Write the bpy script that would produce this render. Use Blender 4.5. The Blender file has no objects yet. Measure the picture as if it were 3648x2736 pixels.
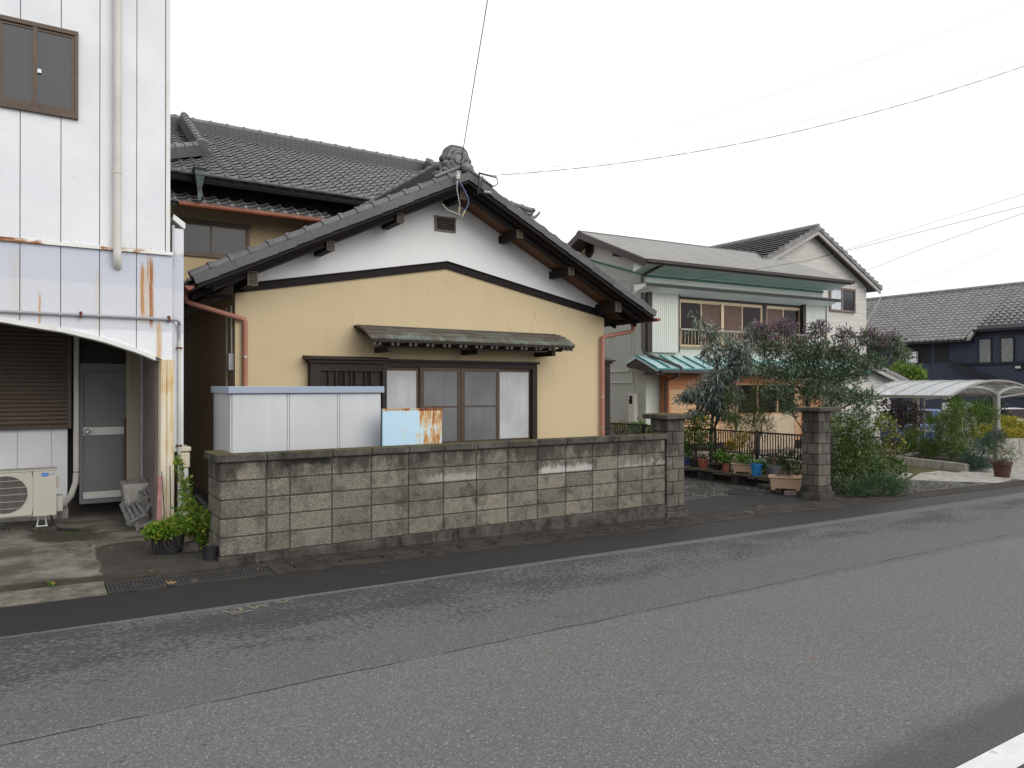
import bpy, bmesh, math, random
import numpy as np
from mathutils import Vector, Matrix, Euler
R = math.radians
rng = random.Random(7)
SC = bpy.context.scene
COL = SC.collection

# ------------------------------------------------------------------ camera, sky, sun, exposure
cam_d = bpy.data.cameras.new("camera")
cam = bpy.data.objects.new("camera", cam_d); COL.objects.link(cam)
cam.location = (0, 0, 1.75)
cam.rotation_euler = (R(90.2), 0, -math.atan2(.5425, .84))
cam_d.sensor_width = 36; cam_d.lens = 2600 / 3648 * 36
cam_d.clip_start = .05; cam_d.clip_end = 2000
SC.camera = cam

SUN_EL, SUN_AZ = 30, 163          # soft sun behind thin cloud, over the street side
world = bpy.data.worlds.new("World"); SC.world = world; world.use_nodes = True
wn = world.node_tree.nodes; wl = world.node_tree.links; wn.clear()
w_out = wn.new("ShaderNodeOutputWorld"); w_bg = wn.new("ShaderNodeBackground")
w_sky = wn.new("ShaderNodeTexSky"); w_sky.sky_type = 'NISHITA'; w_sky.sun_disc = False
w_sky.sun_elevation = R(SUN_EL); w_sky.sun_rotation = R(SUN_AZ); w_sky.dust_density = 3
w_co = wn.new("ShaderNodeTexCoord"); w_map = wn.new("ShaderNodeMapping"); w_map.inputs['Scale'].default_value = (1, 1, 3.2)
w_no = wn.new("ShaderNodeTexNoise"); w_no.inputs['Scale'].default_value = 1.7; w_no.inputs['Detail'].default_value = 5
w_rng = wn.new("ShaderNodeMapRange"); w_rng.inputs[1].default_value = .3; w_rng.inputs[2].default_value = .62
w_rng.inputs[3].default_value = .84; w_rng.inputs[4].default_value = .985
w_mix = wn.new("ShaderNodeMixRGB"); w_mix.inputs[2].default_value = (15.5, 15.7, 16.0, 1)
wl.new(w_co.outputs['Generated'], w_map.inputs[0]); wl.new(w_map.outputs[0], w_no.inputs['Vector'])
wl.new(w_no.outputs['Fac'], w_rng.inputs[0]); wl.new(w_rng.outputs[0], w_mix.inputs[0])
wl.new(w_sky.outputs[0], w_mix.inputs[1]); wl.new(w_mix.outputs[0], w_bg.inputs['Color'])
w_bg.inputs['Strength'].default_value = .078
wl.new(w_bg.outputs[0], w_out.inputs[0])

sun_d = bpy.data.lights.new("sun", 'SUN'); sun_d.energy = 1.5; sun_d.angle = R(45); sun_d.color = (1, .97, .93)
sun = bpy.data.objects.new("sun", sun_d); COL.objects.link(sun)
az = R(SUN_AZ)
sdir = Vector((math.sin(az) * math.cos(R(SUN_EL)), math.cos(az) * math.cos(R(SUN_EL)), math.sin(R(SUN_EL))))
sun.rotation_euler = sdir.to_track_quat('Z', 'Y').to_euler(); sun.location = (0, -6, 14)
SC.view_settings.view_transform = 'Standard'; SC.view_settings.look = 'None'
SC.view_settings.exposure = 0; SC.view_settings.gamma = 1; SC.view_settings.use_curve_mapping = False
SC.render.engine = 'CYCLES'

# ------------------------------------------------------------------ mesh helpers
def tag(o, label=None, cat=None, group=None, kind=None):
    if label: o['label'] = label
    if cat: o['category'] = cat
    if group: o['group'] = group
    if kind: o['kind'] = kind
    return o

def thing(name, label, cat, loc=(0, 0, 0), rz=0, group=None):
    o = bpy.data.objects.new(name, None); COL.objects.link(o)
    o.location = loc; o.rotation_euler = (0, 0, rz); o.empty_display_size = .2
    return tag(o, label, cat, group)

def root_loc(p):
    v = Vector((0, 0, 0))
    while p is not None:
        v = v + Vector(p.location); p = p.parent
    return v

class MB:
    def __init__(s): s.v = []; s.f = []
    def add(s, vs, fs):
        n = len(s.v); s.v += [tuple(p) for p in vs]; s.f += [tuple(i + n for i in f) for f in fs]; return s
    def hexa(s, p):      # 0-3 bottom loop, 4-7 top loop
        return s.add(p, [(3, 2, 1, 0), (4, 5, 6, 7), (0, 1, 5, 4), (1, 2, 6, 5), (2, 3, 7, 6), (3, 0, 4, 7)])
    def box(s, x0, x1, y0, y1, z0, z1):
        return s.hexa([(x0, y0, z0), (x1, y0, z0), (x1, y1, z0), (x0, y1, z0), (x0, y0, z1), (x1, y0, z1), (x1, y1, z1), (x0, y1, z1)])
    def prism(s, poly, axis, a, b):
        n = len(poly)
        mk = {'x': lambda p, t: (t, p[0], p[1]), 'y': lambda p, t: (p[0], t, p[1]), 'z': lambda p, t: (p[0], p[1], t)}[axis]
        vs = [mk(p, a) for p in poly] + [mk(p, b) for p in poly]
        return s.add(vs, [tuple(range(n))[::-1], tuple(range(n, 2 * n))] + [(i, (i + 1) % n, n + (i + 1) % n, n + i) for i in range(n)])
    def quad(s, *p): return s.add(p, [tuple(range(len(p)))])
    def tube(s, pts, r, n=8, r1=None, caps=True):
        pts = [Vector(p) for p in pts]; m = len(pts); vs = []; up = None
        for i, p in enumerate(pts):
            d = (pts[min(i + 1, m - 1)] - pts[max(i - 1, 0)])
            d = d.normalized() if d.length > 1e-9 else Vector((0, 0, 1))
            if up is None:
                up = d.orthogonal().normalized()
            else:
                up = (up - d * up.dot(d)); up = up.normalized() if up.length > 1e-6 else d.orthogonal().normalized()
            w = d.cross(up)
            rr = r if r1 is None else r + (r1 - r) * i / (m - 1)
            vs += [p + (up * math.cos(2 * math.pi * k / n) + w * math.sin(2 * math.pi * k / n)) * rr for k in range(n)]
        fs = [(i * n + k, i * n + (k + 1) % n, (i + 1) * n + (k + 1) % n, (i + 1) * n + k) for i in range(m - 1) for k in range(n)]
        if caps: fs += [tuple(range(n))[::-1], tuple((m - 1) * n + k for k in range(n))]
        return s.add(vs, fs)
    def lathe(s, prof, c=(0, 0, 0), n=16, axis='z', a0=0, a1=2 * math.pi):
        full = abs(a1 - a0 - 2 * math.pi) < 1e-6; m = n if full else n + 1; vs = []
        for r, h in prof:
            for k in range(m):
                t = a0 + (a1 - a0) * k / n; x, y = r * math.cos(t), r * math.sin(t)
                q = {'z': (x, y, h), 'y': (x, h, y), 'x': (h, x, y)}[axis]
                vs.append((c[0] + q[0], c[1] + q[1], c[2] + q[2]))
        fs = [(i * m + k, i * m + (k + 1) % m, (i + 1) * m + (k + 1) % m, (i + 1) * m + k) for i in range(len(prof) - 1) for k in range(n)]
        return s.add(vs, fs)
    def mesh(s, name, mat=None, bevel=0, smooth=False, org=(0, 0, 0), recalc=True):
        me = bpy.data.meshes.new(name)
        o = org
        me.from_pydata([(x - o[0], y - o[1], z - o[2]) for x, y, z in s.v], [], s.f); me.update()
        if recalc or bevel:
            bm = bmesh.new(); bm.from_mesh(me)
            if bevel:
                bmesh.ops.recalc_face_normals(bm, faces=bm.faces[:])
                es = [e for e in bm.edges if len(e.link_faces) == 2 and e.calc_face_angle(0) > R(30)]
                bmesh.ops.bevel(bm, geom=es, offset=bevel, segments=1, affect='EDGES', clamp_overlap=True)
            bmesh.ops.recalc_face_normals(bm, faces=bm.faces[:]); bm.to_mesh(me); bm.free()
        if smooth:
            me.polygons.foreach_set('use_smooth', [True] * len(me.polygons)); me.set_sharp_from_angle(angle=R(40))
        if mat: me.materials.append(mat)
        return me
    def build(s, name, mat, parent=None, bevel=0, smooth=False, local=False, org=None, loc=None, label=None, kind=None, recalc=True):
        if org is None:
            org = (0, 0, 0) if (local or parent is None) else tuple(root_loc(parent))
        me = s.mesh(name, mat, bevel, smooth, org, recalc)
        o = bpy.data.objects.new(name, me); COL.objects.link(o)
        if parent: o.parent = parent
        if loc: o.location = loc
        return tag(o, label, None, None, kind)

def solo(name, mb, mat, label, cat, base, group=None, **k):        # a thing that is one mesh, origin at its base
    o = mb.build(name, mat, None, org=base, loc=base, **k)
    return tag(o, label, cat, group)

def piece(name, me, parent, loc=(0, 0, 0), rot=(0, 0, 0), scl=(1, 1, 1), world=True):
    o = bpy.data.objects.new(name, me); COL.objects.link(o); o.parent = parent
    o.location = Vector(loc) - root_loc(parent) if world else loc
    o.rotation_euler = rot; o.scale = scl
    return o

def bez(p0, p1, p2, n=8):
    p0, p1, p2 = Vector(p0), Vector(p1), Vector(p2)
    return [(1 - t) ** 2 * p0 + 2 * t * (1 - t) * p1 + t * t * p2 for t in [i / n for i in range(n + 1)]]

def gz(x):                                                          # the street falls gently along +X
    return -.019 * (min(max(x, -30), 46) - 1.476)

# ------------------------------------------------------------------ material helpers
class NT:
    def __init__(s, name):
        s.m = bpy.data.materials.new(name); s.m.use_nodes = True
        s.t = s.m.node_tree; s.b = s.t.nodes['Principled BSDF']; s._pos = None
    def new(s, ty, **props):
        n = s.t.nodes.new(ty)
        for k, v in props.items(): setattr(n, k, v)
        return n
    def put(s, sock, v):
        if hasattr(v, 'is_output'): s.t.links.new(v, sock)
        elif isinstance(v, (tuple, list)) and len(v) == 3 and sock.type == 'RGBA': sock.default_value = (*v, 1)
        else: sock.default_value = v
    def pos(s):
        if s._pos is None: s._pos = s.new('ShaderNodeNewGeometry')
        return s._pos.outputs['Position']
    def isl(s):
        s.pos(); return s._pos.outputs['Random Per Island']
    def oco(s): return s.new('ShaderNodeTexCoord').outputs['Object']
    def ornd(s): return s.new('ShaderNodeObjectInfo').outputs['Random']
    def attr(s, n): return s.new('ShaderNodeAttribute', attribute_name=n).outputs['Fac']
    def xyz(s, v):
        n = s.new('ShaderNodeSeparateXYZ'); s.put(n.inputs[0], v); return n.outputs
    def vec(s, x, y, z):
        n = s.new('ShaderNodeCombineXYZ')
        for i, q in enumerate((x, y, z)): s.put(n.inputs[i], q)
        return n.outputs[0]
    def vs(s, v, sc):
        n = s.new('ShaderNodeVectorMath', operation='MULTIPLY'); s.put(n.inputs[0], v); n.inputs[1].default_value = sc; return n.outputs[0]
    def va(s, v, w):
        n = s.new('ShaderNodeVectorMath', operation='ADD'); s.put(n.inputs[0], v); s.put(n.inputs[1], w); return n.outputs[0]
    def ma(s, op, a, b=0.0, c=None):
        n = s.new('ShaderNodeMath', operation=op); s.put(n.inputs[0], a); s.put(n.inputs[1], b)
        if c is not None: s.put(n.inputs[2], c)
        return n.outputs[0]
    def noise(s, v, sc, det=4, ro=.55, di=0):
        n = s.new('ShaderNodeTexNoise'); s.put(n.inputs['Vector'], v); n.inputs['Scale'].default_value = sc
        n.inputs['Detail'].default_value = det; n.inputs['Roughness'].default_value = ro; n.inputs['Distortion'].default_value = di
        return n.outputs['Fac']
    def vor(s, v, sc, out='Distance', feature='F1'):
        n = s.new('ShaderNodeTexVoronoi', feature=feature); s.put(n.inputs['Vector'], v); n.inputs['Scale'].default_value = sc
        return n.outputs[out]
    def mr(s, f, a, b, lo=0., hi=1., smooth=True):
        n = s.new('ShaderNodeMapRange'); n.interpolation_type = 'SMOOTHSTEP' if smooth else 'LINEAR'
        s.put(n.inputs[0], f)
        for i, q in enumerate((a, b, lo, hi)): s.put(n.inputs[i + 1], q)
        return n.outputs[0]
    def mix(s, f, a, b, mode='MIX'):
        n = s.new('ShaderNodeMixRGB', blend_type=mode); s.put(n.inputs[0], f); s.put(n.inputs[1], a); s.put(n.inputs[2], b); return n.outputs[0]
    def bump(s, h, st=.3, di=.01):
        n = s.new('ShaderNodeBump'); s.put(n.inputs['Height'], h); n.inputs['Strength'].default_value = st; n.inputs['Distance'].default_value = di
        s.t.links.new(n.outputs[0], s.b.inputs['Normal'])
    def out(s, col=None, rough=None, spec=None, metal=None):
        if col is not None: s.put(s.b.inputs['Base Color'], col)
        if rough is not None: s.put(s.b.inputs['Roughness'], rough)
        if spec is not None: s.put(s.b.inputs['Specular IOR Level'], spec)
        if metal is not None: s.put(s.b.inputs['Metallic'], metal)
        return s.m

def M(name, c, c2=None, sc=3., rough=.7, bump=0, bsc=60., rnd=0, spec=.35, metal=0, dirt=None, dsc=1.3, dlo=.5, dhi=.75, streak=None, stsc=(9, 9, .7), slo=.55, shi=.72, bdist=.01):
    n = NT(name); p = n.pos()
    col = n.mix(n.mr(n.noise(p, sc, 6), .3, .7), c, c2) if c2 else c
    if rnd:
        r = n.ornd(); col = n.mix(n.ma('MULTIPLY', r, 1.0), n.mix(1, col, (1 - rnd,) * 3, 'MULTIPLY'), n.mix(1, col, (1 + rnd,) * 3, 'MULTIPLY'))
    if dirt: col = n.mix(n.mr(n.noise(p, dsc, 7, .65), dlo, dhi), col, dirt)
    if streak: col = n.mix(n.mr(n.noise(n.vs(p, stsc), 1, 5), slo, shi), col, streak)
    if bump: n.bump(n.noise(p, bsc, 4), bump, bdist)
    return n.out(col, rough, spec, metal)
# ------------------------------------------------------------------ materials
def m_asphalt():
    n = NT('asphalt'); p = n.pos(); x, y, z = n.xyz(p)
    big = n.noise(p, .55, 3); fine = n.noise(p, 55, 3, .7)
    col = n.mix(big, (.122, .121, .119), (.146, .145, .142))
    col = n.mix(n.mr(fine, .3, .75), n.mix(1, col, (.78,) * 3, 'MULTIPLY'), n.mix(1, col, (1.18,) * 3, 'MULTIPLY'))
    cell = n.vor(p, 140, 'Color'); cx = n.xyz(cell)[0]
    col = n.mix(n.ma('MULTIPLY', n.mr(cx, .90, 1.0), .75), col, (.32, .315, .30))
    col = n.mix(n.ma('MULTIPLY', n.mr(cx, .12, .03), .6), col, (.055, .045, .046))
    # worn dark binder patches toward the far edge
    st = n.vs(p, (.7, 1.7, 1)); pat = n.noise(st, 1.2, 5, .65); rag = n.noise(n.vs(p, (20, 40, 1)), 1, 4, .65)
    yy = n.ma('ADD', n.ma('MULTIPLY', n.mr(y, 4.3, 5.7), .24), n.ma('MULTIPLY', n.mr(x, 8, 2), .05))
    tot = n.ma('ADD', n.ma('ADD', n.ma('MULTIPLY', pat, .62), n.ma('MULTIPLY', rag, 1.0)), yy)
    tot = n.ma('SUBTRACT', tot, n.ma('MULTIPLY', n.mr(y, 6.055, 6.09), .35))
    col = n.mix(n.ma('MULTIPLY', n.mr(tot, 1.03, 1.075), .80), col, (.046, .045, .046))
    # darker oily band by the white line
    yd = n.ma('ADD', n.mr(y, 2.35, 1.75), n.ma('MULTIPLY', n.noise(p, 2.4, 4), .5))
    col = n.mix(n.ma('MULTIPLY', n.mr(yd, .55, 1.05), .6), col, (.05, .049, .047))
    # thin open seam between two paving lanes
    wob = n.ma('MULTIPLY', n.ma('SUBTRACT', n.noise(n.vec(x, 0, 0), 1.6, 5, .7), .5), .12)
    dist = n.ma('ABSOLUTE', n.ma('SUBTRACT', n.ma('ADD', y, wob), n.ma('ADD', 4.27, n.ma('MULTIPLY', x, .018))))
    gap = n.mr(n.noise(n.vec(x, 3, 0), 2.1, 4, .7), .36, .56)
    seam = n.ma('MULTIPLY', n.mr(dist, .011, .003), n.ma('ADD', .25, n.ma('MULTIPLY', gap, .75)))
    col = n.mix(seam, col, (.018, .017, .017))
    tone = n.mr(n.ma('ADD', y, wob), 4.26, 4.36)
    col = n.mix(tone, col, n.mix(1, col, (.86, .85, .87), 'MULTIPLY'))
    n.bump(n.ma('ADD', fine, n.ma('MULTIPLY', n.vor(p, 105), .6)), .35, .006)
    return n.out(col, .85, .25)

def m_strip():
    n = NT('dark_asphalt'); p = n.pos()
    f = n.noise(p, 60, 3, .7); col = n.mix(f, (.013, .0125, .013), (.026, .025, .025))
    col = n.mix(n.ma('MULTIPLY', n.mr(n.noise(n.vs(p, (1.2, 5, 1)), 2.6, 5, .7), .62, .72), .35), col, (.12, .12, .115))
    n.bump(f, .4, .006); return n.out(col, .62, .35)

def m_apron():
    n = NT('old_concrete'); p = n.pos(); x, y, z = n.xyz(p)
    col = n.mix(n.mr(n.noise(p, 2.2, 7, .65), .35, .65), (.085, .075, .060), (.235, .215, .178))
    col = n.mix(n.ma('MULTIPLY', n.mr(n.noise(p, 26, 5, .7), .5, .72), .45), col, (.07, .062, .05))
    # damp, mossy area spreading toward the wall and under the plant
    wn_ = n.ma('MULTIPLY', n.ma('SUBTRACT', n.noise(p, 2.2, 5, .6), .5), .5)
    d1 = n.ma('ADD', n.ma('MULTIPLY', n.mr(x, .25, .75), n.mr(y, 9.35, 8.5)), n.ma('MULTIPLY', wn_, 1.1))
    d2 = n.mr(n.ma('ADD', n.vor_to(x, y, .24, 9.72, 1.3), wn_), .46, .28)
    damp = n.ma('MAXIMUM', n.mr(d1, .36, .46), n.ma('MULTIPLY', d2, 1.0))
    damp = n.ma('MAXIMUM', damp, n.mr(n.ma('ADD', y, n.ma('MULTIPLY', wn_, .3)), 7.56, 7.46))
    col = n.mix(n.ma('MULTIPLY', damp, .86), col, (.035, .031, .024))
    moss = n.ma('MULTIPLY', d2, n.mr(n.noise(p, 7, 5), .5, .62))
    col = n.mix(moss, col, (.05, .06, .012))
    n.bump(n.noise(p, 40, 5), .35, .01); return n.out(col, .8, .3)

def _vt(s, x, y, cx, cy, k):
    dx = s.ma('SUBTRACT', x, cx); dy = s.ma('MULTIPLY', s.ma('SUBTRACT', y, cy), 1 / k)
    return s.ma('SQRT', s.ma('ADD', s.ma('MULTIPLY', dx, dx), s.ma('MULTIPLY', dy, dy)))
NT.vor_to = _vt

def m_block(name, dark=0.):
    n = NT(name); p = n.pos(); x, y, z = n.xyz(p); r = n.ornd()
    base = n.mix(r, (.175, .160, .132), (.265, .243, .198))
    # scored diagonal chisel marks
    q = n.vec(n.ma('ADD', x, n.ma('MULTIPLY', z, .8)), y, n.ma('SUBTRACT', z, n.ma('MULTIPLY', x, .8)))
    ch = n.noise(n.vs(q, (34, 60, 110)), 1, 6, .75)
    base = n.mix(n.mr(ch, .36, .66), n.mix(1, base, (.46, .45, .44), 'MULTIPLY'), n.mix(1, base, (1.25, 1.25, 1.24), 'MULTIPLY'))
    sp = n.noise(p, 5.2, 7, .72)
    base = n.mix(n.ma('MULTIPLY', n.mr(sp, .46, .68), .72), base, (.045, .041, .035))
    top = n.ma('ADD', n.mr(z, .62, 1.0, 0, .26), n.noise(n.vs(p, (4, 4, 1.2)), 1.3, 5, .7))
    base = n.mix(n.ma('MULTIPLY', n.mr(top, .60, .82), .80), base, (.034, .031, .027))
    # pale lime bloom running along one course
    wx = n.ma('MAXIMUM', n.ma('MULTIPLY', n.mr(x, 5.28, 5.36), n.mr(x, 6.2, 6.14)), n.ma('MAXIMUM', n.ma('MULTIPLY', n.ma('MULTIPLY', n.mr(x, 3.5, 3.96), n.mr(x, 4.42, 4.38)), .6), n.ma('MULTIPLY', n.mr(x, 6.55, 6.7), n.ma('MULTIPLY', n.mr(n.noise(p, 9, 3), .4, .6), .55))))
    lm = n.ma('MULTIPLY', wx, n.mr(n.ma('ADD', z, n.ma('MULTIPLY', n.noise(p, 26, 3), .02)), .655, .66))
    lm = n.ma('MULTIPLY', lm, n.mr(n.ma('ADD', z, n.ma('MULTIPLY', n.noise(n.vs(p, (34, 1, 10)), 1, 4, .7), .22)), .86, .80))
    base = n.mix(n.ma('MULTIPLY', lm, .75 * (1 - dark)), base, (.50, .49, .46))
    drip = n.ma('MULTIPLY', n.ma('MULTIPLY', n.mr(x, 2.0, 2.15), n.mr(x, 2.66, 2.56)), n.mr(n.ma('ADD', z, n.ma('MULTIPLY', n.noise(n.vs(p, (16, 1, 5)), 1, 4, .7), .16)), .99, 1.03))
    base = n.mix(n.ma('MULTIPLY', drip, .9), base, (.018, .017, .016))
    pit = n.mr(n.vor(p, 38), .10, .03); base = n.mix(n.ma('MULTIPLY', pit, .8), base, (.02, .019, .017))
    if dark: base = n.mix(dark, base, (.055, .05, .046))
    n.bump(n.ma('ADD', ch, n.ma('MULTIPLY', sp, .6)), .65, .012); return n.out(base, .92, .2)

def m_concrete(name, a, b, moss=0, top=None):
    n = NT(name); p = n.pos(); x, y, z = n.xyz(p)
    col = n.mix(n.mr(n.noise(p, 4.5, 7, .7), .35, .66), a, b)
    col = n.mix(n.ma('MULTIPLY', n.mr(n.noise(n.vs(p, (7, 7, 1.2)), 1, 5, .7), .5, .68), .7), col, tuple(k * .3 for k in a))
    if moss:
        nz = n.xyz(n._pos.outputs['Normal'])[2]
        col = n.mix(n.ma('MULTIPLY', n.ma('MULTIPLY', n.mr(nz, .4, .9), n.mr(n.noise(p, 9, 5), .38, .6)), moss), col, (.085, .075, .012))
    n.bump(n.noise(p, 70, 4), .4, .006); return n.out(col, .9, .2)

def m_whitepanel():
    n = NT('white_siding'); p = n.pos(); x, y, z = n.xyz(p)
    col = n.mix(n.mr(n.noise(p, 1.2, 5), .3, .7), (.70, .71, .74), (.78, .79, .81))
    ed = n.ma('MULTIPLY', n.ma('SUBTRACT', n.noise(n.vs(p, (3, 1, 9)), 1, 4), .5), .03)
    zz = n.ma('ADD', z, ed)
    band = n.ma('MULTIPLY', n.mr(zz, 2.37, 2.385), n.mr(z, 3.30, 3.29))
    b2 = n.mr(zz, 2.86, 2.90)
    col = n.mix(band, col, n.mix(b2, (.60, .615, .66), (.53, .565, .645)))
    chip = n.mr(n.noise(n.vs(p, (9, 9, 22)), 1, 4, .7), .70, .74)
    col = n.mix(n.ma('MULTIPLY', chip, n.ma('MULTIPLY', band, n.ma('MULTIPLY', n.mr(z, 2.72, 2.9), n.mr(z, 3.15, 3.0)))), col, (.82, .82, .82))
    # rust runs
    def run(cx, w, z0, z1, amt, col, c=(.40, .15, .025)):
        dx = n.ma('ABSOLUTE', n.ma('SUBTRACT', n.ma('ADD', x, n.ma('MULTIPLY', n.ma('SUBTRACT', n.noise(n.vs(p, (1, 1, 5)), 1.3, 3), .5), .02)), cx))
        m = n.ma('MULTIPLY', n.mr(dx, w, w * .2), n.ma('MULTIPLY', n.mr(z, z1, z1 - .14), n.mr(z, z0, z0 + .12)))
        m = n.ma('MULTIPLY', m, n.mr(n.noise(n.vs(p, (60, 60, 3.5)), 1, 5, .7), .25, .5)); return n.mix(n.ma('MULTIPLY', m, amt), col, c)
    col = run(1.04, .075, 2.42, 3.2, .35, col, (.55, .36, .14)); col = run(.975, .065, 2.42, 3.15, .45, col, (.55, .36, .14)); col = run(1.055, .030, 2.38, 3.28, 1., col, (.34, .12, .02)); col = run(.965, .026, 2.5, 3.20, .9, col, (.42, .19, .04)); col = run(1.02, .012, 2.9, 3.29, .8, col, (.42, .19, .04))
    col = run(1.135, .045, 1.9, 2.55, .75, col, (.52, .30, .09)); col = run(-.01, .016, 2.2, 2.8, .8, col, (.5, .26, .07))
    col = run(.53, .05, 2.3, 3.1, .25, col, (.55, .38, .17)); col = run(-.22, .09, 2.4, 3.25, .22, col, (.55, .42, .24))
    hz = n.ma('MULTIPLY', n.mr(z, 3.36, 3.29), n.ma('MULTIPLY', n.mr(z, 3.25, 3.29), n.mr(n.noise(n.vs(p, (38, 1, 5)), 1, 4, .75), .53, .70)))
    col = n.mix(n.ma('MULTIPLY', hz, .8), col, (.38, .20, .07))
    n.bump(n.noise(n.vs(p, (1, 1, 2.6)), 28, 4, .6), .35, .012); return n.out(col, .75, .25)

def m_rusty(name, paint, rust=(.30, .11, .02), lo=.5, hi=.6, sx=(14, 14, 1.6), sc=1., halo=(.45, .28, .12)):
    n = NT(name); p = n.pos()
    f = n.ma('ADD', n.ma('MULTIPLY', n.noise(n.vs(p, sx), 1, 6, .7), .62), n.ma('MULTIPLY', n.noise(p, 2.3 * sc, 5), .42))
    m = n.mr(f, lo, hi); r2 = n.mix(n.noise(p, 30, 4), rust, (.12, .04, .015))
    col = n.mix(m, n.mix(n.noise(p, 3, 4), paint, tuple(min(1, k * 1.1) for k in paint)), n.mix(n.mr(f, hi - .02, hi + .06), halo, r2))
    n.bump(m, .15, .004); return n.out(col, .6, .35)

def m_locker():
    n = NT('rusty_blue_sheet'); p = n.pos(); x, y, z = n.xyz(p)
    side = n.mr(x, 3.80, 4.0); f = n.noise(n.vs(p, (26, 26, 3.2)), 1, 6, .72); g = n.noise(p, 5.5, 5, .6)
    t = n.ma('ADD', n.ma('ADD', n.ma('MULTIPLY', f, .55), n.ma('MULTIPLY', g, .45)), n.ma('SUBTRACT', n.ma('MULTIPLY', side, .13), .035))
    low = n.ma('MULTIPLY', n.mr(z, 1.16, 1.10), .0)
    topm = n.ma('MULTIPLY', n.mr(z, 1.43, 1.472), .16)
    t = n.ma('ADD', t, topm)
    c = n.mix(n.noise(p, 3, 3), (.40, .60, .76), (.52, .70, .80))
    c = n.mix(n.mr(t, .53, .60), c, (.60, .50, .33)); c = n.mix(n.mr(t, .585, .65), c, (.42, .19, .05)); c = n.mix(n.mr(t, .67, .75), c, (.16, .05, .02))
    return n.out(c, .55, .4)

def m_stucco(name, a, b, cracks=False):
    n = NT(name); p = n.pos(); x, y, z = n.xyz(p)
    col = n.mix(n.mr(n.noise(p, .9, 5), .3, .7), a, b)
    col = n.mix(n.ma('MULTIPLY', n.mr(n.noise(n.vs(p, (4, 4, .45)), 1, 6, .65), .54, .76), .18), col, tuple(k * .62 for k in a))
    if cracks:
        e = n.vor(n.va(n.vs(p, (.55, .55, .30)), n.vec(n.ma('MULTIPLY', n.noise(p, 4, 4), .12), 0, 0)), 1.6, 'Distance', 'DISTANCE_TO_EDGE')
        cr = n.ma('MULTIPLY', n.mr(e, .006, .0015), n.mr(n.noise(p, 1.3, 3), .50, .60))
        col = n.mix(n.ma('MULTIPLY', cr, .45), col, tuple(k * .4 for k in a))
    n.bump(n.noise(p, 160, 3), .35, .004); return n.out(col, .88, .2)

def m_kawara(name='kawara', k=1., mot=1.):
    n = NT(name); p = n.pos(); r = n.ornd()
    c = n.mix(r, (.105 * k, .106 * k, .112 * k), (.150 * k, .151 * k, .156 * k))
    c = n.mix(n.ma('MULTIPLY', n.mr(n.noise(p, 14, 5, .7), .42, .7), mot), c, (.22 * k, .218 * k, .21 * k))
    c = n.mix(n.ma('MULTIPLY', n.mr(n.noise(p, 3, 5), .55, .75), .5), c, (.05, .05, .05))
    n.bump(n.noise(p, 70, 4), .2, .005); return n.out(c, .52, .45)

def m_copper():
    n = NT('aged_copper'); p = n.pos(); x, y, z = n.xyz(p)
    f = n.ma('ADD', n.mr(y, 10.72, 10.14), n.ma('MULTIPLY', n.ma('SUBTRACT', n.noise(n.vs(p, (5, 2, 2)), 1.6, 6, .7), .5), .9))
    c = n.mix(n.mr(f, .88, 1.2), (.10, .082, .066), (.23, .29, .245)); c = n.mix(n.ma('MULTIPLY', n.ornd(), .25), c, (.30, .36, .32))
    return n.out(c, .55, .4, .25)

def m_glass(name, c, rough=.06, spec=.6):
    n = NT(name); p = n.pos(); n.bump(n.noise(p, .9, 2), .03, .05)
    return n.out(c, rough, spec)

def m_poly():
    n = NT('polycarbonate_sheet'); m = n.out((.70, .72, .74), .16, .8); n.b.inputs['Alpha'].default_value = .42; return m

def m_leaf(name, a, b, c=None, rough=.55, tip=None, spec=.35):
    n = NT(name); r = n.isl(); col = n.mix(n.mr(r, 0, .8, smooth=False), a, b)
    if c: col = n.mix(n.mr(r, .80, .92), col, c)
    if tip: col = n.mix(n.attr('tip'), col, tip)
    n.out(col, rough, spec); n.put(n.b.inputs['Transmission Weight'], 0.0)
    # a little light comes through the blades
    tr = n.new('ShaderNodeBsdfTranslucent'); n.put(tr.inputs['Color'], n.mix(1, col, (1.1, 1.25, .7), 'MULTIPLY'))
    mx = n.new('ShaderNodeMixShader'); mx.inputs[0].default_value = .22; o = n.t.nodes['Material Output']
    n.t.links.new(n.b.outputs[0], mx.inputs[1]); n.t.links.new(tr.outputs[0], mx.inputs[2]); n.t.links.new(mx.outputs[0], o.inputs[0]); return n.m

def m_wood(name, a, b, axis='x', rough=.6, sc=1., dirt=None):
    n = NT(name); p = n.pos(); s = {'x': (1.5, 30, 30), 'y': (30, 1.5, 30), 'z': (30, 30, 1.5)}[axis]
    g = n.noise(n.vs(p, tuple(k * sc for k in s)), 1, 5, .6, .8); c = n.mix(n.mr(g, .3, .7), a, b)
    c = n.mix(n.ma('MULTIPLY', n.ornd(), .35), c, n.mix(1, c, (.72, .66, .62), 'MULTIPLY'))
    if dirt: c = n.mix(n.mr(n.noise(p, 2.4, 6), .5, .7), c, dirt)
    n.bump(g, .25, .004); return n.out(c, rough, .3)

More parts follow.
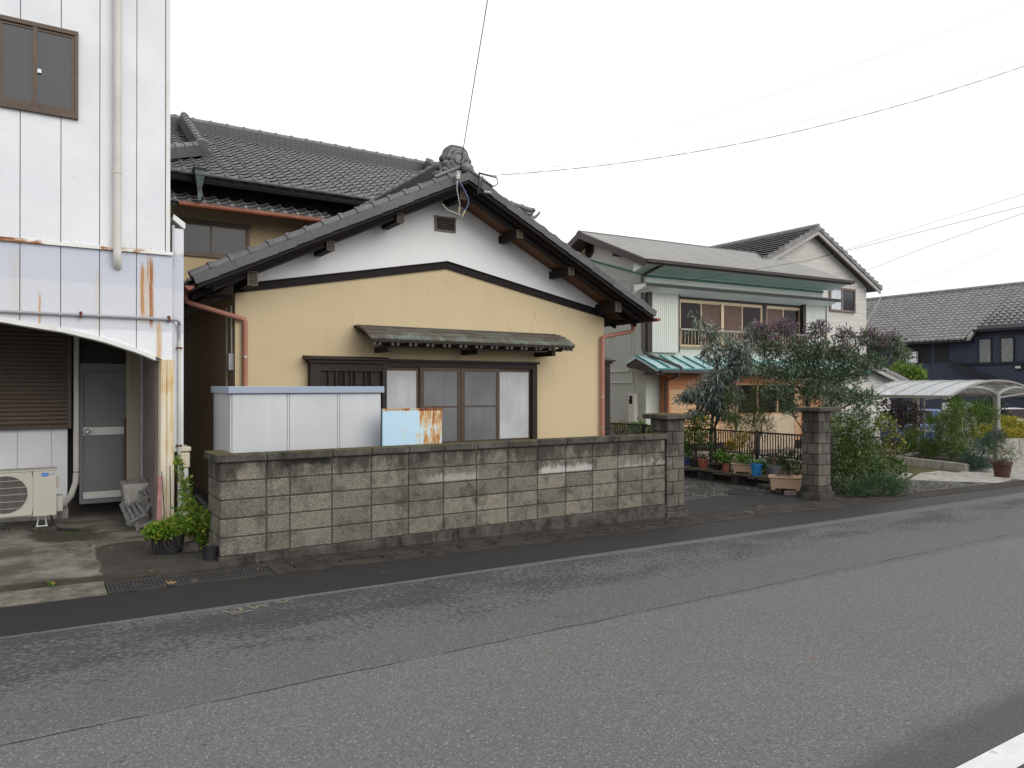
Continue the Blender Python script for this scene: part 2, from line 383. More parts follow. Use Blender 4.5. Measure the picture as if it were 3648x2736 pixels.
MT = dict(
    asphalt=m_asphalt(), strip=m_strip(), apron=m_apron(), block=m_block('cinder_block'), postblock=m_block('gatepost_block', .45),
    cap=m_concrete('coping_concrete', (.050, .045, .038), (.105, .097, .083), .8), basec=m_concrete('footing_concrete', (.036, .032, .028), (.095, .087, .078)),
    gutterc=m_concrete('gutter_concrete', (.032, .026, .022), (.062, .051, .042)), palecon=m_concrete('pale_concrete', (.28, .27, .24), (.38, .365, .33)),
    leftgutter=m_concrete('silty_concrete', (.10, .092, .075), (.19, .175, .14)), mortar=M('mortar', (.06, .056, .05), (.10, .095, .085), 20, .95, .3),
    earth=M('earth', (.05, .043, .032), (.085, .075, .055), 5, .95, .5, 40), gravel=None,
    siding=m_whitepanel(), darkgap=M('shadow_gap', (.16, .16, .17), None, rough=.9),
    white=M('white_paint', (.72, .73, .72), (.66, .66, .63), 2, .5, 0, streak=(.50, .44, .34), slo=.60, shi=.8),
    offwhite=M('cream_pipe', (.60, .59, .54), (.52, .51, .46), 3, .45), creamcol=m_rusty('stained_column', (.66, .60, .47), (.42, .20, .05), .47, .62, (26, 26, .8), halo=(.58, .42, .20)),
    rustpost=m_rusty('rusting_post', (.30, .265, .205), (.20, .08, .02), .64, .74, (6, 6, 4)), flashing=m_rusty('rusting_flashing', (.60, .59, .56), (.20, .075, .02), .49, .55, (3.2, 2, 14), halo=(.30, .13, .04)),
    greypvc=M('grey_conduit', (.30, .30, .32), (.36, .36, .38), 5, .5), rustclip=M('rusty_clip', (.09, .03, .02), (.14, .05, .03), 40, .8),
    bronze=M('bronze_aluminium', (.062, .042, .030), (.085, .06, .042), 2, .4, metal=.3), shutter=M('brown_shutter', (.085, .060, .045), (.10, .072, .055), 3, .5),
    glass=m_glass('window_glass', (.035, .038, .042), .12, .28), frosted=M('frosted_pane', (.40, .405, .41), (.50, .505, .51), 2.2, .22, spec=.45, streak=(.40, .405, .41), stsc=(14, 14, .5), slo=.5, shi=.8), screen=M('screened_pane', (.125, .125, .13), (.165, .165, .17), 2.2, .30, spec=.4, streak=(.125, .125, .13), stsc=(14, 14, .5), slo=.5, shi=.8),
    darkglass=m_glass('dark_glass', (.016, .011, .009), .10, .22), curtain=M('net_curtain', (.45, .48, .52), (.58, .60, .62), 8, .8),
    greydoor=M('grey_door', (.16, .16, .168), (.185, .185, .192), 1, .5), steel=M('brushed_steel', (.55, .53, .50), None, rough=.25, metal=.9),
    darkmetal=M('dark_metal', (.02, .02, .021), (.035, .034, .034), 8, .55), acbody=M('ivory_plastic', (.45, .425, .37), (.41, .39, .335), 2, .5), acdark=M('vent_black', (.022, .022, .022), None, rough=.7),
    blue=M('label_blue', (.02, .14, .48), None, rough=.4), labelwhite=M('label_white', (.75, .76, .78), None, rough=.5),
    cream=m_stucco('cream_stucco', (.535, .43, .268), (.565, .457, .288), True), gable=m_stucco('white_plaster', (.80, .805, .80), (.83, .83, .825)),
    mainwall=m_stucco('tan_stucco', (.47, .365, .215), (.50, .395, .24)),
    darkwood=m_wood('dark_stained_wood', (.014, .0085, .007), (.030, .018, .014), 'x', .55), beam=m_wood('black_brown_beam', (.008, .0058, .005), (.014, .0102, .0086), 'x', .75),
    endcap=M('beam_end_metal', (.06, .045, .035), (.11, .085, .06), 40, .5, .6, 120), soffit=m_wood('brown_soffit', (.10, .042, .014), (.16, .07, .024), 'y', .5),
    kawara=m_kawara(), kawverge=m_kawara('verge_kawara', .62, .25), kawcover=m_kawara('cover_kawara', .85, .5), kawridge=m_kawara('ridge_kawara', .52, .3), kawdark=M('roof_underlay', (.03, .03, .031), None, rough=.9), copper=m_copper(),
    verdigris=M('green_gutter', (.055, .07, .063), (.10, .13, .118), 6, .5, metal=.2), redgutter=M('red_brown_gutter', (.23, .075, .05), (.28, .095, .065), 4, .5),
    orangegutter=M('orange_brown_gutter', (.20, .060, .028), (.27, .085, .04), 3, .45), redpipe=M('red_brown_pipe', (.36, .155, .11), (.42, .19, .14), 3, .5),
    cabinet=M('cabinet_white', (.47, .48, .495), (.53, .54, .555), 1.2, .45, streak=(.56, .57, .575), stsc=(9, 9, .6), slo=.5, shi=.8),
    cabtop=m_rusty('cabinet_roof_blue', (.29, .34, .42), (.16, .06, .03), .60, .70, (3, 3, 9)), locker=m_locker(),
    blackiron=M('black_fence_paint', (.012, .012, .013), (.02, .02, .02), 6, .45), grate=m_rusty('cast_grate', (.035, .034, .034), (.07, .04, .025), .58, .7, (5, 5, 5)),
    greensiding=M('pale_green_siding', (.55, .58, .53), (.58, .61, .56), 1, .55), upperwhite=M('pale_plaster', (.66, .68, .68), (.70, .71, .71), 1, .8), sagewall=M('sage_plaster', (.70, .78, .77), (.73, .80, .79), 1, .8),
    greentrim=M('green_trim', (.045, .15, .125), (.06, .18, .15), 3, .5), teal=M('teal_roof_sheet', (.36, .54, .57), (.44, .60, .62), 3, .32, spec=.6), tealrib=M('teal_roof_rib', (.05, .20, .20), (.07, .24, .235), 3, .42),
    blacktrim=M('black_brown_trim', (.020, .015, .014), (.03, .023, .021), 3, .5), metalroof=M('grey_metal_roof', (.29, .29, .28), (.35, .345, .335), 2, .42, spec=.5),
    roofbrown=M('brown_fascia', (.05, .040, .038), (.065, .052, .049), 2, .5), tan=M('tan_aluminium', (.50, .40, .26), (.56, .46, .31), 2, .4, metal=.2), blind=m_wood('bamboo_blind', (.085, .052, .040), (.16, .105, .085), 'z', .7, 2.2),
    cedar=m_wood('cedar_board', (.46, .27, .145), (.60, .40, .235), 'x', .6), cedarredshade=m_wood('red_shade_cedar_board', (.40, .155, .07), (.48, .21, .10), 'x', .6), sandboard=M('sand_board', (.52, .41, .28), (.58, .47, .33), 3, .7),
    rafterend2=M('vent_louvre', (.13, .11, .095), (.17, .15, .13), 10, .5), shadesiding=M('shaded_green_siding', (.42, .445, .415), (.46, .48, .45), 1, .6), blindgrey=M('grey_window_blind', (.15, .16, .155), (.21, .22, .215), 6, .5), brightsoffit=M('bright_soffit', (.80, .82, .82), (.83, .85, .85), 1, .7), greyshade=M('grey_shade_strip', (.40, .40, .43), (.55, .55, .57), 6, .9), ceilboard=M('dark_ceiling_board', (.045, .04, .036), (.06, .052, .047), 2, .9), rafterend=M('rafter_ends', (.05, .038, .032), (.085, .068, .058), 10, .6), palebarge=M('pale_barge_board', (.34, .33, .31), (.40, .385, .36), 2, .6), maroonpot=M('maroon_glaze', (.05, .022, .018), (.08, .036, .028), 4, .45), basec2=M('pale_cast_rim', (.16, .155, .145), (.24, .23, .21), 9, .8), sand=M('pale_yard', (.19, .155, .12), (.28, .235, .19), 1.2, .95, .4, 50, dirt=(.10, .09, .05)),
    meterbox=M('meter_box', (.58, .575, .53), (.62, .61, .57), 2, .5), stone=None, brownroof=M('brown_grey_tile', (.15, .142, .142), (.22, .21, .21), 6, .5, .2, 60, rnd=.2),
    navytile=M('grey_roof_tile', (.15, .145, .14), (.25, .245, .24), 4, .6, .2, 60), navy=M('navy_wall', (.030, .038, .062), (.036, .045, .072), 2, .7), navytrim=M('navy_black_trim', (.010, .011, .016), None, rough=.6),
    alum=M('satin_aluminium', (.26, .25, .232), (.31, .295, .275), 3, .38, metal=.35), poly=m_poly(),
    terracotta=M('terracotta', (.28, .085, .055), (.34, .115, .075), 8, .8, .2), beigepot=M('beige_plastic_pot', (.40, .27, .18), (.46, .32, .22), 5, .6), bluepot=M('blue_plastic_pot', (.015, .16, .38), (.02, .2, .44), 5, .45),
    navypot=M('navy_glaze_pot', (.03, .06, .17), (.045, .08, .21), 5, .35), blackpot=M('black_plastic_pot', (.014, .014, .016), (.03, .03, .034), 6, .5), greypot=M('grey_plastic_pot', (.075, .075, .085), (.10, .10, .11), 6, .5),
    bowl=M('brown_glaze_bowl', (.035, .02, .015), (.06, .035, .025), 6, .35), soil=M('potting_soil', (.03, .02, .014), (.05, .035, .024), 30, .95, .5, 80), greywood=m_wood('weathered_grey_wood', (.13, .125, .125), (.22, .215, .215), 'x', .8),
    plank=m_wood('mossy_plank', (.06, .05, .036), (.11, .095, .07), 'y', .9, dirt=(.045, .05, .02)), bark=M('bark', (.05, .035, .025), (.095, .07, .05), 12, .9, .6, 30), twig=M('dry_twig', (.10, .06, .045), (.16, .10, .07), 20, .9), greenstem=M('green_stem', (.07, .09, .03), (.10, .12, .04), 10, .8),
    wire=M('black_cable', (.012, .012, .012), None, rough=.6), paint=M('road_paint_white', (.62, .62, .60), (.70, .70, .68), 9, .7, .3, 120, dirt=(.35, .35, .34), dsc=9, dlo=.6, dhi=.72), yellowpaint=M('yellow_spray', (.20, .175, .11), (.155, .145, .12), 30, .8),
    carblue=M('blue_car_paint', (.012, .045, .22), None, rough=.18, spec=.7), carwhite=M('white_car_paint', (.72, .73, .74), None, rough=.2, spec=.6), tyre=M('tyre_rubber', (.015, .015, .015), None, rough=.85), pinkboard=M('faded_pink_board', (.40, .16, .16), (.52, .28, .26), 9, .7),
    deadleaf=M('dead_leaf', (.38, .21, .10), (.30, .15, .07), 12, .8), ceramic=M('white_ceramic', (.70, .70, .68), None, rough=.3), bluewire=M('blue_cable', (.10, .16, .30), None, rough=.5), greywire=M('grey_cable', (.34, .36, .36), None, rough=.5), yellowsleeve=M('yellow_sleeve', (.50, .40, .22), None, rough=.6),
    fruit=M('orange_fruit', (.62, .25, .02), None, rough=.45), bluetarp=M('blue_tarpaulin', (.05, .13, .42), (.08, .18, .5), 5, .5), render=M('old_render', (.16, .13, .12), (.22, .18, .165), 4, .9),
)
def m_gravel():
    n = NT('gravel_mix'); p = n.pos(); c = n.xyz(n.vor(p, 34, 'Color'))[0]
    col = n.mix(c, (.035, .033, .030), (.20, .19, .175)); col = n.mix(n.mr(n.noise(p, 1.4, 5), .5, .66), col, (.045, .05, .022))
    n.bump(n.vor(p, 34), .8, .03); return n.out(col, .9, .2)
MT['gravel'] = m_gravel()
def m_yard():
    n = NT('dark_yard_gravel'); p = n.pos(); c = n.xyz(n.vor(p, 26, 'Color'))[0]
    col = n.mix(n.mr(c, .3, 1), (.020, .019, .018), (.17, .165, .155)); col = n.mix(n.ma('MULTIPLY', n.mr(n.noise(p, 1.8, 5), .52, .66), .8), col, (.045, .042, .026))
    n.bump(n.vor(p, 45), .8, .02); return n.out(col, .85, .25)
MT['yard'] = m_yard()
def m_turf():
    n = NT('thin_turf'); p = n.pos(); col = n.mix(n.mr(n.noise(p, 6, 6), .35, .65), (.085, .068, .040), (.10, .10, .048))
    n.bump(n.noise(p, 50, 4), .8, .02); return n.out(col, .95, .1)
MT['turf'] = m_turf()
def m_stone():
    n = NT('stacked_stone_cladding'); p = n.pos(); x, y, z = n.xyz(p)
    b = n.new('ShaderNodeTexBrick'); n.put(b.inputs['Vector'], n.vec(n.ma('ADD', x, y), z, 0)); b.inputs['Scale'].default_value = 1
    b.inputs['Brick Width'].default_value = .62; b.inputs['Row Height'].default_value = .055; b.inputs['Mortar Size'].default_value = .004
    b.inputs['Color1'].default_value = (.50, .485, .44, 1); b.inputs['Color2'].default_value = (.66, .65, .61, 1); b.inputs['Mortar'].default_value = (.33, .31, .28, 1)
    c = n.mix(n.mr(n.noise(p, 5, 5), .4, .7), b.outputs[0], (.58, .565, .53)); n.bump(n.ma('ADD', b.outputs[1], n.noise(n.vs(p, (6, 6, 40)), 1, 3)), .6, .03); return n.out(c, .85, .2)
MT['stone'] = m_stone()

# ------------------------------------------------------------------ setting: ground, road, gutter
def strip(name, mat, pts, dz, label=None):          # pts: list of (x, y0, y1)
    mb = MB()
    for (xa, a0, a1), (xb, b0, b1) in zip(pts, pts[1:]):
        mb.quad((xa, a0, gz(xa) + dz), (xb, b0, gz(xb) + dz), (xb, b1, gz(xb) + dz), (xa, a1, gz(xa) + dz))
    return tag(mb.build(name, mat, recalc=False), label, None, None, 'structure')
XS = [-400, -30, 0, 1.45, 20, 46, 400]
strip('ground', MT['earth'], [(x, -400, 400) for x in XS], -.05, 'bare dark earth under the yards and houses')
EDGE = [(-30, 6.05), (-.25, 6.11), (2.7, 6.13), (6.2, 6.20), (9.8, 6.25), (15.8, 6.43), (24, 6.9), (46, 8.6)]
strip('road', MT['asphalt'], [(-400, -7, 6.0)] + [(x, -7, y) for x, y in EDGE] + [(400, -7, 8.6)], 0, 'worn grey asphalt road with dark patches')
strip('asphalt_strip', MT['strip'], [(-30, 5.9, 6.96)] + [(x, y - .2, 6.96) for x, y in EDGE[1:6]] + [(24, 6.7, 7.3), (46, 8.4, 9)], -.006, 'darker newer asphalt along the gutter')
strip('road_marking', MT['paint'], [(-30, 1.60, 1.75), (1.45, 1.60, 1.75), (46, 1.60, 1.75), (120, 1.6, 1.75)], .004, 'white edge line across the road')
strip('driveway', MT['strip'], [(7.86, 7.40, 8.70), (11.5, 7.40, 8.75)], -.004, 'dark asphalt driveway between the gateposts')
strip('gravel_yard', MT['yard'], [(1.6, 7.6, 22), (14.2, 7.6, 22)], -.012, 'dark gravel yard in front of the houses')
strip('neighbour_yard', MT['sand'], [(12.2, 12.6, 17), (27, 13.6, 17)], -.006, 'pale bare yard in front of the green house')
strip('garden_soil', MT['turf'], [(11.4, 7.42, 16.5), (20, 7.6, 16.5), (24, 8.0, 16)], -.02, 'thin weedy garden soil beyond the gatepost')
strip('parking_lot', MT['palecon'], [(18.2, 7.3, 8.9), (24, 7.4, 10.2), (46, 9, 40), (60, 9, 40)], -.008, 'pale concrete parking lot')
strip('stone_strip', MT['gravel'], [(12.6, 7.4, 8.3), (15.4, 7.4, 8.7), (18.3, 7.4, 7.6)], .004, 'strip of grey stones beside the gutter')
ap = MB()
ap.hexa([(-30, 7.42, gz(-30) - .1), (1.452, 7.46, -.1), (1.452, 21, -.1), (-30, 21, gz(-30) - .1), (-30, 7.42, gz(-30) + .05), (1.452, 7.46, .042), (1.452, 21, .042), (-30, 21, gz(-30) + .05)])
tag(ap.build('concrete_apron', MT['apron']), 'stained concrete apron with damp mossy patches', None, None, 'structure')
gutter = thing('gutter', 'concrete street gutter with slotted lids along the wall', None, (1.9, 7.2, gz(1.9))); gutter['kind'] = 'structure'
g = MB()
g.hexa([(-30, 6.95, gz(-30) - .2), (.47, 6.95, gz(.47) - .2), (.47, 7.43, gz(.47) - .2), (-30, 7.43, gz(-30) - .2), (-30, 6.95, gz(-30) + .002), (.47, 6.95, gz(.47) + .002), (.47, 7.43, gz(.47) + .002), (-30, 7.43, gz(-30) + .002)])
g.build('gutter_bed', MT['leftgutter'], gutter)
g = MB()
for x0, x1 in ((.47, 1.86), (1.86, 12.4)):          # open trough below lids and grates
    for ya, yb in ((6.95, 6.975), (7.30, 7.565)):
        if x0 < 1 and ya > 7: yb = 7.44
        g.hexa([(x0, ya, gz(x0) - .3), (x1, ya, gz(x1) - .3), (x1, yb, gz(x1) - .3), (x0, yb, gz(x0) - .3), (x0, ya, gz(x0) + .002), (x1, ya, gz(x1) + .002), (x1, yb, gz(x1) + .002), (x0, yb, gz(x0) + .002)])
    g.quad((x0, 6.96, gz(x0) - .25), (x1, 6.96, gz(x1) - .25), (x1, 7.4, gz(x1) - .25), (x0, 7.4, gz(x0) - .25))
g.build('gutter_edge', MT['gutterc'], gutter)
lid = MB()          # a lid with a lifting slot through it
for b in ((0, .205, 0, .325), (.24, .455, 0, .325), (.205, .24, 0, .13), (.205, .24, .225, .325)): lid.box(b[0], b[1], b[2], b[3], -.06, .003)
lm = lid.mesh('gutter_lid', MT['gutterc'])
x = 1.862
while x < 12.0:
    piece('gutter_lid', lm, gutter, (x, 6.975, gz(x) + rng.uniform(-.001, .0015)), (0, math.atan(.019), 0)); x += .4575
x = 12.4
gp = MB(); gp.hexa([(12.4, 6.95, gz(12.4) - .2), (24, 7.0, gz(24) - .2), (24, 7.4, gz(24) - .2), (12.4, 7.42, gz(12.4) - .2), (12.4, 6.95, gz(12.4) + .002), (24, 7.0, gz(24) + .002), (24, 7.4, gz(24) + .002), (12.4, 7.42, gz(12.4) + .002)])
gp.build('gutter_bed', MT['gutterc'], gutter)
for i in range(3):                                   # cast grates over the open trough
    x0 = .478 + i * .458; mb = MB(); L = .45
    for yy in (0, .085, .19, .285): mb.box(0, L, yy, yy + .022, -.03, .006)
    for k in range(14): mb.box(k * (L - .018) / 13, k * (L - .018) / 13 + .018, .002, .305, -.026, .002)
    mb.box(.19, .26, .09, .20, -.02, .005)
    o = mb.build('drain_grate', MT['grate'], None, local=True, loc=(x0, 6.978, gz(x0) + .004)); o.rotation_euler = (0, math.atan(.019), 0)
    tag(o, ['cast iron drain grate farthest from the block wall, beside the bare gutter concrete', 'middle cast iron drain grate of the three in the gutter', 'cast iron drain grate next to the end of the block wall'][i], 'grate', 'cast iron drain grates')
# ------------------------------------------------------------------ white commercial building
W = thing('white_building', 'white panelled building with rusty belt and arched recess on the street', 'building', (-1.4, 9.2, .02))
AR = [(-4.2, 2.02), (-3.4, 2.24), (-2.6, 2.37), (-1.8, 2.455), (-1.2, 2.48), (-.7, 2.462), (-.353, 2.42), (-.16, 2.386), (.21, 2.332), (.577, 2.243), (.94, 2.121), (1.171, 2.015), (1.30, 1.955)]
def arch(x):
    for (a, za), (b, zb) in zip(AR, AR[1:]):
        if a <= x <= b: return za + (zb - za) * (x - a) / (b - a)
    return 2.0
J = [.905 - .3633 * k for k in range(14)][::-1] + [1.200]
WIN = (-1.13, .337, 4.64, 5.585)
mb = MB(); mb.box(-4.2, WIN[0], 9.224, 9.30, 3.0, 9.5).box(WIN[1], 1.245, 9.224, 9.30, 3.0, 9.5).box(WIN[0], WIN[1], 9.224, 9.30, 3.0, WIN[2]).box(WIN[0], WIN[1], 9.224, 9.30, WIN[3], 9.5)
mb.prism([(x, z + .005) for x, z in AR if x < 1.25] + [(1.245, 1.99), (1.245, 3.0), (-4.2, 3.0)], 'y', 9.224, 9.36)
mb.build('wall_backing', MT['darkgap'], W)
mb = MB(); mb.box(-4.2, 1.243, 9.301, 20, 2.6, 9.5); mb.box(-4.2, -4.0, 9.36, 20, 0, 2.6); mb.box(-4.0, .27, 11.2, 11.4, .19, 2.6); mb.box(1.0, 1.12, 11.2, 11.4, .19, 2.6); mb.box(.27, 1.0, 11.2, 11.4, 2.06, 2.6)
MB().box(1.12, 1.243, 9.37, 20, .04, 2.598).build('side_wall', MT['render'], W); MB().box(1.2435, 1.255, 9.31, 20, 2.6, 9.5).box(1.2435, 1.255, 9.37, 20, .04, 2.6).build('side_bounce_shield', MT['render'], W)  # unseen outer sheet added dark to cut light bounced into the gap
MB().box(-4, 1.119, 9.37, 11.19, 2.575, 2.598).build('recess_ceiling', MT['ceilboard'], W); MB().box(-4, 1.119, 11.41, 11.5, .03, 2.59).build('light_stop_wall', MT['ceilboard'], W)  # ceiling kept dark and closing wall added to cut light in the recess
o = mb.build('wall', MT['white'], W); MB().box(.30, 1.0, 11.185, 11.2, 2.062, 2.57).build('dark_plate', MT['ceilboard'], W)  # dark plate laid over the pale wall above the door
mb = MB(); mb.box(-3.99, .30, 10.95, 11.2, .03, .19); mb.build('footing', MT['palecon'], W)
for a, b in zip(J, J[1:]):                           # siding panels, each its own
    g0, g1 = a + .004, b - .004
    segs = [(3.302, 9.5)]
    if a < WIN[1] - .02 and b > WIN[0] + .02:
        if b > WIN[1] + .02:                          # panel with a notch at the window edge
            m = MB().box(g0, WIN[1], 9.2, 9.222, 3.302, WIN[2]).box(WIN[1], g1, 9.2, 9.222, 3.302, 9.5).box(g0, WIN[1], 9.2, 9.222, WIN[3], 9.5); m.build('upper_panel', MT['siding'], W); segs = []
        else: segs = [(3.302, WIN[2]), (WIN[3], 9.5)]
    for z0, z1 in segs: MB().box(g0, g1, 9.2, 9.222, z0, z1).build('upper_panel', MT['siding'], W)
    if b > 1.19: g1 = 1.275
    xs = [g0 + (g1 - g0) * i / 4 for i in range(5)]
    MB().prism([(q, arch(q) + .045) for q in xs] + [(g1, 3.256), (g0, 3.256)], 'y', 9.202, 9.222).build('fascia_panel', MT['siding'], W)
MB().box(1.205, 1.25, 9.192, 9.26, 3.302, 9.5).build('corner_trim', MT['white'], W)
MB().box(1.276, 1.302, 9.22, 9.5, .99, 3.62).build('shade_strip', MT['greyshade'], W)  # grey strip stands in for soft shading between facade and pier
MB().prism([(9.17, 3.258), (9.20, 3.258), (9.2, 3.30), (9.185, 3.30)], 'x', -4.2, 1.275).build('belt_flashing', MT['flashing'], W)
mb = MB(); xs = [i * .1 - 4.1 for i in range(53)]
for a, b in zip(xs, xs[1:]):
    za, zb = arch(a), arch(b); mb.hexa([(a, 9.185, za), (b, 9.185, zb), (b, 9.42, zb), (a, 9.42, za), (a, 9.185, za + .05), (b, 9.185, zb + .05), (b, 9.42, zb + .05), (a, 9.42, za + .05)])
mb.build('arch_trim', MT['white'], W)
mb = MB(); prof = [(1.146, 9.36), (1.146, 9.23), (1.158, 9.20), (1.18, 9.19), (1.21, 9.188), (1.216, 9.202), (1.222, 9.188), (1.29, 9.188), (1.298, 9.2), (1.298, 9.36)]
mb.prism(prof, 'z', .02, 2.06); mb.build('column', MT['creamcol'], W, smooth=True)
mb = MB(); mb.box(1.303, 1.41, 9.30, 9.55, .99, 3.60); mb.build('pier', MT['siding'], W)
MB().prism([(1.29, 3.70), (1.415, 3.60), (1.425, 3.615), (1.425, 3.67), (1.30, 3.76)], 'y', 9.28, 9.56).build('pier_cap', MT['white'], W)
wn0 = MB()
x0, x1, z0, z1 = WIN
for bx in ((x0, x1, 9.16, 9.25, z0, z0 + .05), (x0, x1, 9.16, 9.25, z1 - .045, z1), (x0, x0 + .035, 9.162, 9.25, z0 + .05, z1 - .045), (x1 - .035, x1, 9.162, 9.25, z0 + .05, z1 - .045)): wn0.box(*bx)
w = wn0.build('window', MT['bronze'], W)
for a, b, y in ((x0 + .035, -.335, 9.21), (-.375, x1 - .035, 9.18)):
    s = MB(); zz0, zz1 = z0 + .05, z1 - .045
    for bx in ((a, b, y, y + .03, zz0, zz0 + .05), (a, b, y, y + .03, zz1 - .03, zz1), (a, a + .035, y + .001, y + .029, zz0 + .05, zz1 - .03), (b - .025, b, y + .001, y + .029, zz0 + .05, zz1 - .03)): s.box(*bx)
    s.build('sash', MT['bronze'], w); MB().box(a + .035, b - .025, y + .01, y + .016, zz0 + .05, zz1 - .03).build('pane', MT['glass'], w)
s = MB(); y = 9.17
for bx in ((-.075, -.037, 9.165, 9.21, z0 + .05, z1 - .045),): s.box(*bx)
s.build('meeting_stile', MT['bronze'], w)
MB().box(-.035, .0, 9.160, 9.18, 5.06, 5.10).build('catch', MT['labelwhite'], w)
mb = MB(); mb.tube([(.708, 9.125, 9.5), (.708, 9.125, 3.20)], .0425, 14); p = mb.build('downspout', MT['offwhite'], W, smooth=True)
mb = MB(); mb.tube([(.708, 9.125, 4.10), (.708, 9.125, 4.165)], .0465, 14); mb.build('pipe_collar', MT['offwhite'], p, smooth=True)
mb = MB(); mb.tube([(.708, 9.125, 3.215), (.710, 9.13, 3.17), (.714, 9.15, 3.12), (.72, 9.2, 3.085)], .044, 14); mb.build('pipe_outlet', MT['offwhite'], p, smooth=True)
mb = MB(); mb.tube([(-4.2, 9.17, 2.53), (1.24, 9.17, 2.523)] + bez((1.29, 9.17, 2.523), (1.355, 9.2, 2.52), (1.36, 9.272, 2.47), 5) + [(1.36, 9.272, 2.30)], .0165, 8); c = mb.build('conduit', MT['greypvc'], W, smooth=True)
mb = MB(); mb.tube([(1.36, 9.272, 2.30), (1.36, 9.272, .30)], .017, 8); mb.build('conduit', MT['offwhite'], W, smooth=True)
for x, y, z, v in ((.364, 9.15, 2.525, 0), (1.235, 9.15, 2.523, 0), (1.36, 9.255, 2.2, 1), (1.36, 9.255, 1.06, 1), (-.9, 9.15, 2.526, 0)):
    MB().box(x - (.012, .03)[v], x + (.012, .03)[v], y - .004, y + .05, z - (.028, .010)[v], z + (.036, .010)[v]).build('conduit_clip', MT['rustclip'], c)
# recess behind the arch
J2 = [.118 - .3633 * k for k in range(11)][::-1]
for a, b in zip(J2, J2[1:] + [.30]):
    MB().box(a + .004, min(b, .30) - .004, 11.182, 11.199, .19, 1.25).build('recess_panel', MT['siding'], W)
sh = MB(); sh.box(-1.72, -1.65, 11.08, 11.18, 1.205, 2.5).box(.29, .335, 11.08, 11.18, 1.205, 2.5).box(-1.72, .335, 11.06, 11.18, 2.5, 2.62); sh = sh.build('shutter', MT['shutter'], W)
sl = MB().prism([(11.115, 0), (11.104, .004), (11.098, .025), (11.104, .050), (11.115, .0535), (11.135, .0535), (11.135, 0)], 'x', -1.65, .29).mesh('slat', MT['shutter'], org=(0, 0, 0))
for k in range(23): piece('slat', sl, sh, (0, 0, 1.262 + k * .054))
MB().box(-1.65, .29, 11.09, 11.15, 1.207, 1.258).build('bottom_bar', MT['bronze'], sh)
mb = MB(); mb.box(.36, .425, 11.10, 11.17, .63, 2.6); p = mb.build('recess_downspout', MT['offwhite'], W, bevel=.012)
mb = MB(); mb.tube([(.392, 11.13, .62), (.385, 11.1, .5), (.33, 11.0, .34), (.24, 10.7, .27), (.20, 10.45, .30)], .035, 8); mb.build('bent_pipe', MT['offwhite'], p, smooth=True)
d = MB(); d.box(.43, .468, 11.14, 11.22, .26, 2.06).box(.985, 1.02, 11.14, 11.22, .26, 2.06).box(.468, .985, 11.141, 11.22, 1.955, 2.055).box(.43, 1.02, 11.12, 11.24, .205, .26); door = d.build('door', MT['greydoor'], W)
MB().box(.472, .982, 11.17, 11.19, 1.215, 1.95).build('door_panel', MT['greydoor'], door); MB().box(.472, .982, 11.17, 11.19, .36, 1.10).build('door_panel', MT['greydoor'], door)
MB().box(.472, .982, 11.16, 11.191, 1.105, 1.21).build('lock_rail', MT['meterbox'], door); MB().box(.472, .982, 11.16, 11.191, .265, .355).build('kick_plate', MT['meterbox'], door)
mb = MB(); mb.lathe([(0, -.055), (.02, -.055), (.034, -.04), (.034, -.02), (.018, -.008), (.016, 0), (.03, .0), (.03, .008)], (.518, 11.155, 1.155), 14, 'y'); mb.build('handle', MT['steel'], door, smooth=True)
mb = MB(); mb.prism([(.955, 10.98), (.955, 10.84), (.975, 10.82), (1.11, 10.82), (1.13, 10.84), (1.13, 10.98)], 'z', .04, 2.6); mb.build('recess_post', MT['rustpost'], W)
mb = MB(); mb.tube([(1.13, 10.66, .30), (1.13, 10.66, 2.6)], .035, 10); mb.build('recess_pipe', MT['greypvc'], W, smooth=True)
MB().box(.93, .952, 10.9, 10.92, .3, 1.33).build('door_stop_bar', MT['rustclip'], W)

# low white-painted block wall beside the pier
lw = thing('low_wall', 'low white painted block wall with chipped edge by the rusty column', 'wall', (1.43, 9.4, .01))
for k in range(5):
    z0 = .045 + k * .187; MB().box(1.362, 1.487 - (.02 if k == 3 else rng.uniform(0, .012)), 9.30, 9.72, z0, z0 + .180).build('block', MT['creamcol'] if k == 4 else MT['white'], lw, bevel=.012)
    MB().box(1.37, 1.483, 9.73, 10.2, z0, z0 + .180).build('block', MT['white'], lw, bevel=.01)
MB().box(1.36, 1.495, 9.29, 10.2, .985, 1.04).build('coping', MT['creamcol'], lw, bevel=.01)

# air conditioner with its feet and the concrete block it stands on
ac = thing('air_conditioner', 'cream outdoor air conditioner unit with round fan grille under the brown shutter', 'air conditioner', (-.23, 10.14, .14))
AX0, AX1, AZ0, AZ1 = -.64, .157, .262, .795
mb = MB(); cx, cz, rr = -.335, .527, .212
mb.box(AX0, AX1, 10.03, 10.28, AZ0, AZ1 - .02)
ring = [(cx + rr * math.cos(2 * math.pi * k / 32), cz + rr * math.sin(2 * math.pi * k / 32)) for k in range(32)]
def sq(a):                                            # the square the round opening sits in
    c, s_ = math.cos(a), math.sin(a); m = max(abs(c) / .262, abs(s_) / .247); return (cx + c / m, cz + s_ / m)
for k in range(32):
    a0, a1 = 2 * math.pi * k / 32, 2 * math.pi * (k + 1) / 32; p0, p1 = ring[k], ring[(k + 1) % 32]; q0, q1 = sq(a0), sq(a1)
    mb.add([(p0[0], 10.0, p0[1]), (p1[0], 10.0, p1[1]), (q1[0], 10.0, q1[1]), (q0[0], 10.0, q0[1]), (p0[0], 10.03, p0[1]), (p1[0], 10.03, p1[1])], [(0, 1, 2, 3), (0, 4, 5, 1)])
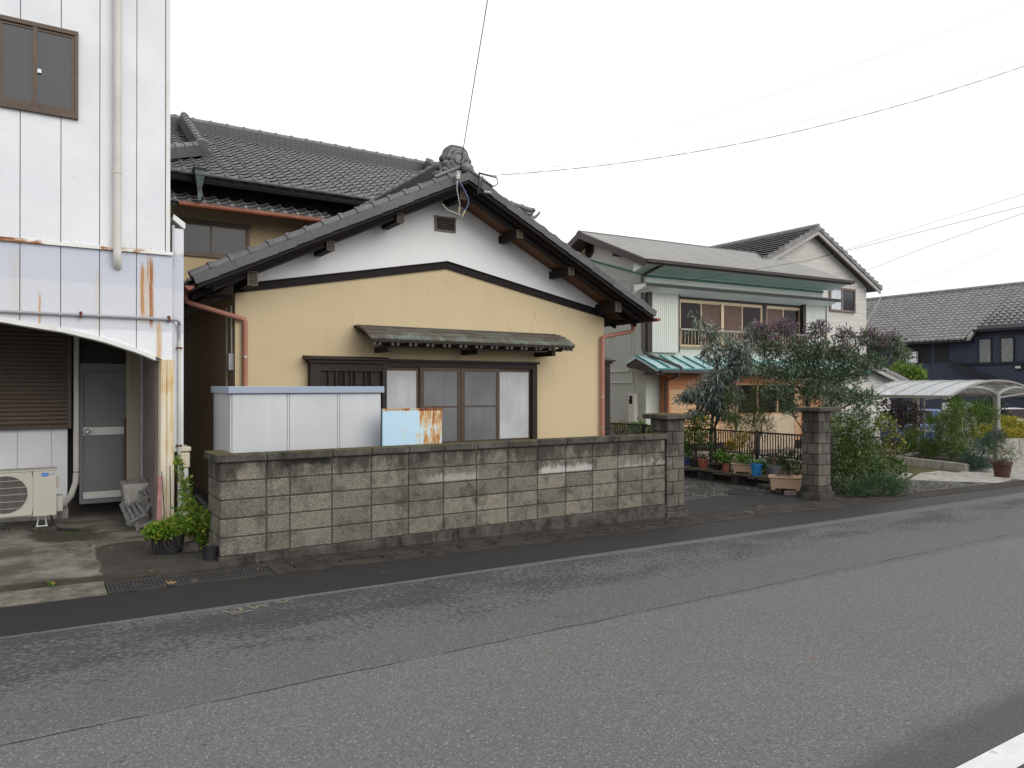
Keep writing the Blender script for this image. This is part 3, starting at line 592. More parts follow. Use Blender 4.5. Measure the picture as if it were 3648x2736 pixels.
mb.box(-.07, AX1, 10.0, 10.03, AZ0, AZ1 - .02); mb.box(AX0, cx - .262, 10.0, 10.03, AZ0, AZ1 - .02)
mb.build('casing', MT['acbody'], ac, recalc=False)
MB().box(AX0 - .006, AX1 + .006, 9.993, 10.286, AZ1 - .02, AZ1).build('top_cover', MT['acbody'], ac, bevel=.006)
mb = MB(); mb.lathe([(0, 0), (rr, 0)], (cx, 10.028, cz), 32, 'y'); mb.build('fan_recess', MT['acdark'], ac)
mb = MB(); mb.lathe([(0, -.012), (.04, -.01), (.045, 0)], (cx, 10.024, cz), 16, 'y')
for k in range(3):
    a = 2 * math.pi * k / 3; mb.add([(cx + .04 * math.cos(a), 10.02, cz + .04 * math.sin(a)), (cx + .18 * math.cos(a - .3), 10.016, cz + .18 * math.sin(a - .3)), (cx + .19 * math.cos(a + .5), 10.026, cz + .19 * math.sin(a + .5))], [(0, 1, 2)])
mb.build('fan', MT['darkmetal'], ac)
mb = MB()
for k in range(-20, 21):
    x = cx + k * .0103; h = math.sqrt(max(0, rr * rr - (x - cx) ** 2)); mb.box(x - .0008, x + .0008, 9.994, 9.998, cz - h, cz + h)
for k in range(-2, 3):
    z = cz + k * .078; h = math.sqrt(max(0, rr * rr - (z - cz) ** 2)); mb.box(cx - h - .02, cx + h + .02, 9.989, 9.994, z - .0025, z + .0025)
mb.build('fan_grille', MT['acbody'], ac)
MB().box(.157, .222, 10.06, 10.27, .285, .47).build('valve_cover', MT['acbody'], ac, bevel=.01)
MB().box(.159, .185, 10.07, 10.12, .56, .70).build('side_grip', MT['acbody'], ac, bevel=.006)
lb = MB().box(.012, .072, 9.997, 9.9995, .715, .755).build('label', MT['blue'], ac)
def text(body, size, mat, parent, loc, name='lettering', rot=(math.pi / 2, 0, 0)):
    cu = bpy.data.curves.new(name, 'FONT'); cu.body = body; cu.size = size; cu.extrude = .0003; cu.align_x = 'CENTER'; cu.align_y = 'CENTER'
    t = bpy.data.objects.new(name, cu); COL.objects.link(t); bpy.context.view_layer.update()
    me = bpy.data.meshes.new_from_object(t.evaluated_get(bpy.context.evaluated_depsgraph_get())); bpy.data.objects.remove(t)
    me.materials.clear(); me.materials.append(mat); o = bpy.data.objects.new(name, me); COL.objects.link(o); o.parent = parent
    o.location = Vector(loc) - root_loc(parent); o.rotation_euler = rot; return o
text('MITSUBISHI', .0105, MT['labelwhite'], ac, (.042, 9.9965, .735)); text('霧ヶ峰', .024, MT['blue'], ac, (.104, 9.9985, .735))
ft = MB()
for s in (-1, 1): ft.tube([(.015 + s * .048, 10.14, .115), (.015 + s * .034, 10.14, .215), (.015 + s * .02, 10.14, .255)], .007, 6)
ft.tube([(-.045, 10.14, .118), (.075, 10.14, .118)], .007, 6); ft.tube([(-.03, 10.14, .225), (.06, 10.14, .225)], .007, 6); ft.tube([(-.01, 10.14, .258), (.04, 10.14, .258)], .009, 6)
fm = ft.mesh('foot', MT['labelwhite'])
for x in (0, -.46): piece('foot', fm, ac, (x, 0, .005))
for x, d_ in ((.02, 'concrete block under the outer foot of the air conditioner'), (-.44, 'concrete block under the fan side of the air conditioner')):
    solo('concrete_block', MB().box(x - .10, x + .14, 10.06, 10.30, .035, .115), MT['basec'], d_, 'block', (x, 10.18, .03), bevel=.005)
solo('drain_hose', MB().tube([(.10, 10.2, .25), (.14, 10.15, .10), (.20, 10.05, .08), (.30, 9.98, .075), (.37, 9.9, .075)], .011, 7), MT['acdark'], 'black drain hose lying on the mossy concrete', 'hose', (.2, 10, .05), smooth=True)
mh = thing('manhole_cover', 'round concrete manhole cover set in the stained apron', 'manhole cover', (.18, 8.86, .03))
mb = MB(); mb.lathe([(.0, .083), (.255, .083), (.265, .076), (.265, .03)], (.18, 8.86, 0), 40); mb.build('lid', MT['leftgutter'], mh)
mb = MB(); mb.lathe([(.275, .03), (.275, .079), (.325, .079), (.345, .03)], (.18, 8.86, 0), 40); mb.build('ring', MT['apron'], mh)
mb = MB(); mb.box(.15, .21, 8.855, 8.867, .082, .0845); mb.build('lifting_slot', MT['rustclip'], mh)
solo('concrete_box', MB().hexa([(.90, 9.95, .04), (1.20, 9.95, .04), (1.20, 10.55, .04), (.90, 10.55, .04), (.84, 9.98, .56), (1.15, 9.98, .56), (1.15, 10.5, .56), (.84, 10.5, .56)]), MT['palecon'], 'grey concrete box tilted against the rusting post', 'box', (1, 10.2, .04), bevel=.02)
# broken pallet steps leaning by the column
st = thing('wooden_steps', 'grey weathered wooden slat steps tipped over beside the rusty column', 'steps', (1.02, 9.75, .04))
def plank(mb, a, b, w, t, up):
    a, b, up = Vector(a), Vector(b), Vector(up).normalized(); d = (b - a).normalized(); s = d.cross(up).normalized() * w / 2; n_ = s.cross(d).normalized() * t / 2
    return mb.hexa([a - s - n_, b - s - n_, b + s - n_, a + s - n_, a - s + n_, b - s + n_, b + s + n_, a + s + n_])
def tread(c, n_):
    c = [Vector(q) for q in c]; nn = (c[1] - c[0]).cross(c[2] - c[0]).normalized() * .012
    if nn.z < 0: nn = -nn
    for k in range(n_):
        a, b = k / n_ + .03, (k + .80) / n_; P = [c[3].lerp(c[2], a), c[3].lerp(c[2], b), c[0].lerp(c[1], b), c[0].lerp(c[1], a)]
        MB().hexa([p - nn for p in P] + [p + nn for p in P]).build('slat', MT['greywood'], st)
    for t_ in (.08, .80):
        a, b = c[3].lerp(c[0], t_) - nn * 2.4, c[2].lerp(c[1], t_) - nn * 2.4; plank(MB(), a, b, .04, .026, nn).build('rail', MT['greywood'], st)
    plank(MB(), c[3] - nn * .2 + Vector((0, -.012, -.012)), c[2] - nn * .2 + Vector((0, -.012, -.012)), .03, .018, (0, -1, .3)).build('nosing', MT['greywood'], st)
tread([(.802, 10.05, .313), (1.0, 9.97, .365), (1.058, 9.62, .261), (.848, 9.66, .155)], 4); tread([(.97, 10.2, .531), (1.174, 10.12, .632), (1.186, 9.78, .464), (1.021, 9.82, .407)], 4)
for a, b in (((.94, 9.68, .20), (.967, 9.62, .05)), ((1.13, 9.75, .42), (1.15, 9.60, .05)), ((.965, 9.63, .085), (1.15, 9.56, .17)), ((1.03, 9.72, .225), (1.16, 9.75, .40)), ((.82, 10.03, .30), (1.0, 10.2, .53))):
    mb = MB(); plank(mb, a, b, .034, .03, (0, -1, .3)); mb.build('leg', MT['greywood'], st)
solo('pink_board', MB().hexa([(1.10, 9.12, .05), (1.15, 9.10, .05), (1.15, 9.19, .05), (1.10, 9.19, .05), (1.128, 9.165, .73), (1.158, 9.15, .73), (1.158, 9.18, .73), (1.128, 9.18, .73)]), MT['pinkboard'], 'narrow faded pink board leaning on the stained column', 'board', (1.12, 9.15, .05))
for x, xx, h in ((1.175, 1.14, .80), (1.225, 1.225, .86), (1.33, 1.37, .78)):
    solo('garden_stake', MB().tube([(x, 8.9, .045), (xx, 9.0, h)], .005, 6), MT['darkmetal'], {1.175: 'thin garden stake leaning toward the pink board', 1.225: 'thin upright garden stake in front of the stained column', 1.33: 'thin garden stake beside the white conduit'}[x], 'stake', (x, 8.9, .04), 'thin garden stakes')
solo('white_post', MB().box(1.345, 1.445, 8.62, 8.74, .04, .245).prism([(1.345, .245), (1.445, .245), (1.42, .30), (1.37, .30)], 'y', 8.62, 8.74), MT['palecon'], 'short white concrete post hidden partly by green leaves', 'post', (1.4, 8.68, .04), bevel=.006)
solo('stone', MB().hexa([(1.22, 8.13, .03), (1.40, 8.10, .03), (1.42, 8.3, .03), (1.24, 8.32, .03), (1.24, 8.16, .13), (1.37, 8.14, .14), (1.38, 8.28, .13), (1.26, 8.3, .12)]), MT['basec'], 'squarish mossy stone beside the black plant tub', 'stone', (1.3, 8.2, .03), bevel=.02)
solo('black_bucket', MB().lathe([(0, .0), (.06, 0), (.075, .12), (.082, .13), (.07, .125), (.055, .02), (0, .02)], (1.41, 7.68, .04), 18), MT['blackpot'], 'shiny black bucket standing against the end of the block wall', 'bucket', (1.385, 7.7, .045), smooth=True)
# ------------------------------------------------------------------ block wall with coping
BW = thing('block_wall', 'mossy grey concrete block wall with coping along the street', 'wall', (4.5, 7.62, -.06))
cols = [1.476, 1.926, 2.163] + [2.163 + .4443 * k for k in range(1, 13)]
CH = .185; ROW0 = .077
core = MB(); core.box(1.50, 7.49, 7.585, 7.68, .05, 1.0).box(1.50, 1.585, 7.68, 8.12, .05, 1.0); core.build('mortar_core', MT['mortar'], BW)
cache = {}
def block_mesh(w, d, h, mat, name='block', bev=.007, salt=0):
    k = (round(w, 3), round(d, 3), round(h, 3), mat.name, salt)
    if k not in cache: cache[k] = MB().box(-w / 2, w / 2, 0, d, 0, h).mesh(name, mat, bevel=bev)
    return cache[k]
for r in range(5):
    for a, b in zip(cols, cols[1:]):
        a0 = a - .0 if a < 1.5 else a
        piece('block', block_mesh(b - a0 - .012, .118, CH - .012, MT['block']), BW, ((a0 + b) / 2, 7.57 + rng.uniform(-.002, .002), ROW0 + r * CH + rng.uniform(-.001, .001)))
    piece('block', block_mesh(.108, .455, CH - .012, MT['block']), BW, (1.476 + .056, 7.696, ROW0 + r * CH))
ce = [1.437, 1.926] + [2.163 + .4443 * k for k in range(1, 12)] + [7.505]
for a, b in zip(ce, ce[1:]): piece('coping', block_mesh(b - a - .008, .195, .074, MT['cap'], 'coping', .006), BW, ((a + b) / 2, 7.535, ROW0 + 5 * CH + .002))
piece('coping', block_mesh(.195, .43, .074, MT['cap'], 'coping', .006), BW, (1.437 + .0975, 7.736, ROW0 + 5 * CH + .002))
mb = MB(); mb.hexa([(1.462, 7.548, -.25), (7.50, 7.548, -.35), (7.50, 7.72, -.35), (1.462, 7.72, -.25), (1.462, 7.548, .072), (7.50, 7.548, .072), (7.50, 7.72, .072), (1.462, 7.72, .072)]); mb.box(1.462, 1.60, 7.721, 8.16, -.1, .071); mb.build('footing', MT['basec'], BW, bevel=.008)
solo('garden_hose', MB().tube([(1.56, 9.3, .46), (1.56, 8.8, .42), (1.53, 8.5, .36), (1.50, 8.25, .26), (1.46, 8.2, .12), (1.44, 8.2, .05)], .016, 7), MT['blackpot'], 'black hose running low along the gap beside the block wall', 'hose', (1.53, 8.5, .05), smooth=True)

# ------------------------------------------------------------------ gateposts
def gatepost(x0, y0, top, n, label, foot, w=.355):
    g0 = gz(x0 + .17); t = thing('gatepost', label, 'gatepost', (x0 + w / 2, y0 + w / 2, g0), 0, 'block gateposts of the driveway')
    MB().box(x0 + .03, x0 + w - .03, y0 + .03, y0 + w - .03, g0, top).build('mortar_core', MT['mortar'], t)
    zb = g0 + foot; ch = (top - .075 - zb) / n; s = w / 3
    for k in range(n):
        z = zb + k * ch; e = .005
        P = [(0, 2 * s, 0, s), (2 * s, w, 0, 2 * s), (s, w, 2 * s, w), (0, s, s, w)]
        if k % 2: P = [(w - b, w - a, c, d) for a, b, c, d in P]
        for a, b, c, d in P: MB().box(x0 + a + e, x0 + b - e, y0 + c + e, y0 + d - e, z + e, z + ch - e).build('block', MT['postblock'], t, bevel=.007)
    o = .075; mb = MB(); a, b, c, d = x0 - o, x0 + w + o, y0 - o, y0 + w + o; z = top - .075
    mb.add([(a + .02, c + .02, z), (b - .02, c + .02, z), (b - .02, d - .02, z), (a + .02, d - .02, z), (a, c, z + .012), (b, c, z + .012), (b, d, z + .012), (a, d, z + .012), (a, c, z + .062), (b, c, z + .062), (b, d, z + .062), (a, d, z + .062), (a + .05, c + .05, z + .078), (b - .05, c + .05, z + .078), (b - .05, d - .05, z + .078), (a + .05, d - .05, z + .078)],
           [(3, 2, 1, 0), (12, 13, 14, 15)] + [(i * 4 + k, i * 4 + (k + 1) % 4, i * 4 + 4 + (k + 1) % 4, i * 4 + 4 + k) for i in range(3) for k in range(4)])
    mb.build('coping', MT['cap'], t)
    MB().box(x0 - .03, x0 + w + .05, y0 - .035, y0 + w + .03, g0 - .15, g0 + foot * .55).build('footing', MT['basec'], t, bevel=.008)
    MB().box(x0 - .012, x0 + w + .012, y0 - .012, y0 + w + .012, g0 + foot * .55, g0 + foot - .004).build('footing_course', MT['basec'], t, bevel=.01)
gatepost(7.507, 7.545, 1.355, 7, 'block gatepost joined to the end of the long block wall', .14)
gatepost(11.10, 7.585, 1.395, 7, 'free standing block gatepost overgrown by shrubs at its back', .23, .345)

# ------------------------------------------------------------------ storage cabinet and rusty locker behind the wall
cb = thing('storage_cabinet', 'white metal storage cabinet with pale blue roof edge behind the block wall', 'cabinet', (2.67, 9.0, -.02))
CX0, CX1, CY0, CY1 = 1.775, 3.565, 8.52, 9.46
MB().box(CX0, CX1, CY0 + .02, CY1, -.02, 1.68).build('body', MT['cabinet'], cb)
ed = [CX0 + .02, CX0 + .628, CX0 + .655, CX0 + 1.228, CX0 + 1.258, CX0 + 1.775]
for a, b in ((ed[0], ed[1]), (ed[2], ed[3]), (ed[4], ed[5])): MB().box(a, b - .004, CY0, CY0 + .02, .02, 1.665).build('door', MT['cabinet'], cb, bevel=.003)
for a, b in ((ed[1], ed[2]), (ed[3], ed[4])): MB().box(a + .003, b - .003, CY0 + .006, CY0 + .02, .02, 1.67).build('door_stile', MT['cabinet'], cb)
MB().box(CX0 - .028, CX1 + .028, CY0 - .035, CY1 + .03, 1.672, 1.752).build('roof', MT['cabtop'], cb, bevel=.006)
lk = thing('steel_panel', 'light blue steel panel eaten by brown rust behind the block wall', 'panel', (3.85, 8.4, -.04))
MB().box(3.452, 4.245, 8.20, 8.235, -.04, 1.468).build('sheet', MT['locker'], lk)
MB().box(3.447, 4.25, 8.193, 8.242, 1.469, 1.482).build('top_edge', MT['locker'], lk)

# ------------------------------------------------------------------ cream gabled house
XC, HY, FY = 5.67, 10.8, 10.03            # gable centre, wall plane, verge plane
def T(x): return 5.135 - .49 * abs(x - XC)
H = thing('cream_house', 'single storey cream stucco house wing with tiled gable facing the street', 'house', (XC, 12.5, -.08))
L0, L1 = 2.32, 9.08
def belt(x): return 3.07 + (3.71 - 3.07) * (1 - abs(x - XC) / 3.38)
mb = MB(); mb.prism([(L0, -.3), (L1, -.3), (L1, belt(L1)), (XC, belt(XC)), (L0, belt(L0))], 'y', HY, 17.1); mb.build('wall', MT['cream'], H)
mb = MB(); mb.prism([(L0 + .002, belt(L0) + .001), (XC, belt(XC) + .001), (L1 - .002, belt(L1) + .001), (L1 - .002, T(L1) - .2), (XC, T(XC) - .2), (L0 + .002, T(L0) - .2)], 'y', HY + .004, 17.0); mb.build('gable_wall', MT['gable'], H)
for s in (0, 1):
    xa, xb = (L0 - .02, XC) if s == 0 else (XC, L1 + .02)
    mb = MB(); za, zb = belt(xa), belt(xb); mb.hexa([(xa, HY - .035, za), (xb, HY - .035, zb), (xb, HY + .05, zb), (xa, HY + .05, za), (xa, HY - .035, za + .108), (xb, HY - .035, zb + .108), (xb, HY + .05, zb + .108), (xa, HY + .05, za + .108)]); mb.build('belt_beam', MT['beam'], H)
    mb = MB(); mb.hexa([(xa, HY - .055, za + .109), (xb, HY - .055, zb + .109), (xb, HY + .05, zb + .109), (xa, HY + .05, za + .109), (xa, HY - .055, za + .125), (xb, HY - .055, zb + .125), (xb, HY + .05, zb + .125), (xa, HY + .05, za + .125)]); mb.build('belt_strip', MT['beam'], H)
MB().box(L0 - .012, L0 + .06, HY - .012, HY + .1, -.2, 3.06).build('corner_post', MT['cream'], H)
# purlins with patterned metal ends
for k in (-3, -2, -1, 0, 1, 2, 3):
    x = XC - .005 + k * 1.085; zt = T(x) - .232; hw, hh = .055, .13
    if abs(k) == 3: hh = .185; hw = .064
    if k == 0: hh = .155
    pu = MB().box(x - hw, x + hw, 10.235, HY + .1, zt - hh, zt).build('purlin', MT['beam'], H)
    mb = MB(); mb.box(x - hw - .004, x + hw + .004, 10.20, 10.23, zt - hh - .004, zt - hh + .014).box(x - hw - .004, x + hw + .004, 10.20, 10.23, zt - .010, zt + .004).box(x - hw - .004, x - hw + .014, 10.2, 10.23, zt - hh + .014, zt - .01).box(x + hw - .014, x + hw + .004, 10.2, 10.23, zt - hh + .014, zt - .01)
    for j in range(6): mb.box(x - hw + .018, x + hw - .018, 10.204, 10.216, zt - hh + .022 + j * (hh - .04) / 6, zt - hh + .022 + (j + .6) * (hh - .04) / 6)
    mb.build('end_cap', MT['endcap'], pu)
# roof slabs, soffit, barge boards
def slope(mb, s, xa, xb, y0, y1, o0, o1):             # beam following one roof slope: offsets o0<o1 below the tile line
    za, zb = T(xa), T(xb); return mb.hexa([(xa, y0, za + o0), (xb, y0, zb + o0), (xb, y1, zb + o0), (xa, y1, za + o0), (xa, y0, za + o1), (xb, y0, zb + o1), (xb, y1, zb + o1), (xa, y1, za + o1)])
TIP = 4.03
for s in (-1, 1):
    xt = XC + s * TIP
    slope(MB(), s, XC, xt, 10.10, 17.2, -.17, -.075).build('roof_deck', MT['kawdark'], H)
    slope(MB(), s, XC, XC + s * 3.84, 10.34, 17.0, -.20, -.172).build('soffit', MT['soffit'], H)
    for j, (y0, y1, a, b) in enumerate(((10.05, 10.15, -.172, -.115), (10.14, 10.26, -.212, -.173), (10.25, 10.34, -.282, -.213))):
        slope(MB(), s, XC, xt - s * (.05 + .11 * j), y0, y1, a, b).build('barge_board', MT['beam'], H)
    # verge tiles: hanging flaps with round cover tiles above
    N = 16; dx = TIP / N
    fl = MB(); ang = s * math.atan(.49)
    L = dx / math.cos(ang) + .03
    fl.box(-L / 2, L / 2, 0, .022, -.105, .012).box(-L / 2, L / 2, .022, .22, -.012, .012)
    fm = fl.mesh('verge_tile', MT['kawverge'], bevel=.004)
    rt = MB(); rt.tube([(-L / 2, 0, 0), (L / 2, 0, 0)], .066, 12); rt.tube([(-.028 - s * L * .42, 0, .002), (.028 - s * L * .42, 0, .002)], .083, 12)
    rm = rt.mesh('cover_tile', MT['kawcover'], smooth=True)
    for k in range(N):
        xm = XC + s * (k + .5) * dx; z = T(xm)
        piece('verge_tile', fm, H, (xm, 10.02 + rng.uniform(-.003, .003), z - .004 + rng.uniform(-.004, .004)), (0, ang - s * .03, 0))
        piece('cover_tile', rm, H, (xm, 10.21, z + .035), (0, ang, 0))
    # rows of field tiles behind the verge
    mb = MB()
    for r_ in range(N):
        xa, xb = XC + s * r_ * dx, XC + s * (r_ + 1.06) * dx
        for c in range(24):
            y0 = 10.32 + c * .28
            for j in range(4):
                h = [.0, .028, .05, .02, .0]; ya, yb = y0 + j * .07, y0 + (j + 1) * .07
                mb.quad((xa, ya, T(xa) - .05 + h[j]), (xa, yb, T(xa) - .05 + h[j + 1]), (xb, yb, T(xb) - .02 + h[j + 1]), (xb, ya, T(xb) - .02 + h[j]))
                mb.quad((xb, ya, T(xb) - .02 + h[j]), (xb, yb, T(xb) - .02 + h[j + 1]), (xb, yb, T(xb) - .07 + h[j + 1]), (xb, ya, T(xb) - .07 + h[j]))
    mb.build('roof_tiles', MT['kawara'], H, kind='stuff', recalc=False)
    # eave gutter, seen end on, with its hopper and bent pipe
    xg = XC + s * 4.08; zg = T(xt) - .125
    mb = MB(); mb.lathe([(.055, -3.4), (.055, 3.4)], (xg, 13.42, zg), 10, 'y', math.pi, 2 * math.pi); mb.lathe([(.0, -3.395), (.055, -3.395)], (xg, 13.42, zg), 10, 'y', math.pi, 2 * math.pi); mb.lathe([(.060, -3.4), (.060, 3.4)], (xg, 13.42, zg), 10, 'y', math.pi, 2 * math.pi)
    for k in range(8):                                # eave battens and gutter brackets
        y = 10.35 + k * .8; mb.tube([(xg - s * .05, y, zg + .05), (xg - s * .18, y, zg + .02)], .006, 5)
    mb.build('eave_gutter', MT['redgutter'], H)
    for y in (10.5, 11.1, 11.7, 12.4): slope(MB(), s, XC + s * 3.38, xt - s * .06, y, y + .06, -.28, -.2).build('rafter', MT['beam'], H)
    MB().box(*sorted((XC + s * 3.43, XC + s * 3.86)), 10.74, 10.79, 2.99, 3.04).build('eave_batten', MT['beam'], H)
hop = MB(); hop.lathe([(.052, .12), (.075, .10), (.075, .06), (.045, .0), (.04, -.06), (0, -.06)], (9.70, 10.66, 2.93), 14)
hop.tube([(9.70, 10.66, 2.88), (9.69, 10.67, 2.845), (9.66, 10.68, 2.82), (9.03, 10.72, 2.70), (8.99, 10.728, 2.685), (8.981, 10.73, 2.64), (8.981, 10.73, -.15)], .038, 10)
dp = hop.build('downspout', MT['redpipe'], H, smooth=True)
hop = MB(); hop.tube([(1.63, 10.66, 3.06), (1.635, 10.66, 2.95), (1.66, 10.67, 2.90), (1.72, 10.675, 2.875), (2.36, 10.72, 2.715), (2.415, 10.728, 2.70), (2.43, 10.73, 2.65), (2.43, 10.73, -.1)], .036, 10)
dp2 = hop.build('downspout', MT['redpipe'], H, smooth=True)
for x, zs, d in ((8.981, (2.28, 1.55, .98), dp), (2.43, (2.52, 2.17, 1.0), dp2)):
    for z in zs: MB().lathe([(.039, -.012), (.043, -.012), (.043, .012), (.039, .012)], (x, 10.73, z), 12).build('pipe_clip', MT['steel'] if z < 2.2 else MT['redpipe'], d)
# ridge: stacked flat tiles under round caps
zr = 5.08
for j, (hw, z0, z1) in enumerate(((.20, 5.02, 5.12), (.165, 5.122, 5.20), (.150, 5.202, 5.28), (.135, 5.282, 5.36), (.12, 5.362, 5.43))):
    for k in range(22): MB().box(XC - hw, XC + hw, 10.52 + k * .30, 10.52 + k * .30 + .294, z0, z1).build('ridge_course', MT['kawridge'], H) if j in (0, 2, 4) else None
    if j in (1, 3): MB().box(XC - hw, XC + hw, 10.52, 17.1, z0, z1).build('ridge_course', MT['kawridge'], H)
rt = MB(); rt.lathe([(.092, 0), (.092, .28)], (0, 0, 0), 12, 'y', -.15, math.pi + .15); rt.lathe([(.092, .0), (.108, .0), (.108, .05), (.092, .05)], (0, 0, 0), 12, 'y', -.15, math.pi + .15); rm = rt.mesh('ridge_cap', MT['kawara'], smooth=True)
for k in range(23): piece('ridge_cap', rm, H, (XC, 10.50 + k * .285, 5.46))
# ornamental ridge-end tile
def arcpts(cx, cz, r, a0, a1, n=8): return [(cx + r * math.cos(R(a0 + (a1 - a0) * i / n)), cz + r * math.sin(R(a0 + (a1 - a0) * i / n))) for i in range(n + 1)]
on = MB(); ox, oz = XC - .01, 5.36
half = [(0.0, .325)] + arcpts(.06, .16, .165, 80, 10, 7) + arcpts(.20, .07, .085, 60, -50, 5) + arcpts(.27, -.10, .085, 55, -70, 5) + arcpts(.34, -.235, .075, 50, -100, 5) + [(.25, -.27), (.12, -.19), (0, -.13)]
half = [(a * .95, b * .92) for a, b in half]
poly = [(ox + a, oz + b) for a, b in half] + [(ox - a, oz + b) for a, b in half[::-1][1:-1]]
on.prism(poly, 'y', 10.40, 10.53); oni = on.build('ridge_end_tile', MT['kawridge'], H, bevel=.018)
poly2 = [(ox + (px - ox) * .80, oz + .01 + (pz - oz) * .80) for px, pz in poly]; MB().prism(poly2, 'y', 10.372, 10.41).build('raised_face', MT['kawara'], oni, bevel=.015)
poly3 = [(ox + (px - ox) * .62, oz + .02 + (pz - oz) * .62) for px, pz in poly]; MB().prism(poly3, 'y', 10.35, 10.375).build('inner_face', MT['kawridge'], oni, bevel=.01)
mb = MB(); tor = [(.088 + .02 * math.cos(t), .02 * math.sin(t)) for t in [2 * math.pi * k / 8 for k in range(9)]]; mb.lathe(tor, (ox, 10.345, oz + .085), 20, 'y'); mb.lathe([(0, -.012), (.06, -.01), (.07, 0), (.07, .02)], (ox, 10.35, oz + .085), 18, 'y'); mb.build('crest_ring', MT['kawara'], oni, smooth=True)
for sx in (-1, 1):
    mb = MB()
    for cx_, cz_, r in ((.145, .06, .052), (.125, -.02, .042), (.215, -.045, .05), (.24, -.15, .045), (.16, -.10, .034), (.31, -.215, .040)):
        sp = [(ox + sx * (cx_ + (r * (1 - q / 15)) * math.cos(q * .75)), 10.352 - .0008 * q, oz + cz_ + r * (1 - q / 15) * math.sin(q * .75)) for q in range(13)]; mb.tube(sp, r * .30, 6)
    mb.build('scrollwork', MT['kawara'], oni, smooth=True)
for sx in (-1, 1):
    mb = MB(); xa, xb = XC + sx * .05, XC + sx * .50; mb.hexa([(xa, 10.20, T(xa) + .05), (xb, 10.20, T(xb) + .05), (xb, 10.42, T(xb) + .05), (xa, 10.42, T(xa) + .05), (xa, 10.20, T(xa) + .12), (xb, 10.2, T(xb) + .12), (xb, 10.42, T(xb) + .12), (xa, 10.42, T(xa) + .12)])
    mb.tube([(xa, 10.19, T(xa) + .14), (xb + sx * .03, 10.19, T(xb + sx * .03) + .14)], .028, 8); mb.build('ridge_foot', MT['kawara'], oni, bevel=.008)
mb = MB(); mb.lathe([(0, -.055), (.035, -.05), (.066, -.032), (.085, 0), (.088, .03), (.075, .05), (.07, .28)], (XC + .0, 10.09, 5.215), 18, 'y'); mb.build('round_end_tile', MT['kawara'], H, smooth=True)
# gable vent with louvres
vt = MB()
for bx in ((5.445, 5.85, 10.77, 10.82, 4.545, 4.575), (5.455, 5.48, 10.775, 10.82, 4.345, 4.545), (5.815, 5.84, 10.775, 10.82, 4.345, 4.545), (5.455, 5.84, 10.772, 10.82, 4.325, 4.345)): vt.box(*bx)
v = vt.build('gable_vent', MT['rafterend2'], H); MB().box(5.48, 5.815, 10.802, 10.806, 4.345, 4.545).build('vent_dark', MT['acdark'], v)
lv = MB().hexa([(5.48, 10.778, 0), (5.815, 10.778, 0), (5.815, 10.80, .010), (5.48, 10.80, .010), (5.48, 10.774, .009), (5.815, 10.774, .009), (5.815, 10.80, .018), (5.48, 10.80, .018)]).mesh('louvre', MT['rafterend2'])
for k in range(5): piece('louvre', lv, v, (0, 0, 4.352 + k * .039))
# shutter box beside the window
sb = MB().box(3.49, 4.47, 10.70, HY, .30, 2.14).build('shutter_box', MT['darkwood'], H)
MB().prism([(10.56, 2.155), (10.56, 2.185), (10.60, 2.20), (HY, 2.215), (HY, 2.155)], 'x', 3.27, 4.56).build('top_board', MT['darkwood'], sb); MB().box(3.31, 4.54, 10.61, HY, 2.105, 2.155).build('head_mould', MT['darkwood'], sb)
MB().box(3.345, 3.488, 10.645, HY, .3, 2.104).build('post', MT['darkwood'], sb); MB().box(4.472, 4.545, 10.64, HY, .3, 2.104).build('post', MT['darkwood'], sb); MB().box(3.488, 4.472, 10.655, 10.70, 1.985, 2.104).build('rail', MT['darkwood'], sb)
for x in (3.63, 3.74, 3.88, 3.975, 4.05, 4.20, 4.30): MB().box(x - .012, x + .012, 10.662, 10.70, .3, 1.985).build('batten', MT['darkwood'], sb)
for a, b in ((3.745, 3.875), (3.98, 4.045), (4.205, 4.295)): MB().box(a + .012, b - .012, 10.69, 10.70, .3, 1.984).build('board', MT['beam'], sb)
# four-leaf window
fr = MB(); fr.box(4.53, 7.475, 10.66, HY, 2.145, 2.185).box(4.546, 7.445, 10.70, HY, 2.06, 2.144).box(7.335, 7.435, 10.68, HY, .55, 2.06).box(4.546, 4.57, 10.70, HY, .55, 2.06).box(4.57, 7.335, 10.70, HY, .70, .815)
wd = fr.build('window', MT['darkwood'], H); MB().box(4.571, 7.334, 10.77, 10.795, .816, 2.059).build('window_back', MT['acdark'], wd)
for i, (a, b, y, m) in enumerate(((4.572, 5.165, 10.745, 'frosted'), (5.150, 5.915, 10.715, 'screen'), (5.905, 6.665, 10.715, 'screen'), (6.60, 7.333, 10.745, 'frosted'))):
    s = MB(); st_ = [.012, .072, .075, .03][i] if i else .012; rt_ = [.06, .075, .065, .035][i]
    for bx in ((a, a + st_, y, y + .025, .816, 2.058), (b - rt_, b, y, y + .025, .816, 2.058), (a + st_, b - rt_, y + .001, y + .024, .816, .845), (a + st_, b - rt_, y + .001, y + .024, 2.005, 2.058)): s.box(*bx)
    if m == 'screen': s.box(a + st_, b - rt_, y + .002, y + .022, 1.405, 1.43)
    so = s.build('sash', MT['bronze'], wd); MB().box(a + st_, b - rt_, y + .010, y + .014, .846, 2.004).build('pane', MT[m], wd)
MB().box(5.895, 5.925, 10.708, 10.716, .816, 2.058).build('meeting_stile', MT['bronze'], wd)
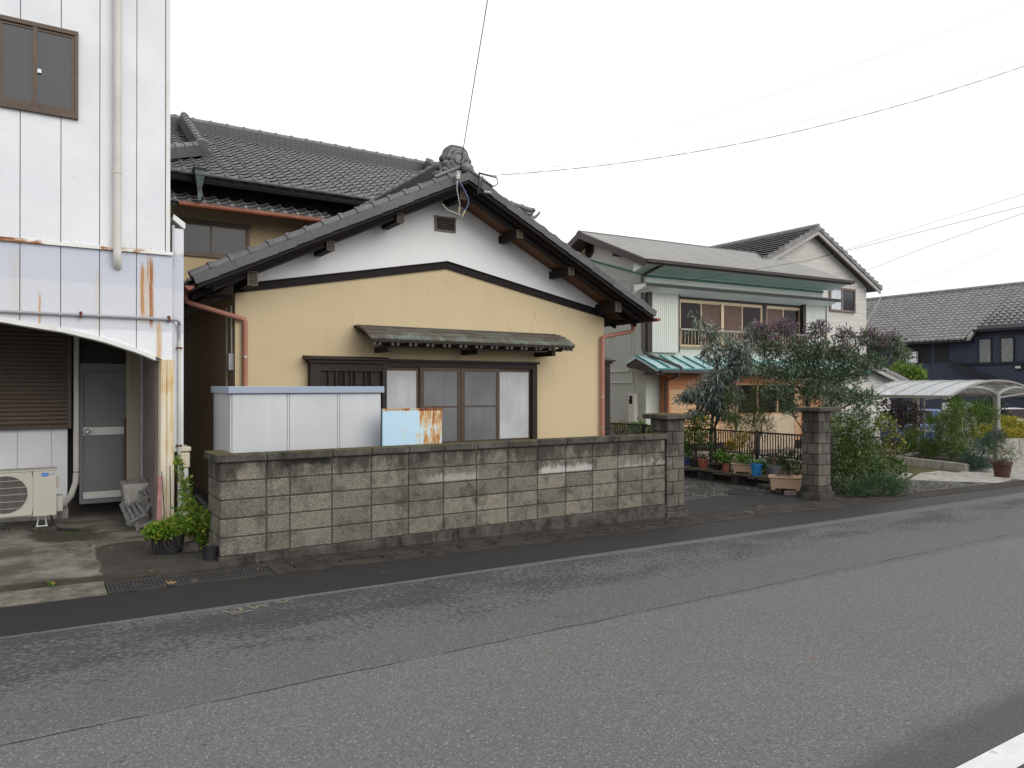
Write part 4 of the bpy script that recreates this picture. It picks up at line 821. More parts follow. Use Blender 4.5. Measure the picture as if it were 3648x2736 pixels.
# curved copper hood on rafters
def hood(u): return (10.10 + .70 * u, 2.462 + .255 * u - .05 * math.sin(math.pi * u) * -1 - .02 * u * u)
mb = MB()
for r_ in range(5):
    ya, za = hood(r_ / 5); yb, zb = hood((r_ + 1) / 5); mb.hexa([(4.07, ya + .01, za - .045), (7.83, ya + .01, za - .045), (7.83, yb, zb - .045), (4.07, yb, zb - .045), (4.07, ya + .01, za - .013), (7.83, ya + .01, za - .013), (7.83, yb, zb - .013), (4.07, yb, zb - .013)])
hd = mb.build('window_hood', MT['darkwood'], H)
for r_ in range(5):
    ua, ub = r_ / 5, (r_ + 1) / 5; ya, za = hood(ua); yb, zb = hood(ub); n_ = 10; off = (.38 / 2) * (r_ % 2)
    xs_ = [4.06] + [x for x in [4.06 + off + .378 * k for k in range(1, 11)] if x < 7.80] + [7.84]
    for a, b in zip(xs_, xs_[1:]):
        MB().hexa([(a + .002, ya, za - .008), (b - .002, ya, za - .008), (b - .002, yb, zb - .012), (a + .002, yb, zb - .012), (a + .002, ya - .006, za + .016), (b - .002, ya - .006, za + .016), (b - .002, yb, zb - .002), (a + .002, yb, zb - .002)]).build('copper_sheet', MT['copper'], hd)
x = 4.11; k = 0
while x < 7.82:
    MB().hexa([(x, 10.125, 2.365), (x + .042, 10.125, 2.365), (x + .042, HY, 2.60), (x, HY, 2.60), (x, 10.125, 2.412), (x + .042, 10.125, 2.412), (x + .042, HY, 2.655), (x, HY, 2.655)]).build('rafter', MT['rafterend'], hd); x += (.085, .205)[k % 2] if x < 7.6 else .09; k += 1
MB().box(4.30, 7.70, 10.30, 10.36, 2.36, 2.41).build('hood_beam', MT['darkwood'], hd)
for x in (4.4, 5.95, 7.45): MB().box(x, x + .07, 10.25, HY, 2.28, 2.36).build('bracket', MT['darkwood'], hd)
# bay on the far side wall, meters and cables at the near corner
by = MB().box(L1 + .001, 9.40, 11.0, 13, .1, 2.19).build('side_bay', MT['darkwood'], H); MB().box(L1, 9.44, 10.97, 13.05, 2.191, 2.24).box(L1, 9.49, 10.93, 13.1, 2.241, 2.265).build('bay_roof', MT['darkwood'], by)
MB().prism([(L1, 2.266), (9.49, 2.266), (L1, 2.36)], 'y', 10.93, 13.1).build('bay_cover', MT['copper'], by)
eb = MB().box(2.235, 2.315, 10.86, 10.99, 1.98, 2.22).build('junction_box', MT['greypvc'], H, bevel=.008)
MB().tube([(2.29, 10.92, 2.22), (2.28, 10.91, 2.9)], .012, 6).tube([(2.28, 11.2, .1), (2.28, 11.2, 2.9)], .014, 6).build('service_conduit', MT['offwhite'], H)
# service drop fittings under the ridge
MB().tube([(5.80, 9.93, 5.10), (5.78, 9.93, 4.78)], .012, 6).tube([(5.80, 9.95, 5.12), (6.03, 9.93, 5.10)], .014, 6).build('service_bracket', MT['darkmetal'], H)
mb = MB()
for k in range(4): mb.lathe([(.0, 0), (.028, .0), (.036, .012), (.028, .03), (0, .03)], (5.42 + .004 * k, 9.94, 4.96 + k * .032), 10)
mb.build('insulator', MT['ceramic'], H, smooth=True)
mb = MB(); mb.lathe([(0, 0), (.02, .01), (.024, .08), (0, .09)], (6.02, 9.92, 5.10), 8, 'x'); mb.lathe([(0, 0), (.02, .01), (.022, .14), (0, .15)], (5.87, 9.92, 4.83), 8, 'x'); mb.build('cable_clamp', MT['greypvc'], H, smooth=True)
MB().tube([(5.43, 9.94, 4.96), (5.50, 9.93, 4.85), (5.60, 9.93, 4.70), (5.61, 9.94, 4.60), (5.56, 9.96, 4.50)], .009, 6).build('drop_cable', MT['bluewire'], H, smooth=True)
MB().tube([(5.41, 9.94, 4.96), (5.40, 9.93, 4.80), (5.43, 9.93, 4.66), (5.46, 9.94, 4.55)], .009, 6).build('drop_cable', MT['greywire'], H, smooth=True)
MB().tube([(5.56, 9.96, 4.50), (5.52, 9.98, 4.40)], .012, 6).tube([(5.455, 9.945, 4.54), (5.45, 9.96, 4.45)], .012, 6).build('cable_sleeve', MT['yellowsleeve'], H)
MB().tube([(5.27, 10.16, 4.60), (5.33, 10.1, 4.50), (5.42, 10.0, 4.45), (5.47, 9.98, 4.42), (5.49, 9.98, 4.44)], .008, 6).build('drop_cable', MT['offwhite'], H, smooth=True)
MB().tube([(6.11, 9.92, 5.10), (6.13, 9.9, 5.0), (6.05, 9.9, 4.93), (5.95, 9.92, 4.97), (5.86, 9.93, 5.08), (5.82, 9.94, 4.8)], .008, 6).build('drop_cable', MT['wire'], H, smooth=True)
# ------------------------------------------------------------------ two storey main house behind
MH = thing('main_house', 'two storey tan house with big grey tiled roof behind the gabled wing', 'house', (6.5, 20, -.05))
MX0, MX1 = 1.8, 11.2
MB().box(MX0 + .6, MX1 - .6, 17.3, 24, -.2, 6.0).build('wall', MT['mainwall'], MH)
MB().box(MX0 + .5, MX1 - .5, 17.12, 17.298, 5.98, 6.35).build('eave_wall', MT['beam'], MH)
def MT_(y): return 6.30 + .53 * (y - 16.5)
RY, RZ = 20.5, 8.42
mb = MB(); mb.prism([(16.5, 6.22), (RY, RZ - .08), (24.5, 6.22), (24.5, 6.12), (RY, RZ - .25), (16.5, 6.10)], 'x', MX0, MX1); mb.build('roof_deck', MT['kawdark'], MH)
MB().box(MX0, MX1, 16.52, 16.62, 6.06, 6.15).build('fascia', MT['beam'], MH)
for k in range(20): MB().box(2.0 + k * .47, 2.07 + k * .47, 16.6, 17.2, 6.09, 6.16).build('rafter', MT['beam'], MH)
# wave tiles: the largest seen as single tiles, the rest as one field
PR = [(0, .050), (.07, .062), (.16, .050), (.27, .016), (.42, -.006), (.60, -.010), (.80, .008), (1.0, .040)]
TW, TL = .2845, .245
def tile_mesh(mb, x0, y0, z0, drop=.017, eave=False):
    a = math.atan(.53); c, s_ = math.cos(a), math.sin(a); L = TL * 1.12; vs = []
    for t in (0, 1):
        for u, h in PR: vs.append((x0 + u * TW, y0 + t * L * c, z0 + t * (L * s_ - .044) + h))
    n_ = len(PR); vs += [(x0 + u * TW, y0, z0 + h - drop) for u, h in PR]
    mb.add(vs, [(i, i + 1, n_ + i + 1, n_ + i) for i in range(n_ - 1)] + [(2 * n_ + i, 2 * n_ + i + 1, i + 1, i) for i in range(n_ - 1)])
    if eave: mb.lathe([(0, -.02), (.035, -.018), (.05, -.005), (.052, .04)], (x0 + .07 * TW, y0, z0 + .012), 10, 'y')
    return mb
tm = tile_mesh(MB(), 0, 0, 0).mesh('roof_tile', MT['kawara'], smooth=True, recalc=False); te = tile_mesh(MB(), 0, 0, 0, .045, True).mesh('eave_tile', MT['kawara'], smooth=True, recalc=False)
field = MB(); cells = []
for r_ in range(18):
    for k in range(28):
        x = 1.9 + k * TW; y = 16.44 + r_ * TL * math.cos(math.atan(.53)); cells.append((x, y, r_))
def px(x, y, z):
    f = .5425 * x + .84 * y; r = .84 * x - .5425 * y; return 1824 + 2600 * r / f, 1377 - 2600 * (z - 1.75) / f
def shown(x, y):
    u, v = px(x, y, MT_(y)); return u > 612 and v < 1010 - (u - 680) * .402 - 20
order = sorted(cells, key=lambda c: (not shown(c[0] + .14, c[1] + .1), c[1] + .25 * c[0]))
for i, (x, y, r_) in enumerate(order):
    z = MT_(y) + rng.uniform(-.004, .004)
    if i < 300: piece('eave_tile' if r_ == 0 else 'roof_tile', te if r_ == 0 else tm, MH, (x + rng.uniform(-.004, .004), y, z))
    else: tile_mesh(field, x, y, z)
field.build('roof_tiles', MT['kawara'], MH, kind='stuff', smooth=True, recalc=False)
for j in range(8):
    z0 = RZ - .12 + j * .043; w = .20 - .006 * j; mb = MB(); x = 1.6 + .15 * (j % 2)
    while x < 10.0: mb.box(x, x + .292, RY - w, RY + w, z0, z0 + .036); x += .30
    mb.build('ridge_course', MT['kawridge'], MH)
rt = MB(); rt.lathe([(.085, 0), (.085, .43)], (0, 0, 0), 10, 'x'); rt.lathe([(.085, 0), (.105, 0), (.105, .06), (.085, .06)], (0, 0, 0), 10, 'x'); rm2 = rt.mesh('ridge_cap', MT['kawara'], smooth=True)
for k in range(20): piece('ridge_cap', rm2, MH, (1.6 + k * .425, RY, RZ + .25))
def hipridge(name, a, b, n_, end, w=.11):
    a, b = Vector(a), Vector(b); d = (b - a); L = d.length; q = d.to_track_quat('Y', 'Z').to_euler(); o = bpy.data.objects.new(name, None)
    mb = MB()
    for j in range(5): mb.box(-w + .008 * j, w - .008 * j, 0, L, -.06 + j * .042, -.024 + j * .042)
    body = mb.build(name, MT['kawridge'], MH, local=True); body.location = a - Vector(MH.location); body.rotation_euler = q
    bpy.data.objects.remove(o); s = L / n_
    m = MB(); m.lathe([(.080, -s), (.080, 0)], (0, 0, 0), 10, 'y', -.1, math.pi + .1); m.lathe([(.08, 0), (.098, 0), (.098, -.045), (.08, -.045)], (0, 0, 0), 10, 'y', -.1, math.pi + .1); cm = m.mesh('ridge_cap', MT['kawara'], smooth=True)
    for k in range(n_): piece('ridge_cap', cm, body, (0, (k + 1) * s, .165), world=False)
    if end:
        e = MB(); pts = arcpts(0, .14, .15, 200, -20, 8) + arcpts(.17, .0, .06, 60, -120, 4) + [(.1, -.12), (-.1, -.12)] + arcpts(-.17, .0, .06, 300, 120, 4); e.prism(pts, 'y', L, L + .09); e.build('ridge_end_tile', MT['kawara'], body, local=True, bevel=.012)
for xk, xs_, kx in ((3.05, 1.75, 0), (9.95, 11.25, 1)):
    hipridge('descending_ridge', (xk, RY - .25, RZ + .12), (xk, 17.75, MT_(17.75) + .14), 11, True); hipridge('corner_ridge', (xk, 17.75, MT_(17.75) + .10), (xs_, 16.45, MT_(16.45) + .10), 6, False)
for z, s in ((6.42, .16), (6.30, .24)):               # upturned corner tiles at the far corner of the eave
    mb = MB(); pts = [(0, 0), (.12, .0), (.24, .03), (.33, .11), (.36, .18), (.30, .12), (.20, .075), (.0, .05)]; mb.prism([(11.05 + px_ * 1.1 * s / .2, z + pz * s / .16) for px_, pz in pts], 'y', 16.38, 16.5); mb.build('corner_tile', MT['kawara'], MH, bevel=.01)
MB().tube([(1.8, 16.40, 6.20), (11.2, 16.40, 6.22)], .030, 8).build('upper_gutter', MT['verdigris'], MH, smooth=True)
mb = MB(); mb.lathe([(.05, -.66), (.05, -.42), (.07, -.40), (.12, -.16), (.14, -.14), (.14, -.05), (.19, 0), (.16, 0)], (2.78, 16.36, 6.30), 4, 'z', math.pi / 4, math.pi / 4 + 2 * math.pi); mb.build('rain_head', MT['verdigris'], MH)
mb = MB(); mb.tube([(2.78, 16.36, 5.90), (2.80, 16.36, 5.76), (2.86, 16.5, 5.74)], .05, 8); mb.build('rain_pipe', MT['verdigris'], MH, smooth=True)
# short lower pent roof with its own tiles
MB().prism([(16.55, 5.60), (17.30, 6.0), (17.30, 5.9), (16.55, 5.52)], 'x', 1.9, 7.5).build('pent_roof', MT['kawdark'], MH)
for r_ in range(3):
    for k in range(13):
        y = 16.52 + r_ * TL * .883; piece('eave_tile' if r_ == 0 else 'roof_tile', te if r_ == 0 else tm, MH, (2.02 + k * TW, y, 5.635 + .53 * (y - 16.52)))
MB().box(1.9, 7.5, 17.10, 17.16, 5.95, 6.06).build('pent_flashing', MT['beam'], MH)
mb = MB(); mb.tube([(2.40, 16.50, 5.565), (7.5, 16.50, 5.58)], .055, 10); gt = mb.build('pent_gutter', MT['orangegutter'], MH, smooth=True)
for k in range(4): MB().lathe([(.06, -.02), (.06, .02), (.056, .02), (.056, -.02)], (2.9 + k * .75, 16.5, 5.566), 10, 'x').build('gutter_joint', MT['orangegutter'], gt)
fr = MB()
for bx in ((2.3, 4.03, 17.24, 17.30, 5.36, 5.43), (3.95, 4.01, 17.25, 17.3, 4.62, 5.36), (2.3, 3.95, 17.25, 17.3, 4.62, 4.68), (2.3, 2.36, 17.25, 17.3, 4.68, 5.36)): fr.box(*bx)
wm = fr.build('window', MT['bronze'], MH)
for a, b, y in ((2.36, 3.21, 17.285), (3.17, 3.95, 17.27)):
    s = MB()
    for bx in ((a, a + .035, y, y + .02, 4.68, 5.36), (b - .035, b, y, y + .02, 4.68, 5.36), (a + .035, b - .035, y, y + .02, 5.31, 5.36), (a + .035, b - .035, y, y + .02, 4.68, 4.72)): s.box(*bx)
    s.build('sash', MT['bronze'], wm); MB().box(a + .035, b - .035, y + .006, y + .012, 4.72, 5.31).build('pane', MT['glass'], wm)

# ------------------------------------------------------------------ green neighbour house (its own slightly turned frame)
GB = -.27
G = thing('green_house', 'two storey pale green house with long railing and teal lower roof', 'house', (15.8, 16.8, GB), R(-4))
def gb(mb, name, mat, parent=G, **k): return mb.build(name, mat, parent, org=(0, 0, GB), **k)
def corr(x0, x1, y, z0, z1, step=.095, d=.012, axis='x'):   # ribbed sheet siding
    mb = MB(); x = x0
    while x < x1 - 1e-6:
        e = min(x + step, x1); w = e - x; q = [(x, 0), (x + .72 * w, 0), (x + .80 * w, d), (x + .92 * w, d), (e, 0)]
        for (a, da), (b, db) in zip(q, q[1:]):
            P = lambda t, dd, z: (t, y + dd, z) if axis == 'x' else (y + dd, t, z)
            mb.quad(P(a, da, z0), P(b, db, z0), P(b, db, z1), P(a, da, z1))
        x = e
    return mb
mb = MB(); mb.box(.03, 8.18, .03, 6.5, -.1, 5.18); gb(mb, 'wall', MT['greensiding'])
def GR(y): return 7.03 - .415 * abs(y - 2.75)
mb = MB(); mb.prism([(.02, 5.17), (6.5, 5.17), (6.5, GR(6.5) - .18), (2.75, GR(2.75) - .18), (.02, GR(.02) - .18)], 'x', .01, 8.19); gb(mb, 'gable_wall', MT['upperwhite'])
mb = MB(); mb.box(0, 8.2, -.012, .01, 5.23, 5.60); gb(mb, 'frieze', MT['sagewall'])
gb(corr(0, 8.2, 0, 2.6, 5.17), 'ribbed_siding', MT['greensiding'], recalc=False); gb(corr(0, 6.5, 0, -.1, 5.17, .095, .012, 'y'), 'ribbed_siding', MT['shadesiding'], recalc=False)  # side sheet darker: shade away from the sun put into its colour
mb = MB(); mb.prism([(0, 5.17), (3.03, 6.12), (6.3, 5.17)], 'x', -.008, .012); gb(mb, 'side_siding', MT['shadesiding'])
mb = MB(); mb.box(-.02, 8.22, -.03, .0, 5.165, 5.235); gb(mb, 'belt_trim', MT['greentrim'])
mb = MB(); mb.hexa([(-.03, -.02, 5.165), (.0, -.02, 5.165), (.0, 3.03, 6.11), (-.03, 3.03, 6.11), (-.03, -.02, 5.235), (0, -.02, 5.235), (0, 3.03, 6.18), (-.03, 3.03, 6.18)]); gb(mb, 'belt_trim', MT['greentrim'])
for s, y1 in ((-1, -.80), (1, 6.6)):
    ya, yb = 2.75, y1
    mb = MB(); mb.hexa([(-.60, ya, GR(ya) - .17), (8.72, ya, GR(ya) - .17), (8.72, yb, GR(yb) - .17), (-.60, yb, GR(yb) - .17), (-.60, ya, GR(ya) - .06), (8.72, ya, GR(ya) - .06), (8.72, yb, GR(yb) - .06), (-.6, yb, GR(yb) - .06)]); gb(mb, 'roof_deck', MT['roofbrown'])
    n_ = 22
    for k in range(n_):
        p, q = ya + (yb - ya) * k / n_, ya + (yb - ya) * (k + 1) / n_
        mb = MB(); mb.hexa([(-.62, p, GR(p) - .057), (8.74, p, GR(p) - .057), (8.74, q, GR(q) - .018), (-.62, q, GR(q) - .018), (-.62, p, GR(p) - .050), (8.74, p, GR(p) - .050), (8.74, q, GR(q) + .012), (-.62, q, GR(q) + .012)]); gb(mb, 'roof_course', MT['metalroof'])
    mb = MB(); mb.hexa([(-.66, ya, GR(ya) - .25), (-.605, ya, GR(ya) - .25), (-.605, yb, GR(yb) - .25), (-.66, yb, GR(yb) - .25), (-.66, ya, GR(ya) - .02), (-.605, ya, GR(ya) - .02), (-.605, yb, GR(yb) - .02), (-.66, yb, GR(yb) - .02)]); gb(mb, 'barge_board', MT['roofbrown'])
mb = MB(); mb.prism([(2.60, GR(2.6)), (2.75, GR(2.75) + .03), (2.9, GR(2.9)), (2.75, GR(2.75) - .04)], 'x', -.66, 8.76); gb(mb, 'ridge_cap', MT['roofbrown'])
mb = MB(); mb.prism([(-.91, 5.54), (-.90, 5.45), (-.80, 5.43), (-.80, 5.55)], 'x', -.62, 8.80); gb(mb, 'gutter', MT['roofbrown'])
MB_ = MB().hexa([(-.5, -.78, 5.44), (8.7, -.78, 5.44), (8.7, -.02, 5.27), (-.5, -.02, 5.27), (-.5, -.78, 5.46), (8.7, -.78, 5.46), (8.7, -.02, 5.60), (-.5, -.02, 5.60)]); gb(MB_, 'soffit', MT['sagewall'])
for y in (3.75, .9): gb(MB().box(-.58, .0, y - .06, y + .06, GR(y) - .36, GR(y) - .2), 'purlin', MT['blacktrim'])
vt = MB()                                             # lattice gable vent
for k in range(-2, 3):
    h = .27 if abs(k) < 2 else .19
    vt.box(-.03, .0, 3.03 + k * .09 - .02, 3.03 + k * .09 + .02, 6.50 - h, 6.50 + h); vt.box(-.034, -.002, 3.03 - h, 3.03 + h, 6.50 + k * .09 - .02, 6.50 + k * .09 + .02)
v = gb(vt, 'gable_vent', MT['blacktrim']); gb(MB().box(-.008, .005, 2.84, 3.22, 6.31, 6.69), 'vent_dark', MT['acdark'], v)
# canopy, shutter boxes, windows, railing
c = gb(MB().prism([(-.62, 4.80), (-.62, 4.87), (.0, 4.92), (0, 4.62), (-.55, 4.79)], 'x', -.46, 8.33), 'canopy', MT['brightsoffit']); gb(MB().box(-.48, 8.35, -.655, -.621, 4.775, 4.865), 'canopy_fascia', MT['blacktrim'], c); gb(MB().prism([(-.66, 4.867), (.0, 4.925), (0, 4.94), (-.66, 4.88)], 'x', -.49, 8.36), 'canopy_top', MT['greentrim'], c)
for x0, x1, side, z1 in ((.125, 1.20, -.05, 4.70), (7.12, 8.18, 6.96, 4.67)):
    sbx = gb(MB().box(x0 + .02, x1 - .02, -.13, 0, 2.83, z1), 'shutter_box', MT['greensiding']); gb(corr(x0, x1, -.15, 2.82, z1, .085), 'box_siding', MT['greensiding'], sbx, recalc=False)
    gb(MB().box(side, x0 - .002, -.17, 0, 2.82, z1 + .12).box(x0 - .002, x1 + .02, -.17, 0, z1 + .002, z1 + .12).box(x1 + .001, x1 + .03, -.17, 0, 2.82, z1), 'box_frame', MT['blacktrim'], sbx)
gb(MB().box(1.22, 7.0, -.05, 0, 4.545, 4.63), 'window_head', MT['blacktrim']); gb(MB().box(5.07, 5.25, -.06, 0, 3.0, 4.545), 'window_post', MT['blacktrim'])
for x0, x1 in ((1.34, 5.07), (5.25, 7.0)):
    f = MB().box(x0, x1, -.04, .02, 4.49, 4.545).box(x0, x1, -.07, .02, 2.98, 3.06).box(x0, x0 + .03, -.04, .02, 3.06, 4.49).box(x1 - .04, x1, -.04, .02, 3.06, 4.49); f = gb(f, 'window', MT['tan'])
    n_ = 4 if x0 < 2 else 2; w = (x1 - x0 - .07) / n_; kinds = ['darkglass', 'blind', 'blind', 'darkglass'] if n_ == 4 else ['blind', 'darkglass']
    for k in range(n_):
        a, b = x0 + .03 + k * w, x0 + .03 + (k + 1) * w; y = -.01 if k in (1, 2) else -.03
        if n_ == 4 and k in (1, 2): a, b = a - .02, b + .02
        gb(MB().box(a, a + .025, y, y + .02, 3.06, 4.49).box(b - .04, b, y, y + .02, 3.06, 4.49).box(a + .025, b - .04, y, y + .02, 3.06, 3.10).box(a + .025, b - .04, y, y + .02, 4.45, 4.49), 'sash', MT['tan'], f)
        gb(MB().box(a + .025, b - .04, y + .006, y + .012, 3.10, 4.45), 'pane', MT[kinds[k]], f)
    if n_ == 4: gb(MB().box(x0 + .03 + 2 * w - .06, x0 + .03 + 2 * w + .06, -.045, -.012, 3.06, 4.49), 'meeting_stile', MT['tan'], f)
rl = gb(MB().box(1.24, 7.10, -.22, -.17, 3.545, 3.60), 'railing', MT['alum']); gb(MB().box(1.24, 7.10, -.14, -.09, 3.03, 3.055), 'bottom_rail', MT['tan'], rl)
bar = MB().tube([(0, -.195, 3.55), (0, -.19, 3.30), (0, -.185, 3.15), (0, -.16, 3.07), (0, -.11, 3.04)], .011, 6).mesh('railing_bar', MT['tan'])
for k in range(41): piece('railing_bar', bar, rl, (1.29 + k * .143, 0, -GB), world=False)
# teal sheet roof over the ground floor
tr = gb(MB().hexa([(-.42, -1.0, 2.21), (9.4, -1.0, 2.21), (9.4, 0, 2.63), (-.42, 0, 2.63), (-.42, -1.02, 2.285), (9.4, -1.02, 2.285), (9.4, .005, 2.70), (-.42, .005, 2.70)]), 'lower_roof', MT['teal'])
gb(MB().hexa([(-.42, .005, 2.60), (0, .005, 2.60), (0, .45, 2.44), (-.42, .45, 2.44), (-.42, .005, 2.70), (-.0, .005, 2.70), (0, .45, 2.53), (-.42, .45, 2.53)]), 'roof_return', MT['teal'], tr)
gb(MB().prism([(-1.0, 2.10), (.45, 2.36), (.45, 2.45), (0, 2.62), (-1.0, 2.22)], 'x', -.40, -.05), 'gable_end', MT['blacktrim'], tr)
rb = MB().hexa([(0, -1.03, 2.28), (.035, -1.03, 2.28), (.035, .0, 2.70), (0, 0, 2.70), (0, -1.03, 2.335), (.035, -1.03, 2.335), (.035, 0, 2.752), (0, 0, 2.752)]).mesh('roof_rib', MT['tealrib'])
for k in range(21): piece('roof_rib', rb, tr, (-.43 + k * .488, 0, -GB), world=False)
gb(MB().box(-.44, 9.42, -1.06, -1.02, 2.255, 2.30), 'roof_edge', MT['tealrib'], tr); gb(MB().box(-.2, 9.4, -1.03, -.98, 2.16, 2.206), 'eave_board', MT['meterbox'], tr); gb(MB().box(-.1, 9.3, -.9, 0, 2.12, 2.17), 'eave_underside', MT['blacktrim'], tr)
# timber bay
gb(MB().box(.58, 7.7, -.38, 0, -.6, 2.15), 'timber_bay', MT['darkwood'])
for k in range(15):
    z0 = -.06 + k * .157; z1 = z0 + .150
    for x0, x1 in ((.62, 3.40), (6.50, 7.7)):
        gb(MB().hexa([(x0, -.405, z0), (x1, -.405, z0), (x1, -.38, z0), (x0, -.38, z0), (x0, -.392, z1), (x1, -.392, z1), (x1, -.38, z1), (x0, -.38, z1)]), 'board', MT['cedarredshade'] if z0 > 1.62 or x0 > 6 else MT['cedar'])
    gb(MB().hexa([(.548, -.36, z0), (.58, -.36, z0), (.58, -.02, z0), (.548, -.02, z0), (.566, -.36, z1), (.58, -.36, z1), (.58, -.02, z1), (.566, -.02, z1)]), 'board', MT['cedarredshade'])  # redder side boards carry the side face's shade in their colour
gb(MB().box(.55, .62, -.42, -.36, -.1, 2.15), 'corner_board', MT['cedarredshade']); gb(MB().box(3.40, 6.5, -.40, -.38, 1.84, 2.15), 'lintel_board', MT['cedarredshade']); gb(MB().box(3.38, 6.52, -.43, -.401, 1.80, 1.84), 'lintel_trim', MT['cedar'])
gw = gb(MB().box(3.42, 6.3, -.41, -.38, .80, .86).box(3.42, 3.5, -.41, -.38, .86, 1.80).box(4.4, 4.46, -.41, -.38, .86, 1.8).box(5.35, 5.41, -.41, -.38, .86, 1.8).box(6.22, 6.5, -.42, -.38, -.1, 1.80), 'window', MT['cedar'])
for a, b in ((3.5, 4.4), (4.46, 5.35), (5.41, 6.22)): gb(MB().box(a, b, -.395, -.385, .86, 1.80), 'pane', MT['darkglass'], gw)
gb(MB().box(3.42, 6.22, -.405, -.38, -.6, .799), 'lower_panel', MT['sandboard'])
ds = gb(MB().tube([(.02, -.84, 5.44), (.0, -.72, 5.40), (-.17, -.08, 5.20), (-.19, -.06, 5.12), (-.17, -.06, 2.90), (-.15, -.10, 2.80), (-.02, -.20, 2.72), (.48, -1.0, 2.36), (.50, -1.06, 2.31), (.50, -1.06, 2.20)], .042, 8), 'downspout', MT['roofbrown'], smooth=True)
gb(MB().tube([(.46, -1.0, 2.10), (.44, -.82, 2.03), (.42, -.50, 1.94), (.40, -.45, 1.86), (.40, -.45, -.1)], .034, 8).box(-.3, 9.4, -1.10, -1.04, 2.17, 2.25), 'lower_downspout', MT['roofbrown'], smooth=True)
me_ = gb(MB().box(-.16, -.005, .34, .68, .62, 1.54), 'meter_box', MT['meterbox'], bevel=.01); gb(MB().box(-.175, -.0, .33, .69, 1.52, 1.55), 'meter_cap', MT['meterbox'], me_); gb(MB().box(-.172, -.16, .36, .66, 1.10, 1.51), 'meter_door', MT['meterbox'], me_); gb(MB().box(-.172, -.16, .36, .66, .64, 1.085), 'meter_door', MT['meterbox'], me_); gb(MB().box(-.178, -.17, .45, .60, 1.20, 1.46), 'meter_window', MT['darkglass'], me_); gb(MB().box(-.182, -.17, .61, .635, 1.28, 1.33).box(-.182, -.17, .61, .635, .86, .89), 'latch', MT['darkmetal'], me_)
pp = MB()
for pts in ([(-.03, .74, 5.0), (-.03, .74, 2.32), (-.03, .80, 2.25), (-.03, 2.4, 2.24)], [(-.03, .56, 1.55), (-.03, .57, 1.80), (-.03, .66, 1.88), (-.03, 2.4, 1.88)], [(-.03, .63, 5.0), (-.03, .63, 1.56)]): pp.tube(pts, .017, 6)
gb(pp, 'wall_conduit', MT['meterbox'], smooth=True)

# ------------------------------------------------------------------ stone clad house beyond
SX, SY, SB = 26.3, 18.36, -.5
S = thing('stone_house', 'cream stone clad house with steep brown tiled gable beyond the green house', 'house', (SX, 22, SB))
def SR(x): return 8.18 - .475 * abs(x - SX)
mb = MB(); mb.prism([(22.35, SB), (30.27, SB), (30.27, SR(30.27) - .2), (SX, SR(SX) - .2), (22.35, SR(22.35) - .2)], 'y', SY, 27); mb.build('wall', MT['stone'], S)
for s in (-1, 1):
    xa, xb = SX, SX + s * 4.42
    mb = MB(); mb.hexa([(xa, SY - .33, SR(xa) - .18), (xb, SY - .33, SR(xb) - .18), (xb, 27.3, SR(xb) - .18), (xa, 27.3, SR(xa) - .18), (xa, SY - .33, SR(xa) - .06), (xb, SY - .33, SR(xb) - .06), (xb, 27.3, SR(xb) - .06), (xa, 27.3, SR(xa) - .06)]); mb.build('roof_deck', MT['roofbrown'], S)
    mb = MB(); mb.hexa([(xa, SY - .40, SR(xa) - .30), (xb, SY - .40, SR(xb) - .30), (xb, SY - .34, SR(xb) - .30), (xa, SY - .34, SR(xa) - .30), (xa, SY - .40, SR(xa) - .08), (xb, SY - .40, SR(xb) - .08), (xb, SY - .34, SR(xb) - .08), (xa, SY - .34, SR(xa) - .08)]); mb.build('barge_board', MT['palebarge'], S)
    n_ = 14
    for k in range(n_):
        p, q = xa + s * 4.46 * k / n_, xa + s * 4.46 * (k + 1) / n_
        mb = MB(); mb.hexa([(p, SY - .2, SR(p) - .06), (q, SY - .2, SR(q) + .05), (q, 27.4, SR(q) + .05), (p, 27.4, SR(p) - .06), (p, SY - .2, SR(p) - .03), (q, SY - .2, SR(q) + .085), (q, 27.4, SR(q) + .085), (p, 27.4, SR(p) - .03)]); mb.build('roof_course', MT['brownroof'], S)
        mb = MB(); mb.hexa([(p, SY - .45, SR(p) - .14), (q, SY - .45, SR(q) - .14), (q, SY - .205, SR(q) - .06), (p, SY - .205, SR(p) - .06), (p, SY - .45, SR(p) - .01), (q, SY - .45, SR(q) + .08), (q, SY - .205, SR(q) + .08), (p, SY - .205, SR(p) - .01)]); mb.build('verge_tile', MT['brownroof'], S)
MB().tube([(SX, SY - .4, SR(SX) + .04), (SX, 27.4, SR(SX) + .04)], .10, 8).build('ridge_cap', MT['brownroof'], S)
f = MB()
for bx in ((27.55, 29.36, 18.28, 18.36, 5.84, 5.92), (27.55, 29.36, 18.28, 18.36, 4.90, 4.98), (27.55, 27.63, 18.28, 18.36, 4.98, 5.84), (29.28, 29.36, 18.28, 18.36, 4.98, 5.84), (28.36, 28.46, 18.29, 18.36, 4.98, 5.84)): f.box(*bx)
f = f.build('window', MT['render'], S); MB().box(27.63, 28.36, 18.32, 18.33, 4.98, 5.84).build('pane', MT['curtain'], f); MB().box(28.46, 29.28, 18.32, 18.33, 4.98, 5.84).build('pane', MT['glass'], f)
MB().prism([(26.2, -.6), (29.6, -.6), (29.6, 1.95), (26.2, 3.0)], 'y', 16.9, 18.3).build('porch', MT['stone'], S)
MB().prism([(25.9, 3.05), (30.25, 1.90), (30.25, 2.06), (25.9, 3.22)], 'y', 16.5, 18.3).build('porch_roof', MT['brownroof'], S); MB().prism([(25.9, 2.88), (30.2, 1.75), (30.2, 1.9), (25.9, 3.045)], 'y', 16.53, 16.6).build('porch_fascia', MT['palebarge'], S)

